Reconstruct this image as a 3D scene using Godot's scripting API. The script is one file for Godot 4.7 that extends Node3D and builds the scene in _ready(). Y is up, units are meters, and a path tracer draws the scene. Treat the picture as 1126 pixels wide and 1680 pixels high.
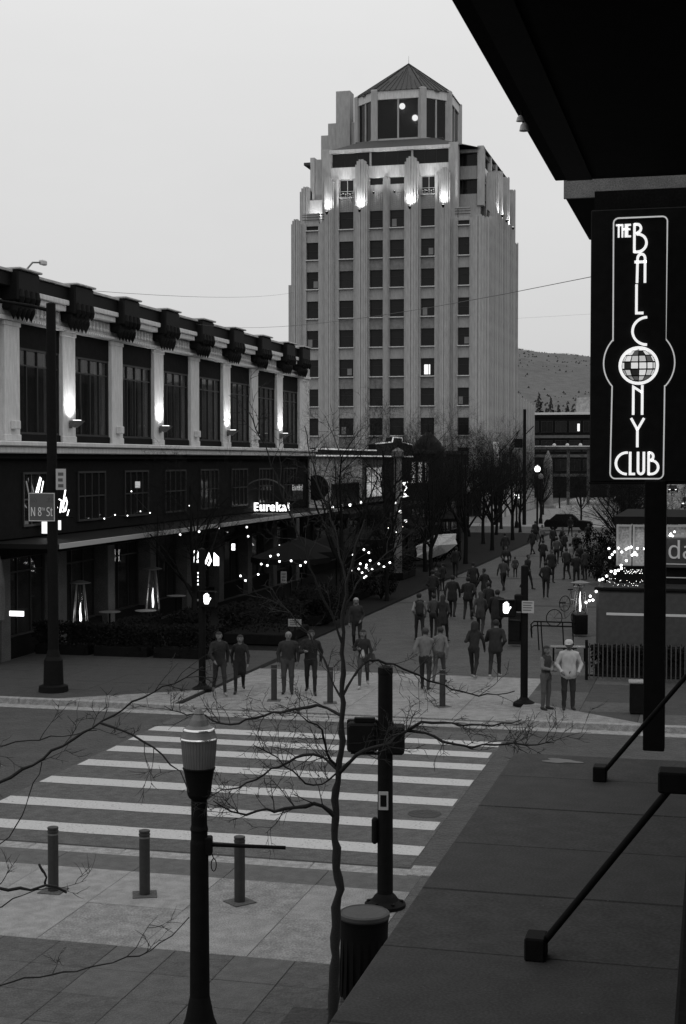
extends Node3D
# Dusk view down a pedestrian street from a second-floor balcony (monochrome film photograph).
# World: -Z runs up the street, +X to the right, metres.

class Geo:
	var v := PackedVector3Array()
	var n := PackedVector3Array()
	var c := PackedColorArray()
	var col := Color(1, 1, 1)
	var colored := false
	func tri3(a: Vector3, b: Vector3, d: Vector3, na: Vector3, nb: Vector3, nd: Vector3) -> void:
		v.append(a); v.append(d); v.append(b)
		n.append(na); n.append(nd); n.append(nb)
		if colored:
			c.append(col); c.append(col); c.append(col)
	func tri(a: Vector3, b: Vector3, d: Vector3) -> void:
		var m := (b - a).cross(d - a).normalized()
		tri3(a, b, d, m, m, m)
	func quad(a: Vector3, b: Vector3, d: Vector3, e: Vector3) -> void:
		tri(a, b, d); tri(a, d, e)
	func box(p: Vector3, s: Vector3, bas := Basis.IDENTITY) -> void:
		var h := s * 0.5
		var k := []
		for i in 8:
			k.append(p + bas * Vector3(h.x if i & 1 else -h.x, h.y if i & 2 else -h.y, h.z if i & 4 else -h.z))
		quad(k[4], k[5], k[7], k[6]); quad(k[1], k[0], k[2], k[3])
		quad(k[5], k[1], k[3], k[7]); quad(k[0], k[4], k[6], k[2])
		quad(k[6], k[7], k[3], k[2]); quad(k[0], k[1], k[5], k[4])
	func bounds(a: Vector3, b: Vector3) -> void:
		box((a + b) * 0.5, (b - a).abs())
	func cbox(p: Vector3, s: Vector3, e: float) -> void:
		# chamfered box
		var h := s * 0.5
		var i := h - Vector3(e, e, e)
		for ax in 3:
			var u := (ax + 1) % 3
			var w := (ax + 2) % 3
			for sg in [-1.0, 1.0]:
				var q := []
				for m in [[-1, -1], [1, -1], [1, 1], [-1, 1]]:
					var t := Vector3.ZERO
					t[ax] = h[ax] * sg; t[u] = i[u] * m[0]; t[w] = i[w] * m[1]
					q.append(p + t)
				if sg > 0: quad(q[0], q[1], q[2], q[3])
				else: quad(q[3], q[2], q[1], q[0])
			for su in [-1.0, 1.0]:
				for sw in [-1.0, 1.0]:
					var a := Vector3.ZERO; a[ax] = -i[ax]; a[u] = h[u] * su; a[w] = i[w] * sw
					var b := Vector3.ZERO; b[ax] = i[ax]; b[u] = h[u] * su; b[w] = i[w] * sw
					var d := b; d[u] = i[u] * su; d[w] = h[w] * sw
					var f := a; f[u] = i[u] * su; f[w] = h[w] * sw
					if su * sw < 0: quad(p + a, p + b, p + d, p + f)
					else: quad(p + f, p + d, p + b, p + a)
		for sx in [-1.0, 1.0]:
			for sy in [-1.0, 1.0]:
				for sz in [-1.0, 1.0]:
					var a := p + Vector3(h.x * sx, i.y * sy, i.z * sz)
					var b := p + Vector3(i.x * sx, h.y * sy, i.z * sz)
					var d := p + Vector3(i.x * sx, i.y * sy, h.z * sz)
					if sx * sy * sz > 0: tri(a, b, d)
					else: tri(a, d, b)
	func tube(pts: Array, rad: Array, sides := 6, caps := true) -> void:
		var m := pts.size()
		var rings := []
		var norms := []
		var ref := Vector3(0.31, 0.2, 0.93).normalized()
		for i in m:
			var d: Vector3 = (pts[mini(i + 1, m - 1)] - pts[maxi(i - 1, 0)])
			d = d.normalized()
			if absf(d.dot(ref)) > 0.95: ref = Vector3(0.9, 0.1, -0.3).normalized()
			var a := (ref - d * ref.dot(d)).normalized()
			var b := d.cross(a)
			ref = a
			var ring := []
			var nn := []
			for s in sides:
				var t := TAU * s / sides
				var o := a * cos(t) + b * sin(t)
				nn.append(o)
				ring.append(pts[i] + o * rad[i])
			rings.append(ring); norms.append(nn)
		for i in m - 1:
			for s in sides:
				var e := (s + 1) % sides
				tri3(rings[i][s], rings[i][e], rings[i + 1][e], norms[i][s], norms[i][e], norms[i + 1][e])
				tri3(rings[i][s], rings[i + 1][e], rings[i + 1][s], norms[i][s], norms[i + 1][e], norms[i + 1][s])
		if caps:
			for s in range(1, sides - 1):
				tri(rings[m - 1][0], rings[m - 1][s], rings[m - 1][s + 1])
				tri(rings[0][0], rings[0][s + 1], rings[0][s])
	func lathe(p: Vector3, prof: Array, sides := 20) -> void:
		for i in prof.size() - 1:
			var a: Vector2 = prof[i]
			var b: Vector2 = prof[i + 1]
			var nn := Vector2(b.y - a.y, a.x - b.x).normalized()
			for s in sides:
				var t0 := TAU * s / sides
				var t1 := TAU * (s + 1) / sides
				var d0 := Vector3(cos(t0), 0, -sin(t0))
				var d1 := Vector3(cos(t1), 0, -sin(t1))
				var A := p + d0 * a.x + Vector3.UP * a.y
				var B := p + d1 * a.x + Vector3.UP * a.y
				var C := p + d1 * b.x + Vector3.UP * b.y
				var D := p + d0 * b.x + Vector3.UP * b.y
				var n0 := d0 * nn.x + Vector3.UP * nn.y
				var n1 := d1 * nn.x + Vector3.UP * nn.y
				if a.x > 0.0001: tri3(A, B, C, n0, n1, n1)
				if b.x > 0.0001: tri3(A, C, D, n0, n1, n0)
	func prism(poly: PackedVector2Array, depth: float, xf: Transform3D) -> void:
		# polygon in the local XY plane, extruded from z=0 to z=depth
		var idx := Geometry2D.triangulate_polygon(poly)
		var area := 0.0
		var m := poly.size()
		for i in m:
			area += poly[i].cross(poly[(i + 1) % m])
		for i in range(0, idx.size(), 3):
			var a := poly[idx[i]]
			var b := poly[idx[i + 1]]
			var d := poly[idx[i + 2]]
			if (b - a).cross(d - a) < 0:
				var t := b; b = d; d = t
			tri(xf * Vector3(a.x, a.y, depth), xf * Vector3(b.x, b.y, depth), xf * Vector3(d.x, d.y, depth))
			tri(xf * Vector3(a.x, a.y, 0), xf * Vector3(d.x, d.y, 0), xf * Vector3(b.x, b.y, 0))
		for i in m:
			var a := poly[i]
			var b := poly[(i + 1) % m]
			if area < 0:
				var t := a; a = b; b = t
			quad(xf * Vector3(a.x, a.y, 0), xf * Vector3(b.x, b.y, 0), xf * Vector3(b.x, b.y, depth), xf * Vector3(a.x, a.y, depth))
	func stroke(pts: Array, w: float, depth: float, xf: Transform3D) -> void:
		# flat ribbon letter stroke with mitred joints
		var m := pts.size()
		var l := []
		var r := []
		var closed: bool = pts[0].distance_to(pts[m - 1]) < 0.0001
		for i in m:
			var p0: Vector2 = pts[i - 1] if i > 0 else (pts[m - 2] if closed else pts[0])
			var p1: Vector2 = pts[i + 1] if i < m - 1 else (pts[1] if closed else pts[m - 1])
			var d0: Vector2 = (pts[i] - p0).normalized()
			var d1: Vector2 = (p1 - pts[i]).normalized()
			if d0 == Vector2.ZERO: d0 = d1
			if d1 == Vector2.ZERO: d1 = d0
			var t := (d0 + d1).normalized()
			var o := Vector2(-t.y, t.x) * (w * 0.5) / maxf(0.5, t.dot(d1))
			l.append(pts[i] + o); r.append(pts[i] - o)
		for i in m - 1:
			prism(PackedVector2Array([r[i], r[i + 1], l[i + 1], l[i]]), depth, xf)
	func mesh() -> ArrayMesh:
		var a := []
		a.resize(Mesh.ARRAY_MAX)
		a[Mesh.ARRAY_VERTEX] = v
		a[Mesh.ARRAY_NORMAL] = n
		if colored: a[Mesh.ARRAY_COLOR] = c
		var me := ArrayMesh.new()
		me.add_surface_from_arrays(Mesh.PRIMITIVE_TRIANGLES, a)
		return me

var M := {}
var T := {}
var used := {}
var box_cache := {}
var rng := RandomNumberGenerator.new()

func numbered(called: String) -> String:
	if not used.has(called):
		used[called] = 0
		return called
	used[called] += 1
	return "%s_%03d" % [called, used[called]]

func tag(o: Node, label: String, category: String, group := "") -> void:
	o.set_meta("label", label)
	o.set_meta("category", category)
	if group != "": o.set_meta("group", group)

func thing(called: String, label: String, category: String, at := Vector3.ZERO, turn := 0.0, group := "") -> Node3D:
	var o := Node3D.new()
	o.name = numbered(called)
	add_child(o)
	o.position = at
	o.rotation.y = turn
	tag(o, label, category, group)
	return o

func setting(called: String) -> Node3D:
	var o := Node3D.new()
	o.name = numbered(called)
	add_child(o)
	o.set_meta("kind", "structure")
	return o

func put(mesh: Mesh, called: String, m: Material, parent: Node, pos := Vector3.ZERO, bas := Basis.IDENTITY) -> MeshInstance3D:
	var o := MeshInstance3D.new()
	o.mesh = mesh
	o.material_override = m
	if parent == self:
		o.name = numbered(called)
	else:
		o.name = called
	parent.add_child(o, true)
	o.transform = Transform3D(bas, pos)
	return o

func part(g: Geo, called: String, m: Material, parent: Node, pos := Vector3.ZERO) -> MeshInstance3D:
	return put(g.mesh(), called, m, parent, pos)

func cut_box(s: Vector3, e := -1.0) -> ArrayMesh:
	var key := "%.3f %.3f %.3f %.3f" % [s.x, s.y, s.z, e]
	if not box_cache.has(key):
		var g := Geo.new()
		var b := e
		if b < 0: b = clampf(minf(s.x, minf(s.y, s.z)) * 0.12, 0.002, 0.03)
		if b == 0: g.box(Vector3.ZERO, s)
		else: g.cbox(Vector3.ZERO, s, b)
		box_cache[key] = g.mesh()
	return box_cache[key]

func piece(parent: Node, called: String, a: Vector3, b: Vector3, m: Material, e := -1.0) -> MeshInstance3D:
	# chamfered box between two corners
	return put(cut_box((b - a).abs(), e), called, m, parent, (a + b) * 0.5)

func copy(o: Node3D, label: String, at: Vector3, turn := 0.0, sc := Vector3.ONE) -> Node3D:
	var d: Node3D = o.duplicate()
	var base := String(o.name)
	var i := base.rfind("_")
	if i > 0 and base.substr(i + 1).is_valid_int(): base = base.substr(0, i)
	d.name = numbered(base)
	add_child(d)
	d.transform = Transform3D(Basis(Vector3.UP, turn).scaled(sc), at)
	d.set_meta("label", label)
	return d

# ---------------------------------------------------------------- materials
func grey(l: float) -> Color:
	return Color(l, l, l).linear_to_srgb()

func noise_tex(seed_: int, coarse: float, fine: float, mix: float, lo: float, hi: float, size := 512, sx := 1) -> Texture2D:
	# slow mottling mixed with fine grain; `mix` is the share of the fine grain
	var f := FastNoiseLite.new()
	f.seed = seed_
	f.noise_type = FastNoiseLite.TYPE_SIMPLEX_SMOOTH
	f.frequency = coarse
	f.fractal_octaves = 4
	var im := f.get_seamless_image(size, size, false, false, 0.15)
	f.frequency = fine
	f.seed = seed_ + 1
	f.fractal_octaves = 2
	var im2 := f.get_seamless_image(size, size, false, false, 0.1)
	var out := Image.create(size, size, true, Image.FORMAT_L8)
	for y in size:
		for x in size:
			var k := im.get_pixel((x * sx) % size, y).r
			var q := im2.get_pixel((x * sx) % size, y).r
			var g := lo + (hi - lo) * clampf(((k * (1.0 - mix) + q * mix) - 0.22) / 0.56, 0, 1)
			out.set_pixel(x, y, Color(g, g, g))
	out.generate_mipmaps()
	return ImageTexture.create_from_image(out)

func worn_tex() -> Texture2D:
	# road paint with chips and scuffs worn through to the asphalt
	var f := FastNoiseLite.new()
	f.seed = 63
	f.frequency = 0.06
	f.fractal_octaves = 5
	f.fractal_gain = 0.7
	var im := f.get_seamless_image(512, 512, false, false, 0.15)
	f.frequency = 0.012
	f.seed = 64
	var im2 := f.get_seamless_image(512, 512, false, false, 0.15)
	var out := Image.create(512, 512, true, Image.FORMAT_L8)
	for y in 512:
		for x in 512:
			var k := im.get_pixel(x, y).r
			var w := im2.get_pixel(x, y).r
			var g := 0.86 + 0.14 * k
			var lim := 0.13 + 0.16 * clampf((w - 0.35) * 2.0, 0, 1)
			if k < lim: g = 0.5
			elif k < lim + 0.06: g = 0.7
			out.set_pixel(x, y, Color(g, g, g))
	out.generate_mipmaps()
	return ImageTexture.create_from_image(out)

func add_mat(key: String, l: float, rough := 0.85, t := "", scale := 1.0, metal := 0.0, norm := "") -> StandardMaterial3D:
	var m := StandardMaterial3D.new()
	m.albedo_color = grey(l)
	m.roughness = rough
	m.metallic = metal
	if t != "":
		m.albedo_texture = T[t]
		m.uv1_triplanar = true
		m.uv1_world_triplanar = true
		m.uv1_scale = Vector3(scale, scale, scale)
	if norm != "":
		m.normal_enabled = true
		m.normal_texture = T[norm]
		m.normal_scale = 0.6
	M[key] = m
	return m

func glow(key: String, l: float, energy: float) -> void:
	var m := StandardMaterial3D.new()
	m.albedo_color = grey(l)
	m.emission_enabled = true
	m.emission = Color(1, 1, 1)
	m.emission_energy_multiplier = energy
	M[key] = m

func make_materials() -> void:
	T.grain = noise_tex(11, 0.09, 0.3, 0.7, 0.84, 1.0)
	T.patch = noise_tex(23, 0.012, 0.17, 0.68, 0.68, 1.0)
	T.stain = noise_tex(37, 0.02, 0.17, 0.62, 0.64, 1.0)
	T.streak = noise_tex(51, 0.014, 0.2, 0.5, 0.86, 1.0, 512, 4)
	T.worn = worn_tex()
	T.bark = noise_tex(77, 0.05, 0.2, 0.4, 0.5, 1.0, 256)
	var f := FastNoiseLite.new()
	f.seed = 5
	f.frequency = 0.12
	f.fractal_octaves = 4
	var im := f.get_seamless_image(256, 256)
	im.convert(Image.FORMAT_RGBA8)
	im.bump_map_to_normal_map(3.0)
	T.bump = ImageTexture.create_from_image(im)
	add_mat("asphalt", 0.06, 0.9, "patch", 0.23, 0, "bump")
	add_mat("asphalt_pad", 0.1, 0.9, "stain", 0.31, 0, "bump")
	add_mat("plaza", 0.075, 0.88, "patch", 0.17, 0, "bump")
	add_mat("paint", 0.46, 0.8, "worn", 0.45)
	add_mat("concrete_a", 0.3, 0.9, "patch", 0.41, 0, "bump")
	add_mat("concrete_b", 0.28, 0.9, "stain", 0.29, 0, "bump")
	add_mat("concrete_c", 0.32, 0.9, "patch", 0.55, 0, "bump")
	add_mat("paver_a", 0.1, 0.9, "patch", 0.47, 0, "bump")
	add_mat("paver_b", 0.09, 0.9, "stain", 0.37, 0, "bump")
	add_mat("paver_c", 0.108, 0.9, "patch", 0.61, 0, "bump")
	add_mat("dark_paver", 0.04, 0.9, "patch", 0.33, 0, "bump")
	add_mat("kerb", 0.36, 0.9, "stain", 0.5, 0, "bump")
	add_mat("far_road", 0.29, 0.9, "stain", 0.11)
	add_mat("soil", 0.06, 0.95, "patch", 0.1)
	add_mat("limestone", 0.42, 0.88, "streak", 0.11, 0, "")
	add_mat("limestone_b", 0.39, 0.88, "streak", 0.16, 0, "")
	add_mat("spandrel", 0.3, 0.9, "patch", 0.3)
	add_mat("white_stone", 0.66, 0.85, "streak", 0.13)
	add_mat("pale_stone", 0.66, 0.85, "streak", 0.2, 0, "")
	add_mat("pale_stone_b", 0.55, 0.85, "patch", 0.3, 0, "")
	add_mat("dark_tile", 0.011, 0.6, "grain", 0.9)
	add_mat("roof_tile", 0.06, 0.75, "patch", 0.5)
	add_mat("dark_wall", 0.01, 0.85, "patch", 0.4)
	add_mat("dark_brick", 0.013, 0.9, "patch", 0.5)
	add_mat("mid_wall", 0.13, 0.9, "patch", 0.2)
	add_mat("pale_wall", 0.5, 0.9, "stain", 0.12)
	add_mat("glass", 0.012, 0.08)
	add_mat("glass_rough", 0.018, 0.25)
	M.glass.metallic_specular = 0.3
	M.glass_rough.metallic_specular = 0.3
	add_mat("shop_wall", 0.68, 0.9, "stain", 0.12)
	add_mat("picket", 0.06, 0.7, "grain", 1.0)
	add_mat("frame", 0.012, 0.6)
	add_mat("pale_frame", 0.35, 0.6)
	add_mat("blind", 0.25, 0.9, "grain", 1.5)
	add_mat("black_metal", 0.008, 0.45, "grain", 2.0, 0.0)
	add_mat("black_paint", 0.009, 0.55, "patch", 1.1)
	add_mat("grey_metal", 0.16, 0.5, "patch", 1.3, 0.2)
	add_mat("bollard_metal", 0.042, 0.55, "patch", 1.7, 0.3)
	add_mat("bright_metal", 0.8, 0.22, "", 1, 0.85)
	add_mat("deck", 0.055, 0.9, "stain", 0.35)
	add_mat("deck_b", 0.051, 0.9, "patch", 0.5)
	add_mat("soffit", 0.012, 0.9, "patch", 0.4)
	add_mat("fascia", 0.2, 0.8, "patch", 0.6)
	add_mat("sign_black", 0.014, 0.6, "patch", 1.2)
	add_mat("bark", 0.024, 0.95, "bark", 3.0, 0, "bump")
	add_mat("bark_far", 0.012, 0.95)
	add_mat("hill", 0.13, 1.0, "stain", 0.004)
	add_mat("snow", 0.5, 1.0)
	add_mat("needle", 0.022, 0.9)
	add_mat("hedge", 0.006, 0.9)
	add_mat("fabric_dark", 0.01, 0.95, "grain", 2.0)
	add_mat("fabric_white", 0.55, 0.9, "stain", 0.7)
	add_mat("kiosk", 0.055, 0.6, "patch", 0.8)
	add_mat("wire", 0.05, 0.6)
	add_mat("white_paint", 0.6, 0.7, "grain", 1.0)
	add_mat("sign_grey", 0.34, 0.6)
	add_mat("sign_mid", 0.07, 0.6)
	add_mat("sign_text", 0.6, 0.6)
	add_mat("puddle", 0.045, 0.3)
	var sk := add_mat("person", 1.0, 0.95, "grain", 1.6)
	sk.vertex_color_use_as_albedo = true
	var gl := add_mat("lamp_glass", 0.12, 0.3)
	gl.transparency = BaseMaterial3D.TRANSPARENCY_ALPHA
	gl.albedo_color.a = 0.88
	var tg := add_mat("tinted_glass", 0.01, 0.05)
	tg.transparency = BaseMaterial3D.TRANSPARENCY_ALPHA
	tg.albedo_color.a = 0.75
	tg.metallic_specular = 0.3
	add_mat("interior", 0.14, 0.9, "patch", 0.3)
	add_mat("bin_lid", 0.05, 0.6, "stain", 1.5)
	add_mat("scrub", 0.035, 1.0)
	var wg := add_mat("clear_glass", 0.02, 0.03)
	wg.metallic_specular = 0.3
	wg.transparency = BaseMaterial3D.TRANSPARENCY_ALPHA
	wg.albedo_color.a = 0.35
	for k in ["black_paint", "black_metal", "hedge", "bark_far", "dark_wall", "dark_tile", "soffit", "dark_brick", "fabric_dark", "puddle", "sign_black"]:
		M[k].metallic_specular = 0.2
	M.black_paint.roughness = 0.7
	M.black_metal.roughness = 0.65
	glow("bulb", 0.9, 4.0)
	glow("globe", 0.9, 14.0)
	glow("led_line", 0.6, 0.4)
	glow("bulb_soft", 0.9, 2.2)
	glow("neon", 0.9, 2.6)
	glow("sign_white", 0.85, 0.75)
	glow("sign_line", 0.6, 0.32)
	glow("flame", 0.9, 3.0)
	glow("lit_window", 0.7, 0.9)
	glow("lit_dim", 0.5, 0.3)
	glow("screen", 0.5, 0.45)

func make_sky() -> Sky:
	# even overcast dusk sky, slightly paler upward, with soft cloud mottling
	var w := 1024
	var h := 512
	var f := FastNoiseLite.new()
	f.seed = 9
	f.frequency = 0.9
	f.fractal_octaves = 5
	var im := Image.create(w, h, false, Image.FORMAT_RGB8)
	for y in h:
		var el := PI * (0.5 - (y + 0.5) / h)
		for x in w:
			var az := TAU * (x + 0.5) / w
			var d := Vector3(cos(el) * cos(az), sin(el) * 2.2, cos(el) * sin(az))
			var s := sin(maxf(el, 0.0))
			var l := 0.60 + 0.30 * minf(s / 0.45, 1.0)
			l += 0.035 * f.get_noise_3dv(d * 1.6)
			if el < -0.01: l = 0.12
			var k := Color(l, l, l).linear_to_srgb()
			im.set_pixel(x, y, k)
	var p := PanoramaSkyMaterial.new()
	p.panorama = ImageTexture.create_from_image(im)
	p.energy_multiplier = 1.0
	var s2 := Sky.new()
	s2.sky_material = p
	return s2

func _ready() -> void:
	rng.seed = 4242
	# camera: eye on the second-floor balcony, turned a little to the left of the street
	var cam := Camera3D.new()
	cam.name = "camera"
	cam.position = Vector3(0, 6.5, 0)
	cam.rotation_degrees = Vector3(-2.03, 14.28, 0)
	cam.fov = 38.58
	cam.near = 0.05
	cam.far = 9000.0
	add_child(cam)
	cam.current = true
	var env := Environment.new()
	env.background_mode = Environment.BG_SKY
	env.sky = make_sky()
	env.tonemap_mode = Environment.TONE_MAPPER_LINEAR
	env.tonemap_exposure = 1.0
	env.sdfgi_enabled = true
	env.ssao_enabled = true
	env.ssil_enabled = true
	var we := WorldEnvironment.new()
	we.name = "world_environment"
	we.environment = env
	add_child(we)
	var sun := DirectionalLight3D.new()
	sun.name = "sun"
	sun.light_energy = 0.15
	sun.light_angular_distance = 40.0
	sun.shadow_enabled = true
	sun.rotation_degrees = Vector3(-68, 25, 0)
	add_child(sun)
	make_materials()
	print("materials")
	build_ground()
	build_hills()
	build_tower()
	build_left_building()
	build_far_buildings()
	build_near_building()
	build_east_building()
	print("structures")
	build_near_street()
	build_trees()
	print("trees")
	build_plaza()
	build_right_corner()
	build_far_street()
	build_people()
	print("people")
	build_wires()

# ---------------------------------------------------------------- ground
func sheet(called: String, x0: float, x1: float, z0: float, z1: float, y: float, m: Material, parent: Node = null) -> void:
	var g := Geo.new()
	var nx := maxi(1, int(absf(x1 - x0) / 60.0))
	g.quad(Vector3(x0, y, z0), Vector3(x1, y, z0), Vector3(x1, y, z1), Vector3(x0, y, z1))
	var o := part(g, called, m, self if parent == null else parent)
	if parent == null: o.set_meta("kind", "structure")

func slabs(parent: Node, called: String, x0: float, x1: float, z0: float, z1: float, sx: float, sz: float, top: float, ms: Array, gap := 0.008, rough := 0.003) -> void:
	var nx := int(round((x1 - x0) / sx))
	var nz := int(round((z0 - z1) / sz))
	var dx := (x1 - x0) / nx
	var dz := (z0 - z1) / nz
	var me := cut_box(Vector3(dx - gap, 0.12, dz - gap), 0.006)
	for i in nx:
		for k in nz:
			var y := top - 0.06 + rng.randf_range(-rough, rough * 0.5)
			var o := put(me, called, M[ms[rng.randi() % ms.size()]], parent, Vector3(x0 + (i + 0.5) * dx, y, z0 - (k + 0.5) * dz))
			o.rotation = Vector3(rng.randf_range(-1, 1), 0, rng.randf_range(-1, 1)) * 0.0015

func build_ground() -> void:
	sheet("ground", -3000, 3000, 200, -6000, -0.16, M.soil)
	# cross street (asphalt)
	sheet("cross_street", -160, 90, -22.6, -35.75, -0.10, M.asphalt)
	# crosswalk pad and painted bars
	var cw := setting("crosswalk")
	sheet("pad", -13.4, -4.75, -23.0, -35.0, -0.094, M.asphalt_pad, cw)
	for z in [-24.03, -25.75, -27.62, -29.38, -30.95, -32.27, -33.53]:
		var g := Geo.new()
		var x0 := -13.35 + rng.randf_range(-0.05, 0.05)
		var x1 := -4.78 + rng.randf_range(-0.05, 0.05)
		# slightly ragged painted bar
		var nseg := 40
		var w := 0.3
		for i in nseg:
			var a := x0 + (x1 - x0) * i / nseg
			var b := x0 + (x1 - x0) * (i + 1) / nseg
			var e0 := w + sin(i * 7.3 + z) * 0.008
			var e1 := w + sin((i + 1) * 7.3 + z) * 0.008
			g.quad(Vector3(a, 0, e0), Vector3(b, 0, e1), Vector3(b, 0, -e1), Vector3(a, 0, -e0))
		part(g, "painted_bar", M.paint, cw, Vector3(0, -0.089, z))
	# near corner: pale concrete slabs, darker pavers closer in
	var ns := setting("near_pavement")
	sheet("bedding", -70, 0.0, 12, -22.25, -0.06, M.dark_paver, ns)
	slabs(ns, "slab", -22.4, -4.4, -18.05, -21.4, 1.5, 1.68, 0.0, ["concrete_a", "concrete_b", "concrete_c"])
	slabs(ns, "ramp_slab", -22.4, -4.4, -21.4, -22.3, 1.5, 0.9, -0.015, ["paver_c"])
	slabs(ns, "paver", -16.0, -4.4, -11.8, -18.05, 0.85, 0.89, 0.0, ["paver_a", "paver_b", "paver_c"])
	slabs(ns, "paver", -4.4, 0.0, -8.0, -22.3, 1.1, 1.1, 0.0, ["paver_a", "paver_b"])
	# near kerb, flush along the crossing
	var nk := setting("near_kerb")
	for i in 22:
		var x := -36.0 + i * 1.65
		var top := -0.07 if x > -13.8 and x < -4.9 else 0.0
		piece(nk, "kerb_stone", Vector3(x, -0.2, -22.85), Vector3(x + 1.64, top, -22.31), M.kerb, 0.015)
	# far corner
	var fs := setting("far_pavement")
	sheet("bedding", -60, 40, -36.2, -150, -0.075, M.plaza, fs)
	slabs(fs, "apron_slab", -13.8, -4.9, -36.25, -43.6, 1.48, 1.47, -0.02, ["concrete_a", "concrete_b", "concrete_c"], 0.012, 0.003)
	slabs(fs, "brick_slab", -22.0, -13.82, -36.25, -47.2, 1.6, 1.56, 0.05, ["dark_paver"])
	slabs(fs, "brick_slab", -4.88, 2.8, -36.25, -44.0, 1.5, 1.55, 0.05, ["dark_paver", "dark_paver", "paver_b"])
	sheet("patio_shade_floor", -22.0, -14.2, -47.2, -131, -0.02, M.dark_brick, fs)  # shade under trees and awning put into this dark sheet
	var fk := setting("far_kerb")
	for i in 30:
		var x := -38.0 + i * 1.65
		var in_ramp := x > -13.9 and x < -5.5
		piece(fk, "kerb_stone", Vector3(x, -0.2, -36.2), Vector3(x + 1.64, -0.055 if in_ramp else 0.07, -35.98), M.kerb, 0.015)
		piece(fk, "gutter_stone", Vector3(x, -0.2, -35.96), Vector3(x + 1.64, -0.085, -35.5), M.kerb, 0.01)
	# pale side ramps of the corner
	var wedge := Geo.new()
	wedge.prism(PackedVector2Array([Vector2(-17.2, -36.2), Vector2(-13.85, -36.2), Vector2(-13.85, -38.6)]), 0.012, Transform3D(Basis(Vector3(1, 0, 0), Vector3(0, 0, 1), Vector3(0, 1, 0)), Vector3(0, 0.052, 0)))
	part(wedge, "ramp_flare", M.concrete_b, fs)
	wedge = Geo.new()
	wedge.prism(PackedVector2Array([Vector2(-4.85, -38.9), Vector2(-4.85, -36.2), Vector2(-1.6, -36.2)]), 0.012, Transform3D(Basis(Vector3(1, 0, 0), Vector3(0, 0, 1), Vector3(0, 1, 0)), Vector3(0, 0.052, 0)))
	part(wedge, "ramp_flare", M.concrete_b, fs)
	# pale bands of paving across the pedestrian street
	for z in [-66.0, -81.0, -100.0, -120.0]:
		var b := Geo.new()
		b.quad(Vector3(-15.5, 0, z + 0.3), Vector3(-4.7, 0, z + 0.3), Vector3(-4.7, 0, z - 0.3), Vector3(-15.5, 0, z - 0.3))
		part(b, "paving_band", M.dark_paver, fs, Vector3(0, -0.07, 0))
	# second cross street and the street beyond it
	var s2 := setting("second_cross_street")
	sheet("carriageway", -200, 140, -133.5, -144.5, -0.066, M.asphalt, s2)
	sheet("footway", -200, 140, -144.5, -151.5, -0.06, M.kerb, s2)
	var fr := setting("far_street")
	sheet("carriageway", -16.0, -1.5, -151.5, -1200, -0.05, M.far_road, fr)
	sheet("footway", -23.5, -16.0, -151.5, -1200, -0.045, M.concrete_a, fr)
	sheet("footway", -1.5, 6.0, -151.5, -1200, -0.045, M.concrete_a, fr)

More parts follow.
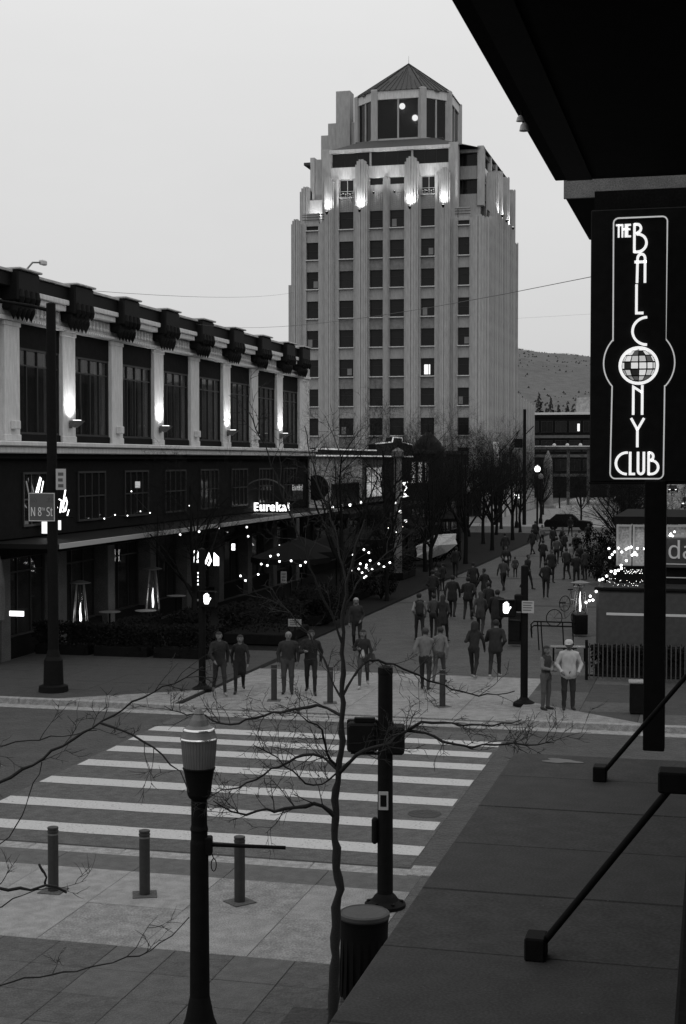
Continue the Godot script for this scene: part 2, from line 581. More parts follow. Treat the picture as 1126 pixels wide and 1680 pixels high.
func build_hills() -> void:
	var f := FastNoiseLite.new()
	f.seed = 31
	f.frequency = 0.0011
	f.fractal_octaves = 6
	var g := Geo.new()
	g.colored = true
	var nx := 90
	var nz := 26
	var P := []
	for k in nz + 1:
		var row := []
		for i in nx + 1:
			var x := -2600.0 + 5200.0 * i / nx
			var z := -1500.0 - 2600.0 * k / nz
			var t := float(k) / nz
			var ridge := 262.0 * pow(sin(minf(t * 1.25, 1.0) * PI * 0.5), 1.4)
			# the ridge falls away to the right of the street
			ridge *= (clampf(0.834 - 0.00041 * x, 0.72, 1.2) + 0.02 * sin(x * 0.011)) * (0.55 + 0.45 * clampf((x + 1150.0) / 450.0, 0.0, 1.0))
			row.append(Vector3(x, -0.5 + ridge + f.get_noise_2d(x, z) * 46.0 * t + f.get_noise_2d(x * 5.0, z * 5.0) * 9.0 * t, z))
		P.append(row)
	for k in nz:
		for i in nx:
			g.quad(P[k][i], P[k][i + 1], P[k + 1][i + 1], P[k + 1][i])
	g.colored = false
	var o := part(g, "hills", M.hill, self)
	o.set_meta("kind", "structure")
	# snow patches lying along the ridge
	var sn := Geo.new()
	for k in range(15, nz):
		for i in nx:
			for q in 5:
				if rng.randf() < 0.55:
					var a := rng.randf()
					var b := rng.randf()
					var c: Vector3 = P[k][i].lerp(P[k][i + 1], a).lerp(P[k + 1][i].lerp(P[k + 1][i + 1], a), b)
					if c.y > 190 + rng.randf() * 40:
						var w := rng.randf_range(3, 10)
						var d := rng.randf_range(5, 16)
						sn.quad(c + Vector3(-w, 0.8, d), c + Vector3(w, 0.8, d * 0.4), c + Vector3(w * 0.7, 3.4, -d), c + Vector3(-w * 0.6, 3.4, -d))
	var sc := Geo.new()
	for i in 16000:
		var c: Vector3 = P[rng.randi() % nz][25 + rng.randi() % 30]
		var k2 := rng.randi_range(2, nz - 1)
		var i2 := rng.randi_range(20, 62)
		var fa := rng.randf()
		var fb := rng.randf()
		c = P[k2][i2].lerp(P[k2][i2 + 1], fa).lerp(P[k2 + 1][i2].lerp(P[k2 + 1][i2 + 1], fa), fb)
		if f.get_noise_2d(c.x * 3.0, c.z * 3.0) + rng.randf_range(-0.3, 0.3) < 0.0: continue
		var w := rng.randf_range(0.8, 2.6)
		sc.tri(c + Vector3(-w, -0.5, 0), c + Vector3(w, -0.5, 1), c + Vector3(0.3 * w, w * 1.3, 0))
		sc.tri(c + Vector3(0, -0.5, w), c + Vector3(0, -0.5, -w), c + Vector3(-0.2 * w, w * 1.1, 0))
	var sco := part(sc, "hill_scrub", M.scrub, self)
	tag(sco, "dark scrub specks scattered over the far hills", "scrub")
	sco.set_meta("kind", "stuff")
	var so := part(sn, "hill_snow", M.snow, self)
	tag(so, "thin snow patches along the ridge of the far hills", "snow")
	so.set_meta("kind", "stuff")

# ---------------------------------------------------------------- tower
func window_part(parent: Node, a: Vector3, b: Vector3, axis: String, glass: String, bars := [0.5], cross := [0.5], bar_mat := "frame") -> MeshInstance3D:
	# a window filling the rectangle a..b (both on one plane); frame with pane and glazing bars as sub-parts
	var w := Node3D.new()
	var g := Geo.new()
	var t := 0.07
	var s := (b - a).abs()
	var c := (a + b) * 0.5
	var W := s.x if axis == "z" else s.z
	var H := s.y
	var bas := Basis.IDENTITY if axis == "z" else Basis(Vector3.UP, PI / 2)
	var key := "win %.2f %.2f %s %s" % [W, H, str(bars), str(cross)]
	if not box_cache.has(key):
		g.box(Vector3(-W / 2 + t / 2, 0, 0), Vector3(t, H, 0.1))
		g.box(Vector3(W / 2 - t / 2, 0, 0), Vector3(t, H, 0.1))
		g.box(Vector3(0, H / 2 - t / 2, 0), Vector3(W - 2 * t, t, 0.1))
		g.box(Vector3(0, -H / 2 + t / 2, 0), Vector3(W - 2 * t, t, 0.1))
		for x in bars: g.box(Vector3(-W / 2 + W * x, 0, 0), Vector3(0.05, H - 2 * t, 0.07))
		for y in cross: g.box(Vector3(0, -H / 2 + H * y, 0), Vector3(W - 2 * t, 0.05, 0.066))
		box_cache[key] = g.mesh()
	w.free()
	var o := put(box_cache[key], "window", M[bar_mat], parent, c, bas)
	put(cut_box(Vector3(W - 0.02, H - 0.02, 0.02), 0.0), "pane", M[glass], o, Vector3(0, 0, -0.02))
	return o

func flood(called: String, label: String, at: Vector3, dir: Vector3, energy: float, angle: float, group: String, s := 1.0) -> void:
	# small uplight: housing, lens, and the light just in front of it
	var o := thing(called, label, "floodlight", at, 0.0, group)
	var g := Geo.new()
	g.lathe(Vector3.ZERO, [Vector2(0, -0.3 * s), Vector2(0.09 * s, -0.28 * s), Vector2(0.16 * s, -0.06 * s), Vector2(0.19 * s, 0), Vector2(0.16 * s, 0.02 * s), Vector2(0, 0.02 * s)], 12)
	part(g, "housing", M.black_paint, o)
	var l := Geo.new()
	l.lathe(Vector3.ZERO, [Vector2(0.15 * s, 0.025 * s), Vector2(0.1 * s, 0.05 * s), Vector2(0, 0.06 * s)], 12)
	part(l, "lens", M.bulb_soft, o)
	var sp := SpotLight3D.new()
	sp.name = "light"
	sp.light_energy = energy
	sp.spot_angle = angle
	sp.spot_range = 40
	sp.spot_attenuation = 2.0
	sp.light_size = 0.1
	sp.shadow_enabled = true
	o.add_child(sp)
	sp.position = Vector3(0, 0.1 * s, 0)
	sp.look_at_from_position(at + Vector3(0, 0.1 * s, 0), at + Vector3(0, 0.1 * s, 0) + dir, Vector3(0.3, 0, 1))

func fluted(parent: Node, called: String, x0: float, x1: float, y0: float, y1: float, z0: float, z1: float, m: Material) -> void:
	# art-deco pier: stepped plan with a stepped crown
	var g := Geo.new()
	var w := x1 - x0
	g.bounds(Vector3(x0, y0, z0), Vector3(x1, y1 - 0.5, z1))
	g.bounds(Vector3(x0 + w * 0.14, y0, z1), Vector3(x1 - w * 0.14, y1 - 0.15, z1 + 0.14))
	g.bounds(Vector3(x0 + w * 0.32, y0, z1 + 0.14), Vector3(x0 + w * 0.46, y1, z1 + 0.24))
	g.bounds(Vector3(x0 + w * 0.54, y0, z1 + 0.14), Vector3(x0 + w * 0.68, y1, z1 + 0.24))
	g.bounds(Vector3(x0 + w * 0.14, y1 - 0.5, z0), Vector3(x1 - w * 0.14, y1 - 0.15, z1))
	g.bounds(Vector3(x0 + w * 0.3, y1 - 0.15, z0), Vector3(x1 - w * 0.3, y1, z1))
	part(g, called, m, parent)

func fluted_x(parent: Node, called: String, z0: float, z1: float, y0: float, y1: float, x0: float, x1: float, m: Material) -> void:
	# the same pier on the side facade (faces +x)
	var g := Geo.new()
	var w := z1 - z0
	g.bounds(Vector3(x0, y0, z0), Vector3(x1, y1 - 0.5, z1))
	g.bounds(Vector3(x1, y0, z0 + w * 0.14), Vector3(x1 + 0.14, y1 - 0.15, z1 - w * 0.14))
	g.bounds(Vector3(x1 + 0.14, y0, z0 + w * 0.32), Vector3(x1 + 0.24, y1, z0 + w * 0.46))
	g.bounds(Vector3(x1 + 0.14, y0, z0 + w * 0.54), Vector3(x1 + 0.24, y1, z0 + w * 0.68))
	g.bounds(Vector3(x0, y1 - 0.5, z0 + w * 0.14), Vector3(x1, y1 - 0.15, z1 - w * 0.14))
	g.bounds(Vector3(x0, y1 - 0.15, z0 + w * 0.3), Vector3(x1, y1, z1 - w * 0.3))
	part(g, called, m, parent)

func build_tower() -> void:
	var t := thing("art_deco_tower", "tall pale art deco office tower with floodlit crown and glass pavilion on top", "tower")
	var Z := -155.0
	var ls: Material = M.limestone
	var lb: Material = M.limestone_b
	# inner core, behind the window openings
	piece(t, "core", Vector3(-44.6, -0.2, -177.4), Vector3(-24.5, 31.6, Z - 0.75), M.interior, 0.0)
	piece(t, "upper_core", Vector3(-42.2, 31.6, -174.4), Vector3(-25.6, 39.6, Z - 4.0), M.interior, 0.0)
	piece(t, "back_wall", Vector3(-45.4, -0.2, -178.0), Vector3(-23.7, 32.3, -177.4), ls, 0.0)
	piece(t, "side_wall", Vector3(-45.4, -0.2, -177.4), Vector3(-44.6, 32.3, Z - 0.6), ls, 0.0)
	piece(t, "ground_storey", Vector3(-45.7, -0.2, Z - 0.7), Vector3(-23.5, 4.4, Z + 0.45), lb, 0.0)
	piece(t, "base_course", Vector3(-45.8, 4.4, Z - 0.7), Vector3(-23.4, 4.75, Z + 0.55), ls)
	var cols := [[-43.62, -42.24], [-39.93, -38.29], [-36.52, -35.0], [-34.29, -32.68], [-30.87, -29.34], [-26.83, -25.58]]
	var edge := [-45.3]
	for c in cols: edge.append(c[0]); edge.append(c[1])
	edge.append(-23.62)
	# flat wall strips between window columns
	for i in 7:
		var a: float = edge[i * 2]
		var b: float = edge[i * 2 + 1]
		var top := 37.0
		if i == 0 or i == 6: top = 32.3
		var aa := a
		var bb := b
		if i == 1:
			piece(t, "wall_strip", Vector3(a, 4.75, Z - 0.7), Vector3(-41.44, 32.3, Z), ls, 0.0)
			aa = -41.44
		if i == 5:
			piece(t, "wall_strip", Vector3(-27.6, 4.75, Z - 0.7), Vector3(b, 32.3, Z), ls, 0.0)
			bb = -27.6
		piece(t, "wall_strip", Vector3(aa, 4.75, Z - 0.7), Vector3(bb, top, Z), ls, 0.0)
	# proud piers
	fluted(t, "pier", -45.25, -44.1, 4.75, 32.8, Z, Z + 0.25, ls)
	fluted(t, "pier", -41.44, -40.41, 4.75, 37.2, Z, Z + 0.45, ls)
	fluted(t, "pier", -37.95, -36.62, 4.75, 38.85, Z, Z + 0.55, ls)
	fluted(t, "pier", -34.95, -34.34, 4.75, 37.0, Z, Z + 0.3, ls)
	fluted(t, "pier", -32.5, -31.05, 4.75, 38.9, Z, Z + 0.55, ls)
	fluted(t, "pier", -28.75, -27.62, 4.75, 37.6, Z, Z + 0.45, ls)
	fluted(t, "pier", -27.3, -26.95, 4.75, 32.3, Z, Z + 0.15, ls)
	fluted(t, "pier", -25.4, -23.75, 4.75, 32.5, Z, Z + 0.25, ls)
	# windows, spandrels and sills of the front
	var lit := {"2 4": "lit_dim"}
	for ci in 6:
		var a: float = cols[ci][0]
		var b: float = cols[ci][1]
		var prev := 4.75
		for k in range(-1, 8):
			var sill := 9.07 + 3.2 * k
			var sm: Material = M.spandrel if ((ci == 2 or ci == 3 or ci == 1 or ci == 4) and k % 2 == 0) else lb
			piece(t, "spandrel", Vector3(a, prev, Z - 0.7), Vector3(b, sill, Z - 0.22), sm, 0.0)
			piece(t, "sill", Vector3(a - 0.06, sill, Z - 0.5), Vector3(b + 0.06, sill + 0.11, Z + 0.06), M.white_stone)
			var gl := "glass" if (ci * 5 + k * 3) % 4 else "glass_rough"
			var o := window_part(t, Vector3(a, sill + 0.11, Z - 0.42), Vector3(b, sill + 2.0, Z - 0.42), "z", gl, [], [0.62] if (ci + k) % 3 else [0.5])
			var r := (ci * 7 + k * 11) % 13
			if ci == 4 and k == 2:
				put(cut_box(Vector3(0.42, 1.05, 0.03), 0.0), "lit_room", M.lit_window, o, Vector3(-0.2, -0.25, 0.03))
				put(cut_box(Vector3(0.16, 1.05, 0.03), 0.0), "lit_room", M.lit_window, o, Vector3(0.16, -0.25, 0.03))
			elif r == 3 or r == 7:
				put(cut_box(Vector3(0.5, 0.7 + 0.1 * (r % 3), 0.03), 0.0), "blind", M.blind, o, Vector3(0.3 if r == 3 else -0.35, -0.4, 0.02))
			prev = sill + 2.0
		var top := 32.3 if (ci == 0 or ci == 5) else 35.0
		piece(t, "spandrel", Vector3(a, prev, Z - 0.7), Vector3(b, top, Z - 0.3), lb, 0.0)
	# decorated top panels and attic windows of the middle bays
	for ci in [1, 2, 3, 4]:
		var a: float = cols[ci][0]
		var b: float = cols[ci][1]
		var p := Geo.new()
		for ix in 6:
			for iy in 8:
				p.box(Vector3(a + 0.18 + (b - a - 0.36) * ix / 5.0, 33.7 + iy * 0.24 + (0.08 if ix % 2 else 0.0), Z - 0.26), Vector3(0.14, 0.14, 0.08), Basis(Vector3(0, 0, 1), PI / 4))
		part(p, "relief", ls, t)
		if ci == 1 or ci == 4:
			window_part(t, Vector3(a, 35.05, Z - 0.5), Vector3(b + 0.1, 36.95, Z - 0.5), "z", "glass", [0.5], [0.35], "pale_frame")
			piece(t, "sill", Vector3(a - 0.05, 34.9, Z - 0.55), Vector3(b + 0.05, 35.03, Z + 0.02), ls)
		else:
			piece(t, "panel", Vector3(a, 35.0, Z - 0.7), Vector3(b, 36.25, Z - 0.3), lb, 0.0)
			window_part(t, Vector3(a, 36.25, Z - 0.5), Vector3(b, 36.95, Z - 0.5), "z", "glass", [], [])
	# white band, dark glazed strip and thin cornice above the middle bays
	piece(t, "white_band", Vector3(-40.9, 37.0, Z - 1.1), Vector3(-27.9, 38.3, Z - 0.35), M.white_stone, 0.02)
	var xs := [-40.9, -36.5, -31.9, -27.9]
	for i in 3:
		window_part(t, Vector3(xs[i] + 0.1, 38.3, Z - 0.75), Vector3(xs[i + 1] - 0.1, 39.85, Z - 0.75), "z", "glass", [0.33, 0.66], [])
		piece(t, "mullion", Vector3(xs[i] - 0.1, 38.3, Z - 1.0), Vector3(xs[i] + 0.1, 40.2, Z - 0.4), M.limestone)
	piece(t, "thin_cornice", Vector3(-41.1, 39.85, Z - 1.2), Vector3(-27.7, 40.2, Z - 0.25), M.white_stone)
	piece(t, "corner_post", Vector3(-41.9, 32.3, Z - 1.4), Vector3(-40.9, 40.3, Z - 0.3), ls)
	piece(t, "corner_post", Vector3(-27.9, 32.3, Z - 1.4), Vector3(-26.9, 40.4, Z - 0.3), ls)
	# set-back upper block, right and left wings
	piece(t, "wing_wall", Vector3(-43.2, 32.3, Z - 4.0), Vector3(-41.5, 39.7, Z - 2.2), ls)
	piece(t, "wing_post", Vector3(-43.7, 32.3, Z - 4.0), Vector3(-43.2, 39.9, Z - 2.0), ls)
	piece(t, "wing_wall", Vector3(-27.1, 32.3, Z - 3.6), Vector3(-24.9, 35.3, Z - 2.9), lb, 0.0)
	piece(t, "wing_wall", Vector3(-27.1, 36.9, Z - 3.6), Vector3(-24.9, 38.3, Z - 2.9), lb, 0.0)
	piece(t, "wing_wall", Vector3(-27.1, 39.75, Z - 3.6), Vector3(-24.9, 40.1, Z - 2.9), M.white_stone, 0.0)
	window_part(t, Vector3(-26.9, 35.3, Z - 3.3), Vector3(-25.2, 36.9, Z - 3.3), "z", "glass", [0.5], [0.4])
	window_part(t, Vector3(-26.9, 38.3, Z - 3.3), Vector3(-25.2, 39.75, Z - 3.3), "z", "glass", [], [])
	piece(t, "wing_post", Vector3(-25.2, 34.0, Z - 3.8), Vector3(-24.5, 40.4, Z - 2.7), ls)
	for k in 4:
		var z0 := Z - 3.8 - k * 4.2
		piece(t, "side_band", Vector3(-25.2, 36.9, z0 - 4.2), Vector3(-24.6, 38.3, z0), M.white_stone, 0.0)
		piece(t, "side_post", Vector3(-25.3, 32.3, z0 - 4.3), Vector3(-24.4, 40.2, z0 - 3.9), ls)
		window_part(t, Vector3(-24.9, 35.0, z0 - 3.9), Vector3(-24.9, 36.9, z0), "x", "glass", [0.5], [0.4])
		window_part(t, Vector3(-24.9, 38.3, z0 - 3.9), Vector3(-24.9, 39.8, z0), "x", "glass", [0.5], [])
	# terraces with parapets and railings
	piece(t, "terrace", Vector3(-45.3, 32.05, Z - 4.0), Vector3(-41.5, 32.3, Z - 0.1), lb, 0.0)
	piece(t, "terrace", Vector3(-27.5, 32.05, Z - 4.0), Vector3(-23.7, 32.3, Z - 0.1), lb, 0.0)
	piece(t, "terrace_wall", Vector3(-44.3, 32.3, Z - 2.6), Vector3(-41.6, 35.2, Z - 1.9), M.white_stone)
	fluted(t, "side_pier", -44.9, -43.5, 32.3, 36.7, Z - 3.4, Z - 2.0, ls)
	var rail := Geo.new()
	for y in [32.75, 33.05, 33.3]:
		rail.tube([Vector3(-44.1, y, Z - 0.2), Vector3(-41.6, y, Z - 0.2)], [0.03, 0.03], 5)
		rail.tube([Vector3(-27.2, y, Z - 0.2), Vector3(-25.5, y, Z - 0.2)], [0.03, 0.03], 5)
	part(rail, "railing", M.black_metal, t)
	# step on the left flank
	piece(t, "flank", Vector3(-45.75, -0.2, -177.0), Vector3(-45.3, 25.76, Z - 0.4), ls, 0.0)
	# side facade (facing the street)
	var zz := [-155.0, -157.6, -159.2, -163.0, -164.6, -168.4, -170.0, -173.6, -175.2, -178.0]
	for i in range(0, 10, 2):
		piece(t, "side_strip", Vector3(-24.5, -0.2, zz[i + 1]), Vector3(-23.62, 32.3, zz[i]), ls, 0.0)
	for i in range(1, 9, 2):
		for k in range(-1, 8):
			var sill := 9.07 + 3.2 * k
			var prev := 4.75 if k == -1 else sill - 1.2
			piece(t, "spandrel", Vector3(-24.5, prev, zz[i + 1]), Vector3(-23.85, sill, zz[i]), lb, 0.0)
			piece(t, "sill", Vector3(-24.2, sill, zz[i + 1] - 0.05), Vector3(-23.55, sill + 0.1, zz[i] + 0.05), M.white_stone)
			window_part(t, Vector3(-24.05, sill + 0.1, zz[i + 1]), Vector3(-24.05, sill + 2.0, zz[i]), "x", "glass", [], [0.6])
		piece(t, "spandrel", Vector3(-24.5, 33.47 - 0.2 - 1.8, zz[i + 1]), Vector3(-23.85, 32.3, zz[i]), lb, 0.0)
	for q in [[-160.6, -158.9, 37.8], [-164.0, -162.4, 38.6], [-169.4, -167.6, 38.9], [-174.6, -172.8, 38.4]]:
		fluted_x(t, "side_pier", q[0], q[1], 4.75, q[2], -24.4, -23.45, ls)
	for q in [-156.6, -158.2, -161.4, -165.8, -166.9, -171.2, -176.6]:
		fluted_x(t, "side_pier", q - 0.35, q + 0.35, 4.75, 32.6, -23.7, -23.45, ls)
	# low rear wing along the street
	piece(t, "rear_wing", Vector3(-44.0, -0.2, -199.0), Vector3(-24.1, 13.8, -178.0), lb, 0.0)
	for k in 7:
		var z0 := -179.2 - k * 2.8
		fluted_x(t, "rear_pier", z0 - 1.1, z0, 0.0, 14.6 - 0.12 * k, -24.1, -23.8, ls)
		for y in [3.6, 7.0, 10.4]:
			window_part(t, Vector3(-24.02, y, z0 - 2.6), Vector3(-24.02, y + 1.9, z0 - 1.25), "x", "glass", [0.5], [0.5])
	# street-level shop windows under the tower
	for i in 6:
		var x0 := -44.9 + i * 3.6
		window_part(t, Vector3(x0, 0.5, Z + 0.47), Vector3(x0 + 2.8, 3.6, Z + 0.47), "z", "glass", [0.33, 0.66], [0.75])
	# roof skirt between the attic and the pavilion
	var roof := Geo.new()
	var lo := [Vector3(-41.6, 40.15, Z - 0.6), Vector3(-26.4, 40.15, Z - 0.6), Vector3(-24.4, 40.15, Z - 3.2), Vector3(-24.4, 40.15, -174.6), Vector3(-42.6, 40.15, -174.6), Vector3(-42.6, 40.15, Z - 3.2)]
	var cx := -34.5
	var hi := [Vector3(cx - 4, 42.05, -160.2), Vector3(cx + 4, 42.05, -160.2), Vector3(cx + 5.6, 42.05, -162.5), Vector3(cx + 5.6, 42.05, -170.0), Vector3(cx - 5.6, 42.05, -170.0), Vector3(cx - 5.6, 42.05, -162.5)]
	for i in 6:
		var j := (i + 1) % 6
		roof.quad(lo[i], lo[j], hi[j], hi[i])
	part(roof, "skirt_roof", M.roof_tile, t)
	var rd := Geo.new()
	rd.quad(hi[0], hi[1], hi[2], hi[5]); rd.quad(hi[5], hi[2], hi[3], hi[4])
	part(rd, "roof_deck", M.roof_tile, t)
	# octagonal pavilion
	var oc := []
	for q in [[-2.7, -160.5], [2.7, -160.5], [5.2, -163.0], [5.2, -169.2], [2.7, -171.7], [-2.7, -171.7], [-5.2, -169.2], [-5.2, -163.0]]:
		oc.append(Vector3(cx + q[0], 42.0, q[1]))
	for i in 8:
		var a: Vector3 = oc[i]
		var b: Vector3 = oc[(i + 1) % 8]
		var d := (b - a).normalized()
		var ln := a.distance_to(b)
		var yaw := atan2(-d.z, d.x)
		var bas := Basis(Vector3.UP, yaw)
		var mid := (a + b) * 0.5
		put(cut_box(Vector3(0.75, 5.75, 0.75), 0.08), "pavilion_post", ls, t, a + Vector3(0, 2.85, 0), bas)
		put(cut_box(Vector3(ln - 0.7, 1.05, 0.4), 0.03), "pavilion_band", M.white_stone, t, mid + Vector3(0, 5.1, 0), bas)
		put(cut_box(Vector3(ln - 0.7, 0.25, 0.3), 0.03), "pavilion_sill", ls, t, mid + Vector3(0, 0.15, 0), bas)
		var pane := put(cut_box(Vector3(ln - 0.7, 4.3, 0.06), 0.0), "pavilion_glass", M.tinted_glass, t, mid + Vector3(0, 2.43, 0), bas)
		put(cut_box(Vector3(0.18, 4.3, 0.2), 0.0), "mullion", ls, pane, Vector3(0, 0, 0.05))
	piece(t, "pavilion_floor", Vector3(cx - 5.0, 42.06, -171.5), Vector3(cx + 5.0, 42.15, -160.8), M.interior, 0.0)
	piece(t, "pavilion_sky_block", Vector3(cx - 3.3, 42.15, -170.6), Vector3(cx + 3.3, 47.3, -162.2), M.interior, 0.0)  # added block, keeps the sky from showing through the glass
	piece(t, "pavilion_side_block", Vector3(cx - 4.4, 42.15, -169.0), Vector3(cx - 3.3, 47.4, -163.4), M.interior, 0.0)  # added side blocks, closing off the sky behind the chamfers
	piece(t, "pavilion_side_block", Vector3(cx + 3.3, 42.15, -169.0), Vector3(cx + 4.4, 47.4, -163.4), M.interior, 0.0)
	piece(t, "pavilion_ceiling", Vector3(cx - 4.4, 47.4, -170.9), Vector3(cx + 4.4, 47.5, -161.4), M.interior, 0.0)
	var pr := Geo.new()
	var apex := Vector3(cx, 51.9, -166.1)
	var rim := []
	for q in oc: rim.append(Vector3(cx + (q.x - cx) * 1.06, 47.55, -166.1 + (q.z + 166.1) * 1.06))
	for i in 8:
		pr.tri(rim[i], rim[(i + 1) % 8], apex)
		pr.tri(rim[(i + 1) % 8], rim[i], Vector3(cx, 47.55, -166.1))
	var pro := part(pr, "pavilion_roof", M.roof_tile, t)
	for i in 8:
		# standing seams of the metal roof
		var a: Vector3 = rim[i]
		var b: Vector3 = rim[(i + 1) % 8]
		var sg := Geo.new()
		var nn := 9 if a.distance_to(b) > 4.5 else 6
		for k in nn + 1:
			var lo_p := a.lerp(b, float(k) / nn)
			var fr := 0.97 - 0.9 * absf(float(k) / nn - 0.5) * 2.0 * 0.9
			var hi_p := lo_p.lerp(apex, clampf(fr, 0.08, 0.97))
			if k == 0 or k == nn: hi_p = apex
			sg.tube([lo_p + Vector3(0, 0.05, 0), hi_p + Vector3(0, 0.05, 0)], [0.05, 0.05], 4, false)
		part(sg, "roof_seam", M.roof_tile, pro)
	var fin := Geo.new()
	fin.tube([apex - Vector3(0, 0.1, 0), apex + Vector3(0, 0.9, 0)], [0.025, 0.01], 5)
	part(fin, "finial", M.black_metal, t)
	# hanging globe lamps inside the pavilion
	for q in [Vector3(-34.3, 46.05, -161.6), Vector3(-32.9, 44.75, -161.9)]:
		var lamp := thing("globe_lamp", "upper glowing globe lamp inside the glass pavilion" if q.y > 45 else "lower glowing globe lamp inside the glass pavilion", "lamp", q, 0, "globe lamps in the glass pavilion")
		var g := Geo.new()
		g.lathe(Vector3.ZERO, ball(0.34, 10), 14)
		part(g, "globe", M.globe, lamp)
		var st := Geo.new()
		st.tube([Vector3(0, 0.33, 0), Vector3(0, 47.38 - q.y, 0)], [0.02, 0.02], 5)
		part(st, "rod", M.black_metal, lamp)
		var ol := OmniLight3D.new()
		ol.name = "light"
		ol.light_energy = 0.08
		ol.omni_range = 30
		ol.light_size = 0.3
		ol.shadow_enabled = true
		lamp.add_child(ol)
		ol.position = Vector3(0, 0, 0.45)
	# chimney and stair head behind the pavilion
	piece(t, "chimney", Vector3(-43.0, 40.0, -167.4), Vector3(-41.3, 49.2, -165.6), ls)
	piece(t, "chimney_step", Vector3(-44.0, 39.7, -167.2), Vector3(-43.0, 45.6, -165.8), ls)
	piece(t, "chimney_step", Vector3(-44.9, 39.7, -167.0), Vector3(-44.0, 44.3, -166.0), ls)
	piece(t, "stair_head", Vector3(-41.3, 40.0, -167.0), Vector3(-40.0, 45.6, -165.9), ls)
	piece(t, "roof_slab", Vector3(-45.0, 39.5, -176.5), Vector3(-24.6, 39.8, -159.0), M.roof_tile, 0.0)
	# vertical lit banner on the side facade
	var bn := thing("banner", "pale lit vertical banner on the street side of the tower near its base", "banner", Vector3(-23.1, 0, -157.0))
	piece(bn, "cloth", Vector3(-0.35, 5.8, -0.04), Vector3(0.45, 8.5, 0.04), M.lit_dim)
	piece(bn, "bracket", Vector3(-0.5, 8.5, -0.03), Vector3(0.5, 8.57, 0.03), M.black_metal)
	# floodlights on the crown
	var gname := "floodlights on the crown of the tower"
	var fx := [[-40.92, 33.3], [-37.28, 33.4], [-31.78, 33.5], [-28.18, 33.5]]
	var wh := ["first from the left", "second from the left", "third from the left", "rightmost"]
	for i in 4:
		flood("floodlight", "uplight at the foot of a crown pier of the tower, " + wh[i], Vector3(fx[i][0], fx[i][1], Z + 1.35), Vector3(0, 1, -0.3), 13.0, 62.0, gname, 1.0)
	flood("floodlight", "uplight behind the piers below the left part of the white band", Vector3(-39.1, 35.1, Z + 1.3), Vector3(0, 1, -0.6), 4.0, 60.0, gname, 0.7)
	flood("floodlight", "uplight left of the thin middle pier below the white band", Vector3(-35.75, 35.2, Z + 1.3), Vector3(0, 1, -0.6), 3.0, 60.0, gname, 0.7)
	flood("floodlight", "uplight right of the thin middle pier below the white band", Vector3(-33.45, 35.2, Z + 1.3), Vector3(0, 1, -0.6), 3.0, 60.0, gname, 0.7)
	flood("floodlight", "uplight behind the piers below the right part of the white band", Vector3(-30.0, 35.1, Z + 1.3), Vector3(0, 1, -0.6), 4.0, 60.0, gname, 0.7)
	flood("floodlight", "uplight on the left terrace of the tower", Vector3(-42.9, 32.65, Z - 0.8), Vector3(0, 1, -0.5), 5.5, 62.0, gname, 0.8)
	for i in 3:
		flood("floodlight", ["nearest", "middle", "farthest"][i] + " uplight on the street side of the tower crown", Vector3(-22.75, 33.2, [-159.8, -163.2, -168.5][i]), Vector3(-0.3, 1, 0), 13.0, 60.0, gname, 0.9)

func ball(r: float, m: int) -> Array:
	var p := []
	for i in m + 1:
		var a := -PI / 2 + PI * i / m
		p.append(Vector2(maxf(0.0, r * cos(a)), r * sin(a)))
	return p

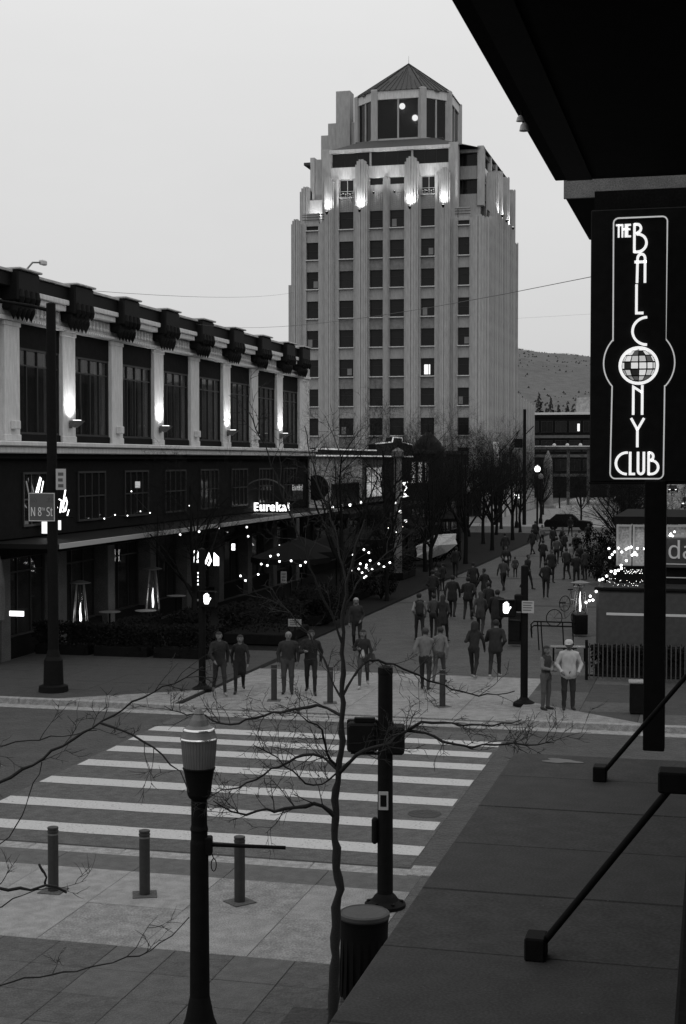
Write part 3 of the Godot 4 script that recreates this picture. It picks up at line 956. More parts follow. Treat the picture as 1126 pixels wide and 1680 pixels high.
# ---------------------------------------------------------------- left building
func build_left_building() -> void:
	var t := thing("commercial_building", "long two-storey corner building with pale pilasters and dark bracketed cornice", "building")
	var X := -22.0
	var zs := -39.5
	var ze := -78.85
	piece(t, "core", Vector3(-44, -0.1, ze + 0.3), Vector3(X - 1.6, 12.2, zs), M.interior, 0.0)
	piece(t, "end_wall", Vector3(-44, -0.1, ze), Vector3(X - 0.05, 12.3, ze + 0.3), M.dark_brick, 0.0)
	piece(t, "roof", Vector3(-44, 12.2, ze), Vector3(X - 0.7, 12.35, zs), M.dark_tile, 0.0)
	# mezzanine wall and shopfront
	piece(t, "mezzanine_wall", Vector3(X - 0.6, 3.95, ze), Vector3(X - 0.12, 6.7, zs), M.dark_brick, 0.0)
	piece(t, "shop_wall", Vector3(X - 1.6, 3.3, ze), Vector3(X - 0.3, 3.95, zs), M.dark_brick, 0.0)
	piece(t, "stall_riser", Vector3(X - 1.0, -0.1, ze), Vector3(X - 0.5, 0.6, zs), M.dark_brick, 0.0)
	piece(t, "shop_ceiling", Vector3(X - 1.6, 6.4, ze), Vector3(X - 0.6, 6.7, zs), M.interior, 0.0)
	# belt course in two steps
	piece(t, "belt_course", Vector3(X - 0.6, 6.72, ze - 0.1), Vector3(X + 0.32, 6.95, zs), M.pale_stone, 0.03)
	piece(t, "belt_course", Vector3(X - 0.6, 6.95, ze - 0.15), Vector3(X + 0.45, 7.11, zs), M.pale_stone, 0.03)
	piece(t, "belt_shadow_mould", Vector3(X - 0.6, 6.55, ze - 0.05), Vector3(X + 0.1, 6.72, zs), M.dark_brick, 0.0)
	# entablature
	piece(t, "end_parapet", Vector3(X - 0.8, 11.62, ze), Vector3(X, 12.5, -76.96), M.dark_tile, 0.01)
	piece(t, "architrave", Vector3(X - 0.75, 10.98, ze), Vector3(X + 0.08, 11.12, zs), M.pale_stone, 0.01)
	piece(t, "frieze", Vector3(X - 0.75, 11.12, ze), Vector3(X + 0.02, 11.62, zs), M.pale_stone_b, 0.0)
	piece(t, "eave", Vector3(X - 0.8, 12.0, -76.9), Vector3(X + 0.34, 12.44, zs), M.dark_tile, 0.02)
	piece(t, "backing", Vector3(X - 0.8, 11.62, -76.95), Vector3(X, 12.0, zs), M.dark_tile, 0.0)
	piece(t, "coping", Vector3(X - 0.8, 12.44, -76.95), Vector3(X + 0.42, 12.53, zs), M.pale_stone_b, 0.01)
	# frieze ornament: small arches and a dentil row
	var P := 4.277
	var orn := Geo.new()
	orn.box(Vector3(0.05, 0.3, 0), Vector3(0.07, 0.2, 0.05))
	orn.lathe(Vector3(0.04, 0.14, 0), ball(0.075, 6), 8)
	var ornm := orn.mesh()
	var den := cut_box(Vector3(0.08, 0.09, 0.09), 0.0)
	for k in range(-1, 8):
		var z0 := -46.69 - P * k
		# pilaster front face from z0-0.35 to z0-1.38
		var wide := 1.03
		var z1 := z0 - 0.3
		var z2 := z1 - wide
		if k == 7: z2 = ze
		var pil := piece(t, "pilaster", Vector3(X - 0.75, 7.11, z2), Vector3(X, 10.98, z1), M.pale_stone, 0.02)
		put(cut_box(Vector3(0.12, 0.16, wide + 0.12), 0.02), "capital", M.pale_stone, pil, Vector3(0.34, 1.85, 0))
		put(cut_box(Vector3(0.1, 0.22, wide + 0.08), 0.02), "base", M.pale_stone, pil, Vector3(0.35, -1.82, 0))
		# ground pier below
		piece(t, "ground_pier", Vector3(X - 0.9, -0.1, z1 - 0.75), Vector3(X - 0.25, 3.3, z1 - 0.1), M.mid_wall, 0.02)
		# dark bracket with scalloped pendants
		var br := Geo.new()
		var zc := (z1 + z2) * 0.5
		if k == 7: zc = -76.1
		br.cbox(Vector3(0.08, 0.72, 0), Vector3(0.86, 0.98, 1.56), 0.05)
		br.cbox(Vector3(0.02, 0.12, 0), Vector3(0.7, 0.3, 1.46), 0.05)
		for j in 5:
			br.lathe(Vector3(0.26, -0.06, -0.62 + j * 0.31), [Vector2(0, -0.3), Vector2(0.07, -0.16), Vector2(0.14, 0.0), Vector2(0.15, 0.12), Vector2(0, 0.14)], 8)
		for j in 4:
			br.lathe(Vector3(0.5, 0.3, -0.57 + j * 0.38), [Vector2(0, -0.22), Vector2(0.09, -0.1), Vector2(0.13, 0.06), Vector2(0.08, 0.3), Vector2(0, 0.34)], 8)
		part(br, "cornice_bracket", M.dark_tile, t, Vector3(X + 0.1, 11.32, zc))
		piece(t, "bracket_cap", Vector3(X - 0.5, 12.53, zc - 0.8), Vector3(X + 0.7, 12.6, zc + 0.8), M.pale_stone_b, 0.02)
		if k == 7: continue
		# pale cornice run between the brackets
		var b0 := zc - 0.85
		var b1 := zc - P + 0.85
		piece(t, "cornice_run", Vector3(X - 0.1, 11.62, b1), Vector3(X + 0.3, 11.82, b0), M.pale_stone, 0.02)
		piece(t, "cornice_run", Vector3(X - 0.1, 11.82, b1 - 0.05), Vector3(X + 0.4, 11.99, b0 + 0.05), M.pale_stone, 0.02)
		var og := Geo.new()
		for j in 8:
			var zo := b0 - 0.2 - j * (b0 - b1 - 0.4) / 7.0
			var g2 := ornm.surface_get_arrays(0)
			var vv: PackedVector3Array = g2[Mesh.ARRAY_VERTEX]
			var nn: PackedVector3Array = g2[Mesh.ARRAY_NORMAL]
			for q in vv.size():
				og.v.append(vv[q] + Vector3(0, 0, zo)); og.n.append(nn[q])
		part(og, "frieze_ornament", M.pale_stone, t, Vector3(X, 11.15, 0)).set_meta("kind", "stuff")
		var dg := Geo.new()
		for j in 24:
			dg.box(Vector3(0.06, 0, zc - 0.1 - j * P / 24.0), Vector3(0.1, 0.08, 0.1))
		part(dg, "dentil_row", M.pale_stone, t, Vector3(X + 0.05, 11.06, 0)).set_meta("kind", "stuff")
		# recessed bay: spandrel, tall window, transom
		var w0 := z2
		var w1 := z2 - (P - wide)
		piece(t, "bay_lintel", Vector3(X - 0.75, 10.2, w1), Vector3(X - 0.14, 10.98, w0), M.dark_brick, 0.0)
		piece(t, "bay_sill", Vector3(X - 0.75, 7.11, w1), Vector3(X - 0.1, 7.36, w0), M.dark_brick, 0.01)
		var win := window_part(t, Vector3(X - 0.2, 7.36, w1), Vector3(X - 0.2, 10.2, w0), "x", "clear_glass", [0.25, 0.5, 0.75], [0.8])
		if k == 0 or k == 1 or k == 2 or k == 3 or k == 4:
			# curtains hanging inside
			for c in ([[-0.55, 0.35], [0.2, 0.28]] if k > 0 else [[-0.7, 0.55]]):
				var cg := Geo.new()
				var hh := 2.3 if k > 0 else 0.85
				for j in 6:
					cg.box(Vector3(c[0] + c[1] * j / 6.0, -0.15 if k > 0 else -0.85, -0.25 + 0.04 * (j % 2)), Vector3(c[1] / 6.0 + 0.005, hh, 0.02))
				part(cg, "curtain", M.blind, win)
		piece(t, "back_room", Vector3(X - 1.6, 7.11, w1), Vector3(X - 1.5, 10.98, w0), M.interior, 0.0)
		# shop window below
		window_part(t, Vector3(X - 0.7, 0.6, w1 + 0.2), Vector3(X - 0.7, 3.3, w0), "x", "clear_glass", [0.33, 0.66], [0.8])
		# mezzanine recess panels
		window_part(t, Vector3(X - 0.1, 4.3, w1 + 0.5), Vector3(X - 0.1, 6.1, w0 - 0.3), "x", "glass", [0.25, 0.5, 0.75], [0.5])
	# awning canopy over the footway
	piece(t, "awning_slab", Vector3(X - 0.2, 3.74, ze + 2.0), Vector3(X + 2.4, 3.9, zs - 2), M.dark_tile, 0.01)
	var seg := 9
	for i in seg:
		var z0 := zs - 2.0 - i * (zs - 2.0 - ze - 2.0) / seg
		var z1 := zs - 2.0 - (i + 1) * (zs - 2.0 - ze - 2.0) / seg
		piece(t, "awning_fascia", Vector3(X + 2.4, 3.76, z1 + 0.02), Vector3(X + 2.46, 3.92, z0), M.sign_grey, 0.005)
	# uplights on every second pilaster (lit), blank boxes on the others
	var ord := ["nearest", "second nearest", "third nearest", "farthest"]
	var j := 0
	for k in range(-1, 7):
		var zc := -46.69 - P * k - 0.82
		if k % 2 == 0:
			var o := thing("wall_uplight", ord[j] + " lit uplight on the pilasters of the long pale building", "floodlight", Vector3(X + 0.2, 7.8, zc), 0, "uplights on the pale pilasters")
			var g := Geo.new()
			g.prism(PackedVector2Array([Vector2(-0.16, 0.09), Vector2(-0.12, -0.1), Vector2(0.04, -0.16), Vector2(0.26, 0.0), Vector2(0.34, 0.07), Vector2(0.2, 0.09)]), 0.24, Transform3D(Basis.IDENTITY, Vector3(0, 0, -0.12)))
			part(g, "housing", M.grey_metal, o)
			var a := Geo.new()
			a.cbox(Vector3(-0.16, -0.08, 0), Vector3(0.08, 0.2, 0.14), 0.01)
			part(a, "arm", M.grey_metal, o)
			var l := Geo.new()
			l.cbox(Vector3(0.08, 0.1, 0), Vector3(0.24, 0.02, 0.18), 0.005)
			part(l, "lens", M.bulb_soft, o)
			var sp := SpotLight3D.new()
			sp.name = "light"
			sp.light_energy = 3.2
			sp.spot_angle = 72
			sp.spot_range = 20
			sp.spot_attenuation = 2.0
			sp.light_size = 0.1
			sp.shadow_enabled = true
			o.add_child(sp)
			sp.look_at_from_position(o.position + Vector3(0.2, 0.14, 0), o.position + Vector3(-0.1, 1.2, 0), Vector3(0, 0, 1))
			j += 1
		else:
			var b := piece(self, "junction_box", Vector3(X, 7.5, zc - 0.17), Vector3(X + 0.2, 7.78, zc + 0.17), M.pale_stone)
			tag(b, ["small pale box low on the pilaster at the left edge of the frame", "small pale box low on the third pilaster of the long building", "small pale box low on the fifth pilaster of the long building", "small pale box low on the seventh pilaster of the long building"][(k + 1) / 2], "box", "pale boxes on the pilasters")

# ---------------------------------------------------------------- other buildings
func build_far_buildings() -> void:
	var X := -22.0
	# low pale-walled shop next to the long building
	var t := thing("shop_building", "low pale-walled shop building with dark outlined parapet beside the long building", "building")
	piece(t, "core", Vector3(-40, -0.1, -106.0), Vector3(X - 0.5, 6.9, -79.1), M.dark_wall, 0.0)
	piece(t, "upper_wall", Vector3(X - 0.5, 3.7, -91.6), Vector3(X - 0.05, 6.75, -79.1), M.shop_wall, 0.0)
	piece(t, "upper_wall", Vector3(X - 0.5, 3.7, -98.2), Vector3(X - 0.08, 6.75, -91.6), M.mid_wall, 0.0)
	piece(t, "upper_wall", Vector3(X - 0.5, 3.7, -106.0), Vector3(X - 0.05, 6.75, -98.2), M.dark_brick, 0.0)
	piece(t, "cornice", Vector3(X - 0.5, 6.75, -106.0), Vector3(X + 0.3, 7.1, -79.1), M.dark_tile, 0.02)
	piece(t, "led_line", Vector3(X + 0.3, 7.1, -94.0), Vector3(X + 0.38, 7.18, -79.1), M.led_line, 0.005)
	piece(t, "cornice_trim", Vector3(X + 0.3, 6.72, -106.0), Vector3(X + 0.36, 6.8, -79.1), M.led_line, 0.005)
	var g := Geo.new()
	var prof := PackedVector2Array([Vector2(-94.0, 7.1), Vector2(-94.0, 7.55), Vector2(-99, 7.72), Vector2(-99.3, 8.05), Vector2(-102.3, 8.05), Vector2(-102.3, 7.75), Vector2(-106.0, 7.6), Vector2(-106.0, 7.1)])
	g.prism(prof, 0.5, Transform3D(Basis(Vector3(0, 0, 1), Vector3(0, 1, 0), Vector3(-1, 0, 0)), Vector3(X + 0.3, 0, 0)))
	part(g, "stepped_parapet", M.dark_tile, t)
	var tr := Geo.new()
	for i in range(1, 6):
		var a := prof[i]
		var b := prof[i + 1]
		tr.tube([Vector3(X + 0.32, a.y + 0.03, a.x), Vector3(X + 0.32, b.y + 0.03, b.x)], [0.045, 0.045], 4)
	part(tr, "parapet_trim", M.led_line, t)
	window_part(t, Vector3(X - 0.03, 3.75, -90.6), Vector3(X - 0.03, 5.1, -83.8), "x", "glass", [0.5], [])
	var lw := window_part(t, Vector3(X - 0.04, 4.0, -97.4), Vector3(X - 0.04, 6.1, -92.6), "x", "lit_dim", [0.33, 0.66], [0.5])
	piece(t, "shopfront", Vector3(X - 0.5, -0.1, -106), Vector3(X - 0.2, 3.2, -79.1), M.dark_brick, 0.0)
	piece(t, "awning", Vector3(X - 0.3, 3.2, -105.5), Vector3(X + 2.2, 3.5, -79.6), M.fabric_dark, 0.02)
	for k in 6:
		window_part(t, Vector3(X - 0.18, 0.5, -83.4 - k * 4.0), Vector3(X - 0.18, 2.9, -80.2 - k * 4.0), "x", "glass", [0.5], [0.8])
	# dark building with a turret and lit windows, before the second cross street
	t = thing("turret_building", "dark corner building with a rounded turret and brightly lit upper windows", "building")
	piece(t, "wall", Vector3(-40, -0.1, -131.0), Vector3(X - 0.05, 7.0, -106.2), M.dark_brick, 0.0)
	piece(t, "cornice", Vector3(X - 0.5, 7.0, -131.0), Vector3(X + 0.3, 7.3, -106.2), M.dark_tile, 0.02)
	g = Geo.new()
	g.lathe(Vector3(-22.6, 0, -116.8), [Vector2(1.35, -0.1), Vector2(1.35, 6.6), Vector2(1.5, 6.8), Vector2(1.4, 7.2), Vector2(1.05, 7.9), Vector2(0.5, 8.5), Vector2(0.12, 8.8), Vector2(0.05, 9.4), Vector2(0, 9.45)], 18)
	part(g, "turret", M.dark_tile, t)
	for k in 3:
		var o := window_part(t, Vector3(X, 4.7, -108.6 - k * 2.6), Vector3(X, 6.4, -106.8 - k * 2.6), "x", "lit_window" if k < 2 else "lit_dim", [0.25, 0.5, 0.75], [0.25, 0.5, 0.75])
	for k in 5:
		window_part(t, Vector3(X, 0.5, -110.5 - k * 4.2), Vector3(X, 2.9, -107.2 - k * 4.2), "x", "glass", [0.5], [0.8])
	# far office block behind the trees
	t = thing("office_block", "far dark flat-roofed office block with a pale roof edge", "building")
	piece(t, "wall", Vector3(-33.0, -0.2, -290), Vector3(-15.0, 14.0, -260), M.dark_brick, 0.0)
	piece(t, "roof_edge", Vector3(-33.3, 14.5, -290.3), Vector3(-14.7, 14.9, -259.6), M.pale_stone, 0.02)
	piece(t, "fascia", Vector3(-33.1, 14.0, -290.1), Vector3(-14.9, 14.5, -259.8), M.dark_wall, 0.0)
	piece(t, "plant_room", Vector3(-24.0, 14.9, -280), Vector3(-17.5, 17.6, -262), M.pale_wall, 0.0)
	for r in 3:
		piece(t, "floor_band", Vector3(-32.8, 3.6 + r * 3.4, -260), Vector3(-15.2, 4.1 + r * 3.4, -259.85), M.mid_wall, 0.0)
		for k in 7:
			window_part(t, Vector3(-32.4 + k * 2.45, 4.6 + r * 3.4, -259.9), Vector3(-30.4 + k * 2.45, 6.6 + r * 3.4, -259.9), "z", "glass_rough" if (k + r) % 3 else "glass", [0.5], [])
	piece(t, "lit_pane", Vector3(-23.6, 11.6, -259.84), Vector3(-23.2, 12.9, -259.8), M.lit_window, 0.0)
	# columned porch of a far building
	t = thing("porch_canopy", "far flat canopy on thin columns with globe lights in white paint on its edge", "canopy")
	piece(t, "roof", Vector3(-26.2, 8.1, -228), Vector3(-14.5, 8.45, -215), M.mid_wall, 0.02)
	piece(t, "edge", Vector3(-26.3, 8.45, -228), Vector3(-14.4, 8.6, -214.9), M.pale_stone, 0.01)
	for k in 4:
		piece(t, "column", Vector3(-24.0 + k * 2.9, -0.1, -216.2), Vector3(-23.6 + k * 2.9, 8.1, -215.6), M.mid_wall)
	for k in 3:
		var bb := Geo.new()
		bb.lathe(Vector3(-22.9 + k * 1.9, 8.7, -215.4), ball(0.26, 8), 10)
		part(bb, "globe", M.white_paint, t)  # globe light without emission, its brightness put into white paint
	t = thing("stone_pillar", "far pale pointed stone pillar standing at the roadside", "pillar", Vector3(-22.1, 0, -200))
	g = Geo.new()
	g.lathe(Vector3.ZERO, [Vector2(0.8, -0.1), Vector2(0.7, 0.5), Vector2(0.6, 6.3), Vector2(0.45, 6.9), Vector2(0.2, 7.5), Vector2(0, 7.9)], 8)
	part(g, "shaft", M.spandrel, t)
	g = Geo.new()
	g.cbox(Vector3(0, 0.1, 0), Vector3(2.0, 0.6, 2.0), 0.05)
	part(g, "plinth", M.spandrel, t)
	# distant low houses at the foot of the hills
	for i in 9:
		var hx := -150.0 + i * 17.0
		var hz := -480.0 - (i % 3) * 60.0
		var h := thing("hillside_house", ["pale low house at the foot of the hills, first from the left", "grey low house at the foot of the hills, second from the left", "pale low house at the foot of the hills, third from the left", "grey low house at the foot of the hills, fourth from the left", "pale low house at the foot of the hills, fifth from the left", "grey low house at the foot of the hills, sixth from the left", "pale low house beyond the far street, third from the right", "grey low house beyond the far street, second from the right", "pale low house beyond the far street, last on the right"][i], "house", Vector3(hx, 0, hz), 0.1 * (i % 4), "far houses below the hills")
		piece(h, "wall", Vector3(-6, -0.2, -4), Vector3(6, 6.0 + 2.0 * (i % 2), 4), M.pale_wall if i % 2 == 0 else M.mid_wall, 0.0)
		var rg := Geo.new()
		var ry := 6.0 + 2.0 * (i % 2)
		rg.prism(PackedVector2Array([Vector2(-4.6, ry), Vector2(4.6, ry), Vector2(0, ry + 3)]), 13.0, Transform3D(Basis(Vector3(0, 0, 1), Vector3(0, 1, 0), Vector3(-1, 0, 0)), Vector3(6.5, 0, 0)))
		part(rg, "roof", M.roof_tile, h)

func build_east_building() -> void:
	# right-hand side of the street beyond the crossing, just outside the frame
	var t := thing("brick_building", "dark brick building on the right side of the pedestrian street", "building")
	piece(t, "wall", Vector3(3.2, -0.1, -132), Vector3(22, 12.5, -44.5), M.dark_brick, 0.0)
	piece(t, "cornice", Vector3(2.8, 12.5, -132.3), Vector3(22, 13.1, -44.1), M.mid_wall, 0.03)
	for k in 20:
		for y in [4.6, 8.2]:
			window_part(t, Vector3(3.17, y, -48.4 - k * 4.2), Vector3(3.17, y + 2.4, -46.6 - k * 4.2), "x", "glass", [0.5], [0.5])

func arc(c: Vector2, rx: float, ry: float, a0: float, a1: float, m := 12) -> Array:
	var p := []
	for i in m + 1:
		var a := deg_to_rad(a0 + (a1 - a0) * i / m)
		p.append(c + Vector2(cos(a) * rx, sin(a) * ry))
	return p

func build_near_building() -> void:
	var t := thing("balcony_building", "dark balcony building on the right with deep roof overhang and street canopy", "building")
	# lower storey and balcony floor
	piece(t, "ground_wall", Vector3(0.15, -0.1, -14.6), Vector3(7, 4.6, 4), M.dark_brick, 0.0)
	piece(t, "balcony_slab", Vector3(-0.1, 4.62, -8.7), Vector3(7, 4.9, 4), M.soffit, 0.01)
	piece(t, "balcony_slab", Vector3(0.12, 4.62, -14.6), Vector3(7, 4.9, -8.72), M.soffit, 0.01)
	piece(t, "back_wall", Vector3(4.0, 4.9, -14.6), Vector3(4.3, 9.2, 4), M.dark_brick, 0.0)
	# upper roof in two stretches
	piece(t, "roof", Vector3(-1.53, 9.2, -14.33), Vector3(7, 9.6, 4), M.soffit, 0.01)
	piece(t, "roof_edge_board", Vector3(-1.40, 9.17, -14.2), Vector3(-1.16, 9.2, 4), M.black_paint, 0.0)
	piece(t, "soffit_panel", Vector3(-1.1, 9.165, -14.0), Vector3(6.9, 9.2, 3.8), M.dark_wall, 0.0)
	piece(t, "rear_roof", Vector3(-1.53, 9.2, -18.25), Vector3(7, 9.7, -15.3), M.soffit, 0.01)
	piece(t, "rear_fascia", Vector3(-1.54, 9.19, -15.3), Vector3(0.2, 9.72, -15.26), M.fascia, 0.003)
	piece(t, "rear_fascia", Vector3(0.21, 9.19, -15.3), Vector3(7.0, 9.72, -15.26), M.fascia, 0.003)
	piece(t, "roof_beam", Vector3(-1.2, 9.0, -15.2), Vector3(7, 9.195, -14.95), M.soffit, 0.0)
	# canopy over the footway: jointed panels, edge trim, tie rods with anchor blocks
	for i in 10:
		var z0 := -2.36 - i * 1.22
		if i == 9: z0 = -13.34
		var z1 := z0 - 1.22
		if i == 9: z1 = -14.42
		piece(t, "canopy_panel", Vector3(-1.91, 3.5, z1 + 0.012), Vector3(-0.02, 3.6 - 0.003 * (i % 2), z0), M.deck if i % 2 else M.deck_b, 0.008)
	piece(t, "canopy_panel", Vector3(-0.01, 3.49, -14.42), Vector3(0.14, 3.598, 4), M.deck, 0.0)
	piece(t, "canopy_edge", Vector3(-1.9, 3.3, -14.42), Vector3(-1.85, 3.498, 4), M.deck_b, 0.005)
	piece(t, "canopy_edge", Vector3(-1.9, 3.3, -14.46), Vector3(0.14, 3.49, -14.425), M.deck_b, 0.005)
	for z in [-8.46, -13.34, -3.58]:
		var rod := Geo.new()
		rod.tube([Vector3(-0.97, 3.66, z), Vector3(-0.2 if z > -10 else 0.12, 4.68 if z > -10 else 5.02, z)], [0.021, 0.021], 10)
		part(rod, "tie_rod", M.black_paint, t)
		piece(t, "anchor_block", Vector3(-1.05, 3.598, z - 0.09), Vector3(-0.93, 3.735, z + 0.09), M.black_paint, 0.01)
		piece(t, "wall_bracket", Vector3(-0.3 if z > -10 else 0.02, 4.62, z - 0.1), Vector3(-0.08 if z > -10 else 0.14, 4.74, z + 0.08), M.black_paint, 0.01)
	var grit := Geo.new()
	for i in 420:
		var gp := Vector3(rng.randf_range(-1.82, -0.1), 3.6, rng.randf_range(-14.3, -4.0))
		var gs := rng.randf_range(0.002, 0.006)
		grit.tri(gp + Vector3(-gs, 0, gs), gp + Vector3(gs, 0, gs * 0.6), gp + Vector3(0, gs * 0.8, -gs))
		grit.tri(gp + Vector3(gs, 0, gs * 0.6), gp + Vector3(0, 0, -gs * 1.4), gp + Vector3(0, gs * 0.8, -gs))
	part(grit, "grit", M.mid_wall, t).set_meta("kind", "stuff")
	# rain puddle and dried streaks left on the canopy
	var pd := Geo.new()
	var ring := []
	for i in 22:
		var a := TAU * i / 22
		var r := 1.0 + 0.25 * sin(a * 3 + 1) + 0.15 * sin(a * 5)
		ring.append(Vector3(-1.42 + cos(a) * 0.17 * r, 3.602, -14.1 + sin(a) * 0.1 * r))
	for i in 22:
		pd.tri(Vector3(-1.42, 3.602, -14.1), ring[(i + 1) % 22], ring[i])
	part(pd, "puddle", M.puddle, t)
	# corner post that carries the sign
	piece(t, "sign_post", Vector3(-0.68, 3.6, -15.0), Vector3(-0.47, 6.3, -14.8), M.black_paint, 0.01)
	piece(t, "far_post", Vector3(5.5, 3.6, -15.0), Vector3(5.7, 9.2, -14.8), M.black_paint, 0.01)
	# the hanging sign
	var s := thing("club_sign", "tall black hanging sign with white art deco lettering and a mirror ball", "sign")
	piece(s, "panel", Vector3(-1.23, 6.28, -15.12), Vector3(1.4, 9.0, -14.9), M.sign_black, 0.01)
	piece(s, "panel_edge", Vector3(-1.235, 6.26, -15.14), Vector3(1.4, 6.28, -14.88), M.black_paint, 0.003)
	# sign face layout: one unit is a third of 6.1 mm
	var k := 0.0061 / 3.0
	var xf := Transform3D(Basis(Vector3(k, 0, 0), Vector3(0, -k, 0), Vector3(0, 0, 1)), Vector3(-1.23 - 210 * k, 8.92 + 291 * k, -14.9))
	var bd := Geo.new()
	var path := []
	path += arc(Vector2(345, 320), 25, 24, 180, 270, 6)
	path += arc(Vector2(553, 320), 25, 24, 270, 360, 6)
	path += [Vector2(576, 893)]
	path += arc(Vector2(447, 1005), 171, 171, -41, 41, 16)
	path += [Vector2(571, 1119)]
	path += arc(Vector2(543, 1546), 25, 26, 0, 90, 6)
	path += arc(Vector2(336, 1546), 25, 26, 90, 180, 6)
	path += [Vector2(318, 1119)]
	path += arc(Vector2(447, 1005), 171, 171, 139, 221, 16)
	path += [Vector2(321, 893)]
	path.append(path[0])
	bd.stroke(path, 6.5, 0.012, xf)
	part(bd, "border", M.sign_line, s)
	var L := {}
	L["letter_t"] = [[[Vector2(332, 331), Vector2(358, 331)], [Vector2(345, 331), Vector2(345, 391)]], 8.0]
	L["letter_h"] = [[[Vector2(363, 327), Vector2(363, 391)], [Vector2(378, 327), Vector2(378, 391)], [Vector2(363, 352), Vector2(378, 352)]], 8.0]
	L["letter_e"] = [[[Vector2(404, 331), Vector2(387, 331), Vector2(387, 387), Vector2(404, 387)], [Vector2(387, 352), Vector2(401, 352)]], 8.0]
	var b1 := [Vector2(421, 330)] + arc(Vector2(434, 350), 18, 20, -90, 75, 10) + [Vector2(430, 376)]
	var b2 := [Vector2(432, 377)] + arc(Vector2(436, 421), 43, 43, -88, 88, 16) + [Vector2(421, 464)]
	L["letter_b"] = [[[Vector2(421, 326), Vector2(421, 468)], b1, b2], 12.0]
	L["letter_a"] = [[[Vector2(435, 615)] + arc(Vector2(455, 497), 18, 22, 180, 360, 10) + [Vector2(473, 615)], [Vector2(422, 513), Vector2(480, 513)]], 12.0]
	L["letter_l"] = [[[Vector2(433, 622), Vector2(433, 762), Vector2(467, 762)]], 12.0]
	L["letter_c"] = [[arc(Vector2(485, 850), 70, 67, 270, 90, 18)], 12.0]
	L["letter_o"] = [[arc(Vector2(446, 1018), 90, 87, 0, 360, 40)], 14.0]
	L["letter_n"] = [[[Vector2(421, 1259), Vector2(421, 1122), Vector2(464, 1150)], [Vector2(464, 1114), Vector2(464, 1259)]], 12.0]
	L["letter_y"] = [[[Vector2(411, 1275), Vector2(442, 1332)], [Vector2(474, 1275), Vector2(442, 1332), Vector2(442, 1418)]], 12.0]
	L["letter_c_low"] = [[arc(Vector2(392, 1497), 53, 53, 275, 90, 18)], 12.0]
	L["letter_l_low"] = [[[Vector2(408, 1440), Vector2(408, 1549), Vector2(432, 1549)]], 12.0]
	L["letter_u"] = [[[Vector2(446, 1440)] + arc(Vector2(460, 1532), 14, 17, 180, 0, 8) + [Vector2(474, 1440)]], 12.0]
	L["letter_b_low"] = [[[Vector2(497, 1440), Vector2(497, 1554)], [Vector2(497, 1445)] + arc(Vector2(504, 1463), 15, 18, -90, 80, 8), [Vector2(505, 1484)] + arc(Vector2(510, 1516), 33, 33, -90, 90, 14) + [Vector2(497, 1549)]], 12.0]
	for key in L:
		var g := Geo.new()
		for st in L[key][0]:
			g.stroke(st, L[key][1], 0.025, xf)
		part(g, "letter", M.sign_white, s)
	# mirror ball: rows of small square tiles of different brightness
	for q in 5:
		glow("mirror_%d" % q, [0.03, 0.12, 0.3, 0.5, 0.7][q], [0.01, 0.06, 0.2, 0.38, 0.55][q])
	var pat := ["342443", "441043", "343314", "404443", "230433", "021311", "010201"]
	for r in 7:
		var l0 := -PI / 2 + PI * (r + 0.12) / 7.0
		var l1 := -PI / 2 + PI * (r + 0.88) / 7.0
		for q in 6:
			var a0 := -PI / 2 + PI * (q + 0.1) / 6.0
			var a1 := -PI / 2 + PI * (q + 0.9) / 6.0
			var c := Vector2(446, 1018)
			var poly := PackedVector2Array()
			for w in [[a0, l0], [a1, l0], [a1, l1], [a0, l1]]:
				poly.append(c + Vector2(sin(w[0]) * cos(w[1]), sin(w[1])) * 80.0)
			var g := Geo.new()
			g.prism(poly, 0.018 + 0.03 * cos((a0 + a1) * 0.5) * cos((l0 + l1) * 0.5), xf)
			part(g, "mirror_tile", M["mirror_" + pat[r][q]], s)
	# little floodlight under the roof edge, and a row of tiny lamps by the beam
	var fl := thing("spotlight", "small pale twin spotlight fixed under the dark roof edge", "spotlight", Vector3(-1.47, 9.19, -11.36))
	var g1 := Geo.new()
	g1.lathe(Vector3(-0.01, -0.05, 0), [Vector2(0, -0.035), Vector2(0.034, -0.03), Vector2(0.026, 0.0), Vector2(0.012, 0.015)], 10)
	part(g1, "lamp_head", M.white_paint, fl)
	g1 = Geo.new()
	g1.lathe(Vector3(0.02, -0.11, 0.0), [Vector2(0, -0.05), Vector2(0.04, -0.045), Vector2(0.03, 0.0), Vector2(0.012, 0.02)], 10)
	part(g1, "lamp_head", M.white_paint, fl)
	var g2 := Geo.new()
	g2.tube([Vector3(0, 0, 0), Vector3(0, -0.05, 0), Vector3(0.02, -0.1, 0)], [0.009, 0.009, 0.009], 6)
	part(g2, "stem", M.black_metal, fl)
	var tl := thing("lamp_strip", "tiny row of lights under the pale fascia above the sign", "lights", Vector3(-0.42, 9.16, -15.24))
	for i in 5:
		var g3 := Geo.new()
		g3.lathe(Vector3(i * 0.035 + (0.03 if i > 1 else 0.0), 0.01 * (i % 2), 0), ball(0.009, 5), 6)
		part(g3, "bulb", M.bulb_soft, tl)
	var g4 := Geo.new()
	g4.cbox(Vector3(0.09, 0.025, -0.01), Vector3(0.26, 0.012, 0.02), 0.003)
	part(g4, "strip", M.black_metal, tl)

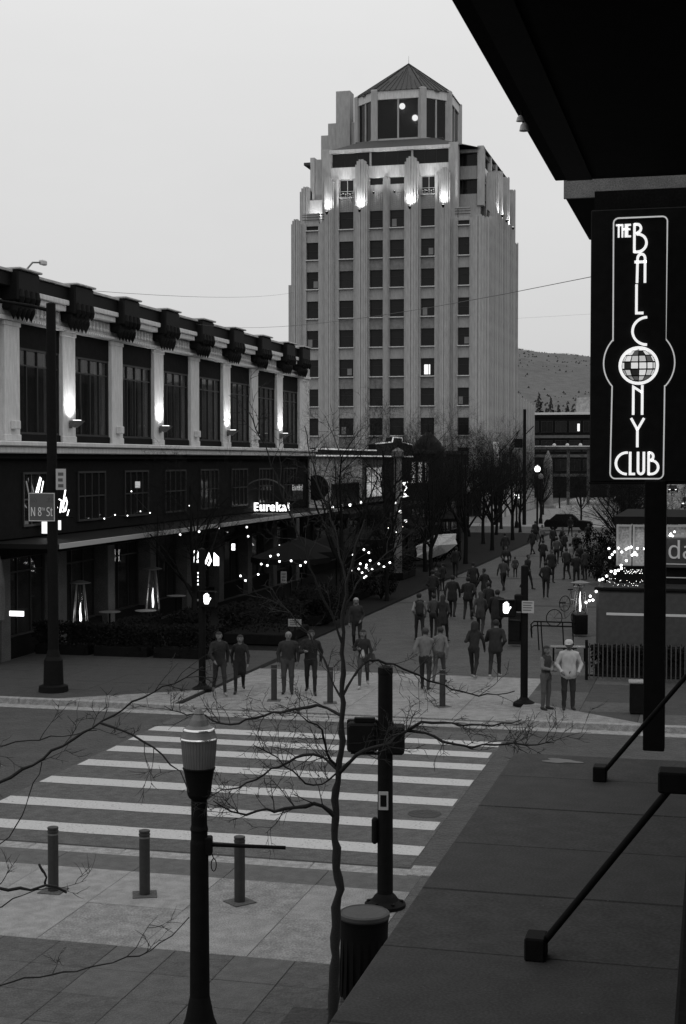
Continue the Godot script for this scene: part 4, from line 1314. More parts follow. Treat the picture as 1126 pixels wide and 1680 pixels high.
# ---------------------------------------------------------------- near street furniture
func text(parent: Node, called: String, s: String, h: float, at: Vector3, m: Material, depth := 0.012, sx := 1.0, bold := false, turn := 0.0) -> MeshInstance3D:
	var tm := TextMesh.new()
	var f := SystemFont.new()
	f.font_names = PackedStringArray(["Droid Sans"])
	if bold: f.font_weight = 700
	tm.font = f
	tm.text = s
	tm.font_size = 48
	tm.pixel_size = h / 36.0
	tm.depth = depth
	tm.curve_step = 1.5
	return put(tm, called, m, parent, at, Basis(Vector3.UP, turn).scaled(Vector3(sx, 1, 1)))

func build_near_street() -> void:
	# bollards
	var b := thing("bollard", "left one of the three near bollards", "bollard", Vector3(-9.63, 0, -20.11), 0, "bollards by the crossing")
	var g := Geo.new()
	g.lathe(Vector3.ZERO, [Vector2(0.08, 0), Vector2(0.08, 0.9), Vector2(0.086, 0.905), Vector2(0.086, 0.925), Vector2(0.076, 0.93), Vector2(0.076, 0.945), Vector2(0.084, 0.95), Vector2(0.082, 0.975), Vector2(0.05, 0.985), Vector2(0, 0.99)], 18)
	part(g, "post", M.bollard_metal, b)
	g = Geo.new()
	g.lathe(Vector3.ZERO, [Vector2(0.0811, 0.86), Vector2(0.0811, 0.885)], 18)
	part(g, "band", M.grey_metal, b)
	g = Geo.new()
	g.cbox(Vector3(0, 0.006, 0), Vector3(0.36, 0.016, 0.36), 0.003)
	part(g, "base_plate", M.paver_b, b)
	copy(b, "middle one of the three near bollards, left of the lamp post", Vector3(-8.22, 0, -20.27), 0.4)
	copy(b, "right one of the three near bollards, right of the lamp post", Vector3(-6.73, 0, -20.28), 0.9)
	copy(b, "left one of the far bollards, in front of the bald man", Vector3(-11.56, -0.02, -37.83), 0.2)
	copy(b, "middle one of the far bollards, left of the tree trunk", Vector3(-9.98, -0.02, -37.81), 0.3)
	copy(b, "right one of the far bollards, beside the walking couple", Vector3(-6.95, -0.02, -37.98), 0.7)
	# lamp post
	var l := thing("street_lamp", "dark lamp post with an unlit glass urn and bright rings standing for reflections in the foreground", "street lamp", Vector3(-5.46, 0, -15.05))
	g = Geo.new()
	g.lathe(Vector3.ZERO, [Vector2(0.2, 0), Vector2(0.2, 0.25), Vector2(0.16, 0.35), Vector2(0.13, 0.5), Vector2(0.11, 0.6), Vector2(0.1, 2.3), Vector2(0.092, 2.34), Vector2(0.092, 2.42), Vector2(0.1, 2.45), Vector2(0.088, 2.5), Vector2(0.088, 2.78)], 20)
	part(g, "post", M.black_paint, l)
	g = Geo.new()
	g.lathe(Vector3.ZERO, [Vector2(0.088, 2.78), Vector2(0.11, 2.8), Vector2(0.13, 2.84), Vector2(0.145, 2.98), Vector2(0.168, 3.1), Vector2(0.182, 3.13), Vector2(0.17, 3.14)], 24)
	part(g, "cup", M.black_paint, l)
	g = Geo.new()
	for i in 36:
		# ribbed glass: each rib is a shallow ridge
		var a0 := TAU * i / 36
		var a1 := TAU * (i + 0.5) / 36
		var a2 := TAU * (i + 1) / 36
		var rows := [[0.172, 3.14], [0.188, 3.3], [0.198, 3.44]]
		for r in 2:
			var lo: Array = rows[r]
			var hi: Array = rows[r + 1]
			for sg in [[a0, a1, 0.97, 1.0], [a1, a2, 1.0, 0.97]]:
				g.quad(Vector3(cos(sg[0]) * lo[0] * sg[2], lo[1], -sin(sg[0]) * lo[0] * sg[2]), Vector3(cos(sg[1]) * lo[0] * sg[3], lo[1], -sin(sg[1]) * lo[0] * sg[3]), Vector3(cos(sg[1]) * hi[0] * sg[3], hi[1], -sin(sg[1]) * hi[0] * sg[3]), Vector3(cos(sg[0]) * hi[0] * sg[2], hi[1], -sin(sg[0]) * hi[0] * sg[2]))
	part(g, "globe", M.lamp_glass, l)
	g = Geo.new()
	g.lathe(Vector3.ZERO, [Vector2(0.03, 3.1), Vector2(0.035, 3.2), Vector2(0.035, 3.3), Vector2(0.0, 3.36)], 10)
	part(g, "bulb", M.white_paint, l)
	var cap := Geo.new()
	cap.lathe(Vector3.ZERO, [Vector2(0.198, 3.44), Vector2(0.205, 3.445), Vector2(0.207, 3.455), Vector2(0.2, 3.468)], 28)
	var co := part(cap, "lower_glint_ring", M.bright_metal, l)  # reflection on the cap, put in as a thin bright ring
	g = Geo.new()
	g.lathe(Vector3.ZERO, [Vector2(0.2, 3.468), Vector2(0.186, 3.5), Vector2(0.17, 3.545)], 28)
	part(g, "waist", M.grey_metal, l)
	g = Geo.new()
	g.lathe(Vector3.ZERO, [Vector2(0.17, 3.545), Vector2(0.176, 3.55), Vector2(0.172, 3.562), Vector2(0.16, 3.57)], 28)
	part(g, "upper_glint_ring", M.bright_metal, l)  # upper cap reflection, likewise put in as a bright ring
	g = Geo.new()
	g.lathe(Vector3.ZERO, [Vector2(0.16, 3.57), Vector2(0.11, 3.6), Vector2(0.09, 3.66), Vector2(0.072, 3.69), Vector2(0.055, 3.72), Vector2(0.06, 3.73), Vector2(0.04, 3.76), Vector2(0.025, 3.78), Vector2(0, 3.79)], 16)
	part(g, "finial", M.grey_metal, l)
	g = Geo.new()
	g.tube([Vector3(0.09, 2.28, 0), Vector3(0.95, 2.25, 0.02)], [0.022, 0.02], 8)
	g.cbox(Vector3(0.1, 2.27, 0), Vector3(0.09, 0.2, 0.14), 0.015)
	part(g, "banner_arm", M.black_paint, l)
	g = Geo.new()
	var lp := []
	for i in 13:
		var a := TAU * i / 12
		lp.append(Vector3(0.16 + cos(a) * 0.028, 2.06 + sin(a) * 0.07, 0.02))
	var lr := []
	for i in 13: lr.append(0.006)
	g.tube(lp, lr, 5, false)
	g.tube([Vector3(0.13, 2.2, 0.01), Vector3(0.16, 2.13, 0.02)], [0.006, 0.006], 5)
	part(g, "hook", M.black_paint, l)
	l.rotation.y = deg_to_rad(14.3)
	# traffic pole with the backs of two pedestrian signal heads
	var p := thing("signal_pole", "dark near signal pole seen from behind with boxy pedestrian heads", "signal pole", Vector3(-4.61, 0, -20.6), deg_to_rad(10))
	g = Geo.new()
	g.lathe(Vector3.ZERO, [Vector2(0.3, 0), Vector2(0.3, 0.05), Vector2(0.2, 0.1), Vector2(0.16, 0.16), Vector2(0.115, 0.2), Vector2(0.105, 3.4), Vector2(0.11, 3.42), Vector2(0.107, 3.5), Vector2(0, 3.54)], 20)
	part(g, "post", M.black_paint, p)
	g = Geo.new()
	for a in 6:
		g.lathe(Vector3(cos(a * TAU / 6) * 0.24, 0.05, sin(a * TAU / 6) * 0.24), [Vector2(0.03, 0), Vector2(0.03, 0.05), Vector2(0, 0.06)], 6)
	part(g, "anchor_bolt", M.black_metal, p)
	g = Geo.new()
	g.cbox(Vector3(-0.34, 2.48, -0.02), Vector3(0.42, 0.42, 0.24), 0.03)
	g.cbox(Vector3(-0.34, 2.48, -0.16), Vector3(0.46, 0.46, 0.06), 0.02)
	g.box(Vector3(-0.3, 2.73, -0.02), Vector3(0.3, 0.06, 0.1))
	g.tube([Vector3(-0.5, 2.25, 0), Vector3(-0.1, 2.24, 0)], [0.025, 0.025], 6)
	part(g, "signal_head", M.black_paint, p)
	g = Geo.new()
	g.cbox(Vector3(0.16, 2.46, 0.02), Vector3(0.24, 0.4, 0.38), 0.03)
	g.box(Vector3(0.06, 2.68, 0.0), Vector3(0.12, 0.05, 0.1))
	part(g, "signal_head", M.black_paint, p)
	g = Geo.new()
	g.cbox(Vector3(-0.02, 1.58, 0.125), Vector3(0.14, 0.27, 0.012), 0.004)
	var pl := part(g, "notice_plate", M.sign_grey, p)
	g = Geo.new()
	g.cbox(Vector3(-0.02, 1.58, 0.133), Vector3(0.09, 0.17, 0.004), 0.0015)
	part(g, "notice_symbol", M.black_paint, pl)
	g = Geo.new()
	g.cbox(Vector3(-0.15, 1.12, 0.02), Vector3(0.09, 0.38, 0.14), 0.03)
	part(g, "push_button_box", M.black_paint, p)
	# litter bin by the tree
	var c := thing("litter_bin", "dark round litter bin with a domed lid beside the tree trunk", "litter bin", Vector3(-4.05, 0, -16.95))
	g = Geo.new()
	g.lathe(Vector3.ZERO, [Vector2(0.24, 0), Vector2(0.26, 0.03), Vector2(0.29, 0.95), Vector2(0.3, 1.0), Vector2(0.29, 1.02)], 28)
	part(g, "body", M.black_paint, c)
	for i in 20:
		var a := TAU * i / 20
		var sl := Geo.new()
		sl.box(Vector3(0, 0.5, 0.285), Vector3(0.05, 0.86, 0.014), Basis(Vector3(1, 0, 0), -0.03))
		put(sl.mesh(), "slat", M.black_metal, c, Vector3.ZERO, Basis(Vector3.UP, a))
	g = Geo.new()
	g.lathe(Vector3.ZERO, [Vector2(0.3, 1.0), Vector2(0.31, 1.02), Vector2(0.305, 1.06), Vector2(0.28, 1.075), Vector2(0.27, 1.065), Vector2(0.14, 1.075), Vector2(0, 1.08)], 28)
	part(g, "lid", M.bin_lid, c)
	# round manhole cover on the crossing
	var mh := Geo.new()
	mh.lathe(Vector3.ZERO, [Vector2(0.32, 0), Vector2(0.31, 0.004), Vector2(0, 0.004)], 20)
	var mo := part(mh, "manhole_cover", M.dark_paver, self, Vector3(-5.2, -0.09, -26.6))
	tag(mo, "dark round manhole cover between the painted bars near the right end", "manhole cover")

# ---------------------------------------------------------------- trees
func V(x: float, y: float, z: float) -> Vector3:
	return Vector3(x, y, z)

func twig(g: Geo, p: Vector3, d: Vector3, ln: float, r: float, depth: int, lift: float, droop: float, dens: float) -> void:
	var n := 4 if depth > 0 else 3
	var pts := [p]
	var rad := [r]
	var q := p
	var dir := d.normalized()
	for i in n:
		dir = (dir + Vector3(rng.randf_range(-1, 1), rng.randf_range(-1, 1) + lift, rng.randf_range(-1, 1)) * droop).normalized()
		q += dir * ln / n
		pts.append(q)
		rad.append(r * (1.0 - 0.62 * (i + 1) / n))
	g.tube(pts, rad, 5 if r > 0.03 else (4 if r > 0.01 else 3), false)
	if depth <= 0: return
	var kids := int(round(dens * rng.randf_range(0.8, 1.25)))
	for i in kids:
		var t := rng.randf_range(0.25, 1.0)
		var f := t * n
		var k := mini(int(f), n - 1)
		var at: Vector3 = pts[k].lerp(pts[k + 1], f - k)
		var side := dir.cross(Vector3(rng.randf_range(-1, 1), rng.randf_range(-1, 1), rng.randf_range(-1, 1))).normalized()
		var nd := (dir * 0.75 + side * rng.randf_range(0.5, 1.0)).normalized()
		twig(g, at, nd, ln * rng.randf_range(0.42, 0.68), maxf(r * 0.5 * (1.0 - 0.5 * t), 0.0035), depth - 1, lift, droop, dens)

func bare_tree(label: String, at: Vector3, h: float, r: float, seed_: int, group: String, depth := 4, dens := 4.0, rmin := 0.02) -> Node3D:
	rng.seed = seed_
	var o := thing("bare_tree", label, "tree", at, rng.randf() * TAU, group)
	var tg := Geo.new()
	var top := h * 0.3
	tg.tube([Vector3(0, -0.1, 0), Vector3(0, 0.3, 0), Vector3(rng.randf_range(-.1, .1), top * 0.6, rng.randf_range(-.1, .1)), Vector3(0, top, 0)], [r * 1.4, r * 1.05, r * 0.95, r * 0.85], 9)
	part(tg, "trunk", M.bark_far, o)
	var g := Geo.new()
	var limbs := 6
	for i in limbs:
		var a := TAU * i / limbs + rng.randf_range(-.4, .4)
		var up := rng.randf_range(0.7, 2.2)
		twig(g, Vector3(0, top - rng.randf_range(0, h * 0.06), 0), Vector3(cos(a), up, sin(a)), h * rng.randf_range(0.42, 0.6), r * 0.55, depth, 0.25, 0.16, dens)
	twig(g, Vector3(0, top, 0), Vector3(0.05, 1, 0.03), h * 0.6, r * 0.7, depth, 0.3, 0.1, dens + 1)
	part(g, "crown", M.bark_far, o)
	return o

func limb(g: Geo, pts: Array, r0: float, r1: float, twigs: float, ln: float, depth := 2) -> void:
	# smooth the hand-laid line, then set side twigs along it
	var cv := Curve3D.new()
	for i in pts.size():
		var a: Vector3 = pts[maxi(i - 1, 0)]
		var b: Vector3 = pts[mini(i + 1, pts.size() - 1)]
		var t := (b - a) / 6.0
		cv.add_point(pts[i], -t, t)
	var total := cv.get_baked_length()
	var n := maxi(6, int(total / 0.11))
	var P := []
	var R := []
	for i in n + 1:
		var q := cv.sample_baked(total * i / n)
		var k := float(i) / n
		q += Vector3(sin(i * 1.7 + r0 * 900), cos(i * 2.3), sin(i * 2.9)) * 0.012 * minf(1.0, k * 4)
		P.append(q)
		R.append(lerpf(r0, r1, k) * (1.0 + 0.13 * sin(i * 2.1) + 0.08 * sin(i * 5.3)))
	g.tube(P, R, 8 if r0 > 0.025 else 6, true)
	if twigs <= 0: return
	for i in int(total * twigs):
		var s := rng.randf_range(0.12, 1.0)
		var j := mini(int(s * n), n - 1)
		var d: Vector3 = (P[j + 1] - P[j]).normalized()
		var side := d.cross(Vector3(rng.randf_range(-1, 1), rng.randf_range(-1, 1), rng.randf_range(-1, 1))).normalized()
		twig(g, P[j], d * 0.7 + side * rng.randf_range(0.4, 1.0) + Vector3(0, 0.2, 0), ln * rng.randf_range(0.4, 1.2), maxf(R[j] * 0.42, 0.005), depth, 0.12, 0.28, 2.6)

func build_trees() -> void:
	rng.seed = 99
	# slim street tree in the foreground, laid out limb by limb
	var o := thing("street_tree", "slim bare tree with crooked side branches in front of the crosswalk", "tree", Vector3.ZERO)
	var br := {
		"trunk": [V(-4.16,0.19,-15.85), V(-4.14,0.66,-15.87), V(-4.13,1.07,-15.89), V(-4.13,1.38,-15.90), V(-4.09,1.63,-15.92), V(-4.12,1.84,-15.92), V(-4.14,2.10,-15.93), V(-4.15,2.45,-15.94), V(-4.13,2.86,-15.95), V(-4.09,3.17,-15.98), V(-4.08,3.55,-15.99), V(-4.08,3.88,-16.01), V(-4.08,4.24,-16.02), V(-4.08,4.67,-16.03), V(-4.04,5.08,-16.06), V(-3.95,5.50,-16.10), V(-3.85,5.84,-16.14)],
		"a": [V(-4.15,2.45,-15.94), V(-4.23,2.58,-15.84), V(-4.31,2.64,-15.74), V(-4.55,2.61,-15.60), V(-4.73,2.60,-15.47), V(-4.87,2.63,-15.36), V(-4.98,2.59,-15.25), V(-5.05,2.62,-15.15), V(-5.14,2.69,-15.05), V(-5.25,2.79,-14.95)],
		"b": [V(-4.09,3.60,-15.99), V(-4.22,3.65,-16.05), V(-4.41,3.69,-16.10), V(-4.64,3.63,-16.13), V(-5.00,3.56,-16.13), V(-5.30,3.46,-16.14), V(-5.57,3.40,-16.16), V(-5.85,3.52,-16.19), V(-6.08,3.49,-16.22), V(-6.33,3.58,-16.25)],
		"c": [V(-4.13,2.99,-15.96), V(-4.28,3.10,-16.02), V(-4.54,3.13,-16.04), V(-4.76,3.01,-16.07), V(-4.99,2.90,-16.09), V(-5.29,2.71,-16.10), V(-5.59,2.63,-16.11), V(-5.76,2.52,-16.15)],
		"c2": [V(-4.14,3.04,-15.96), V(-4.22,3.17,-15.84), V(-4.22,3.36,-15.74), V(-4.21,3.49,-15.65), V(-4.32,3.60,-15.52), V(-4.49,3.75,-15.38)],
		"d": [V(-4.11,2.95,-15.96), V(-3.96,3.11,-15.90), V(-3.77,3.26,-15.85), V(-3.49,3.34,-15.83), V(-3.27,3.53,-15.79), V(-3.06,3.62,-15.74), V(-2.78,3.62,-15.71), V(-2.51,3.62,-15.67), V(-2.17,3.65,-15.66), V(-2.00,3.72,-15.60)],
		"e": [V(-3.30,3.50,-15.83), V(-3.06,3.49,-15.76), V(-2.81,3.41,-15.69), V(-2.56,3.39,-15.63), V(-2.16,3.45,-15.60), V(-1.83,3.46,-15.56), V(-1.62,3.52,-15.48)],
		"f": [V(-4.07,3.84,-16.01), V(-3.99,4.03,-16.15), V(-3.89,4.18,-16.30), V(-3.83,4.19,-16.43), V(-3.59,4.11,-16.60), V(-3.26,3.93,-16.80), V(-3.08,3.84,-16.96), V(-2.74,3.71,-17.15), V(-2.30,3.73,-17.38)],
		"g": [V(-4.08,3.78,-16.00), V(-4.20,3.93,-16.08), V(-4.30,4.12,-16.17), V(-4.45,4.35,-16.24), V(-4.68,4.62,-16.29), V(-4.95,4.86,-16.34)],
		"h": [V(-4.08,4.39,-16.02), V(-4.18,4.75,-15.93), V(-4.33,5.10,-15.81), V(-4.44,5.51,-15.71), V(-4.62,5.99,-15.60), V(-4.80,6.57,-15.49), V(-4.99,7.04,-15.37)],
		"i": [V(-4.07,4.81,-16.04), V(-3.97,5.07,-16.23), V(-3.84,5.27,-16.43), V(-3.67,5.43,-16.63), V(-3.53,5.60,-16.83)],
		"j": [V(-4.04,5.08,-16.06), V(-4.17,5.49,-16.17), V(-4.28,5.83,-16.29), V(-4.48,6.25,-16.38), V(-4.66,6.89,-16.48)],
		"k": [V(-4.14,2.95,-15.96), V(-4.31,2.83,-15.75), V(-4.47,2.97,-15.56), V(-4.69,3.24,-15.36), V(-4.85,3.37,-15.17)],
	}
	var tg := Geo.new()
	var tp: Array = br.trunk
	tp[0] = Vector3(-4.16, -0.02, -15.84)
	limb(tg, tp, 0.064, 0.011, 0, 0)
	part(tg, "trunk", M.bark, o)
	var rr := {"a": 0.028, "b": 0.02, "c": 0.019, "c2": 0.018, "d": 0.026, "e": 0.019, "f": 0.018, "g": 0.014, "h": 0.016, "i": 0.012, "j": 0.013, "k": 0.012}
	for key in rr:
		var g := Geo.new()
		limb(g, br[key], rr[key], 0.006, 10.0 if key in ["a", "b", "c", "c2", "d", "e", "k"] else 7.0, 0.42, 2)
		part(g, "branch", M.bark, o)
	# soil grate round the foot
	var gr := Geo.new()
	gr.cbox(Vector3(-4.16, 0.004, -15.84), Vector3(1.3, 0.02, 1.3), 0.005)
	tag(part(gr, "tree_grate", M.dark_paver, self), "dark square tree grate at the foot of the slim tree", "tree grate")
	# second tree, standing just outside the left edge, reaching in with long branches
	var o2 := thing("street_tree", "bare tree at the left edge reaching long thin branches over the crosswalk", "tree", Vector3.ZERO)
	var b2 := {
		"m": [V(-7.40,3.03,-12.45), V(-6.97,3.24,-12.61), V(-6.66,3.40,-12.75), V(-6.45,3.51,-12.86), V(-6.14,3.72,-13.00), V(-5.58,4.07,-13.20), V(-5.37,4.21,-13.31), V(-5.05,4.35,-13.45), V(-4.86,4.48,-13.56)],
		"n": [V(-5.76,3.95,-13.10), V(-5.47,3.87,-13.09), V(-5.22,3.75,-13.07), V(-4.99,3.59,-13.04), V(-4.85,3.44,-12.99), V(-4.78,3.37,-12.92)],
		"o": [V(-7.13,2.62,-11.98), V(-6.71,2.54,-12.13), V(-6.40,2.53,-12.25), V(-6.15,2.50,-12.35), V(-6.03,2.54,-12.42), V(-5.85,2.46,-12.51)],
		"q": [V(-6.86,1.71,-11.50), V(-6.46,1.76,-11.66), V(-6.17,1.81,-11.78), V(-5.88,1.86,-11.91), V(-5.63,1.88,-12.03), V(-5.28,1.95,-12.17), V(-4.92,2.05,-12.32), V(-4.76,2.19,-12.42), V(-4.63,2.31,-12.50)],
		"r": [V(-7.00,3.65,-12.67), V(-6.69,3.74,-12.81), V(-6.37,3.79,-12.94), V(-6.04,3.83,-13.08), V(-5.83,3.87,-13.18)],
		"s": [V(-6.05,2.52,-12.46), V(-6.05,2.65,-12.46), V(-6.12,2.71,-12.45)],
		"t": [V(-6.59,2.37,-11.90), V(-6.33,2.41,-12.11), V(-6.15,2.49,-12.30), V(-6.05,2.52,-12.46)],
		"u": [V(-6.85,3.08,-12.38), V(-6.56,2.85,-12.55), V(-6.44,3.03,-12.69), V(-6.37,3.30,-12.82), V(-6.31,3.57,-12.95)],
	}
	tg = Geo.new()
	limb(tg, [Vector3(-8.3, -0.02, -11.9), Vector3(-8.25, 1.2, -11.95), Vector3(-8.2, 2.4, -12.0), Vector3(-8.1, 3.6, -12.1), Vector3(-8.15, 5.0, -12.1), Vector3(-8.05, 6.6, -12.2)], 0.08, 0.03, 0, 0)
	part(tg, "trunk", M.bark, o2)
	var jn := {"m": Vector3(-8.2, 2.6, -12.0), "o": Vector3(-8.22, 2.2, -11.95), "q": Vector3(-8.25, 1.4, -11.9), "r": Vector3(-8.12, 3.4, -12.1), "t": Vector3(-8.22, 2.0, -11.95), "u": Vector3(-8.15, 3.1, -12.05)}
	var r2 := {"m": 0.026, "n": 0.014, "o": 0.024, "q": 0.013, "r": 0.011, "s": 0.012, "t": 0.01, "u": 0.007}
	for key in r2:
		var g := Geo.new()
		var pts: Array = b2[key]
		if jn.has(key): pts = [jn[key]] + pts
		limb(g, pts, r2[key], 0.012 if key in ["o", "s"] else 0.005, 3.2 if key in ["m", "n"] else 1.2, 0.45, 2)
		part(g, "branch", M.bark, o2)
	# trees along the pedestrian street
	var grp := "bare trees along the pedestrian street"
	var a := bare_tree("bare street tree beside the patio nearest the crosswalk on the left", Vector3(-18.0, 0, -49.2), 6.2, 0.11, 71, grp, 4, 4.4)
	var b := bare_tree("bare street tree hung with bulbs in the middle of the left row", Vector3(-15.3, 0, -60), 7.4, 0.13, 72, grp, 4, 4.6)
	copy(a, "third bare street tree of the left row, before the pale-walled shop", Vector3(-15.8, 0, -71), 1.2, Vector3(1.2, 1.25, 1.2))
	copy(b, "fourth bare street tree of the left row, by the folded white parasol", Vector3(-16.4, 0, -84), 2.5, Vector3(1, 1.02, 1))
	copy(a, "fifth bare street tree of the left row, by the turret building", Vector3(-17.0, 0, -99), 3.9, Vector3(1.25, 1.25, 1.25))
	copy(b, "sixth bare street tree of the left row, below the turret", Vector3(-17.5, 0, -113), 0.7, Vector3(1, 1, 1))
	copy(b, "last bare street tree of the left row at the second crossing", Vector3(-18.5, 0, -127), 5.2, Vector3(1, 0.92, 1))
	copy(a, "bare street tree in front of the tower door", Vector3(-21.5, 0, -147), 2.0, Vector3(1.35, 1.2, 1.35))
	copy(b, "bare street tree under the flag on the tower", Vector3(-18.2, 0, -158), 4.4, Vector3(1.1, 0.9, 1.1))
	copy(b, "bare tree on the right of the street before the string-lit pavilion", Vector3(-5.3, 0, -92), 0.4, Vector3(1.05, 0.78, 1.05))
	copy(a, "bare tree on the right of the street past the bicycles", Vector3(-6.4, 0, -112), 3.3, Vector3(1.35, 1.0, 1.35))
	copy(b, "bare tree behind the pavilion on the right", Vector3(-3.2, 0, -74), 2.1, Vector3(0.9, 0.72, 0.9))
	k_shrubs()
	var more := [[-14.7, -66, 0, 0.8, "slim bare tree in the middle of the plaza left of the walkers"], [-14.9, -78, 1, 0.95, "bare tree beside the directory column"], [-15.2, -91, 0, 1.2, "bare tree just past the pale parasol"], [-15.6, -105, 1, 1.0, "bare tree on the left before the turret, street side"], [-16.0, -119, 0, 1.25, "bare tree on the left past the turret, street side"], [-17.2, -133, 1, 0.95, "bare tree at the left kerb of the second crossing"], [-19.8, -139, 0, 1.2, "bare tree before the tower on the second crossing"], [-23.5, -140, 1, 1.0, "bare tree at the left of the tower front"], [-26.0, -146, 0, 1.1, "bare tree against the tower base, left"], [-22.0, -152.8, 1, 0.9, "bare tree against the tower base, right"], [-5.0, -84, 0, 0.95, "bare tree on the right among the dark shrubs"], [-5.9, -99, 1, 0.8, "bare tree on the right beyond the dark shrubs"], [-6.8, -122, 1, 0.85, "bare tree on the right near the second crossing"], [-8.6, -147, 0, 1.0, "bare tree at the start of the far street, right"], [-13.2, -150, 1, 0.8, "bare tree at the start of the far street, left"], [-6.0, -156, 1, 0.9, "bare tree at the right of the far street entrance"]]
	for q in more:
		copy(a if q[2] == 0 else b, q[4], Vector3(q[0], 0, q[1]), q[0] * 3.1 + q[1], Vector3(1, 1, 1) * q[3])
	var fgrp := "bare trees along the far street"
	var k := 0
	for q in [[-20.0, -176], [-3.2, -165], [-20.5, -200], [-3.0, -190], [-20.0, -232], [-2.6, -222], [-19.5, -268], [-2.4, -262], [-19.5, -310], [-2.2, -310]]:
		var c := copy(a if k % 2 else b, "", Vector3(q[0], 0, q[1]), 1.3 * k, Vector3(1, 0.95, 1) * (0.75 if q[0] < -10 else 0.66))
		c.set_meta("label", ["first", "second", "third", "fourth", "fifth"][k / 2] + (" bare tree on the left side of the far street" if q[0] < -10 else " bare tree on the right side of the far street"))
		c.set_meta("group", fgrp)
		k += 1
	# conifers below the hills
	for i in 7:
		var ch := 14.0 + 5.0 * (i % 3)
		var cn := thing("conifer", ["tallest dark conifer on the skyline left of the far office block", "second tallest dark conifer just right of the tallest", "small dark conifer between the two tall ones", "dark conifer above the left part of the office roof", "dark conifer above the middle of the office roof", "dark conifer next to the pale plant room", "low dark conifer at the far left beside the tower"][i], "tree", [V(-46.7, 0, -400), V(-43.5, 0, -400), V(-45.2, 0, -404), V(-41.6, 0, -402), V(-39.6, 0, -405), V(-37.8, 0, -402), V(-48.8, 0, -398)][i], i * 1.1, "dark conifers behind the office block")
		ch = [24.6, 23.4, 20.5, 21.6, 21.9, 21.2, 20.6][i]
		rng.seed = 300 + i
		var g := Geo.new()
		for j in 260:
			var y := 1.5 + (ch - 1.5) * rng.randf()
			var rad := (ch - y) * 0.24 * rng.randf_range(0.5, 1.05) + 0.2
			var an := rng.randf() * TAU
			var base := Vector3(0, y + 0.3, 0)
			var tip := Vector3(cos(an) * rad, y - rad * 0.25, sin(an) * rad)
			var sd := Vector3(-sin(an), 0, cos(an)) * rad * 0.3
			g.tri(base, tip + sd, tip - sd); g.tri(base + Vector3(0, 0.2, 0), tip - sd * 0.3, tip + sd + Vector3(0, 0.5, 0))
		part(g, "crown", M.needle, cn)
		var tr := Geo.new()
		tr.tube([Vector3(0, -0.2, 0), Vector3(0, ch, 0)], [0.35, 0.05], 6)
		part(tr, "trunk", M.bark_far, cn)

func k_shrubs() -> void:
	var spots := [V(-6.3, 0, -83), V(-5.2, 0, -87), V(-7.2, 0, -92), V(-4.9, 0, -96), V(-6.6, 0, -101), V(-5.6, 0, -78), V(-17.0, 0, -89), V(-17.4, 0, -96), V(-15.2, 0, -67), V(-14.9, 0, -56)]
	var lab := ["nearest dark shrub on the right by the bicycles", "second dark shrub on the right of the plaza", "third dark shrub on the right of the plaza", "fourth dark shrub on the right of the plaza", "fifth dark shrub on the right of the plaza", "dark shrub beside the pavilion on the right", "dark shrub behind the pale parasol", "dark shrub farther behind the pale parasol", "dark shrub below the bulb cluster", "dark shrub right of the patio hedges"]
	var first: Node3D = null
	for i in spots.size():
		if first == null:
			first = thing("shrub", lab[0], "shrub", spots[0], 0, "dark shrubs along the plaza")
			var g := Geo.new()
			for j in 1600:
				var d := Vector3(rng.randf_range(-1, 1), rng.randf_range(-0.7, 1), rng.randf_range(-1, 1))
				if d.length() > 1.0: continue
				d = d.normalized() * pow(d.length(), 0.5)
				var p := Vector3(d.x * 0.95, 0.85 + d.y * 0.85, d.z * 0.95) * (1.0 + 0.2 * sin(d.x * 7.0) * cos(d.z * 6.0))
				var e := Vector3(rng.randf_range(-1, 1), rng.randf_range(-1, 1), rng.randf_range(-1, 1)).normalized()
				var f := e.cross(Vector3(0.3, 1, 0.2)).normalized() * 0.04
				g.tri(p - f, p + f, p + e * 0.13); g.tri(p - f, p - e * 0.06, p + f)
			part(g, "foliage", M.hedge, first)
			var st := Geo.new()
			for j in 6: st.tube([Vector3(0, -0.05, 0), Vector3(cos(j * 1.05) * 0.5, 1.1, sin(j * 1.05) * 0.5)], [0.03, 0.01], 4)
			part(st, "stems", M.bark_far, first)
		else:
			copy(first, lab[i], spots[i], i * 1.3, Vector3(1, 1, 1) * [1.0, 1.1, 1.25, 0.9, 1.2, 1.0, 1.2, 1.1, 0.9, 0.85][i])

# ---------------------------------------------------------------- plaza furniture
func light_string(label: String, at: Array, r: float, mat: String, group := "string lights") -> Node3D:
	var o := thing("string_lights", label, "string lights", Vector3.ZERO, 0, group)
	var w := Geo.new()
	for i in at.size() - 1:
		var a: Vector3 = at[i]
		var b: Vector3 = at[i + 1]
		if a.distance_to(b) > 4.0: continue
		w.tube([a + Vector3(0, r, 0), (a + b) * 0.5 + Vector3(0, r - 0.05, 0), b + Vector3(0, r, 0)], [0.008, 0.008, 0.008], 3, false)
	if w.v.size() > 0: part(w, "wire", M.wire, o)
	var g := Geo.new()
	g.lathe(Vector3.ZERO, ball(r, 6), 8)
	var me := g.mesh()
	for p in at: put(me, "bulb", M[mat], o, p)
	return o

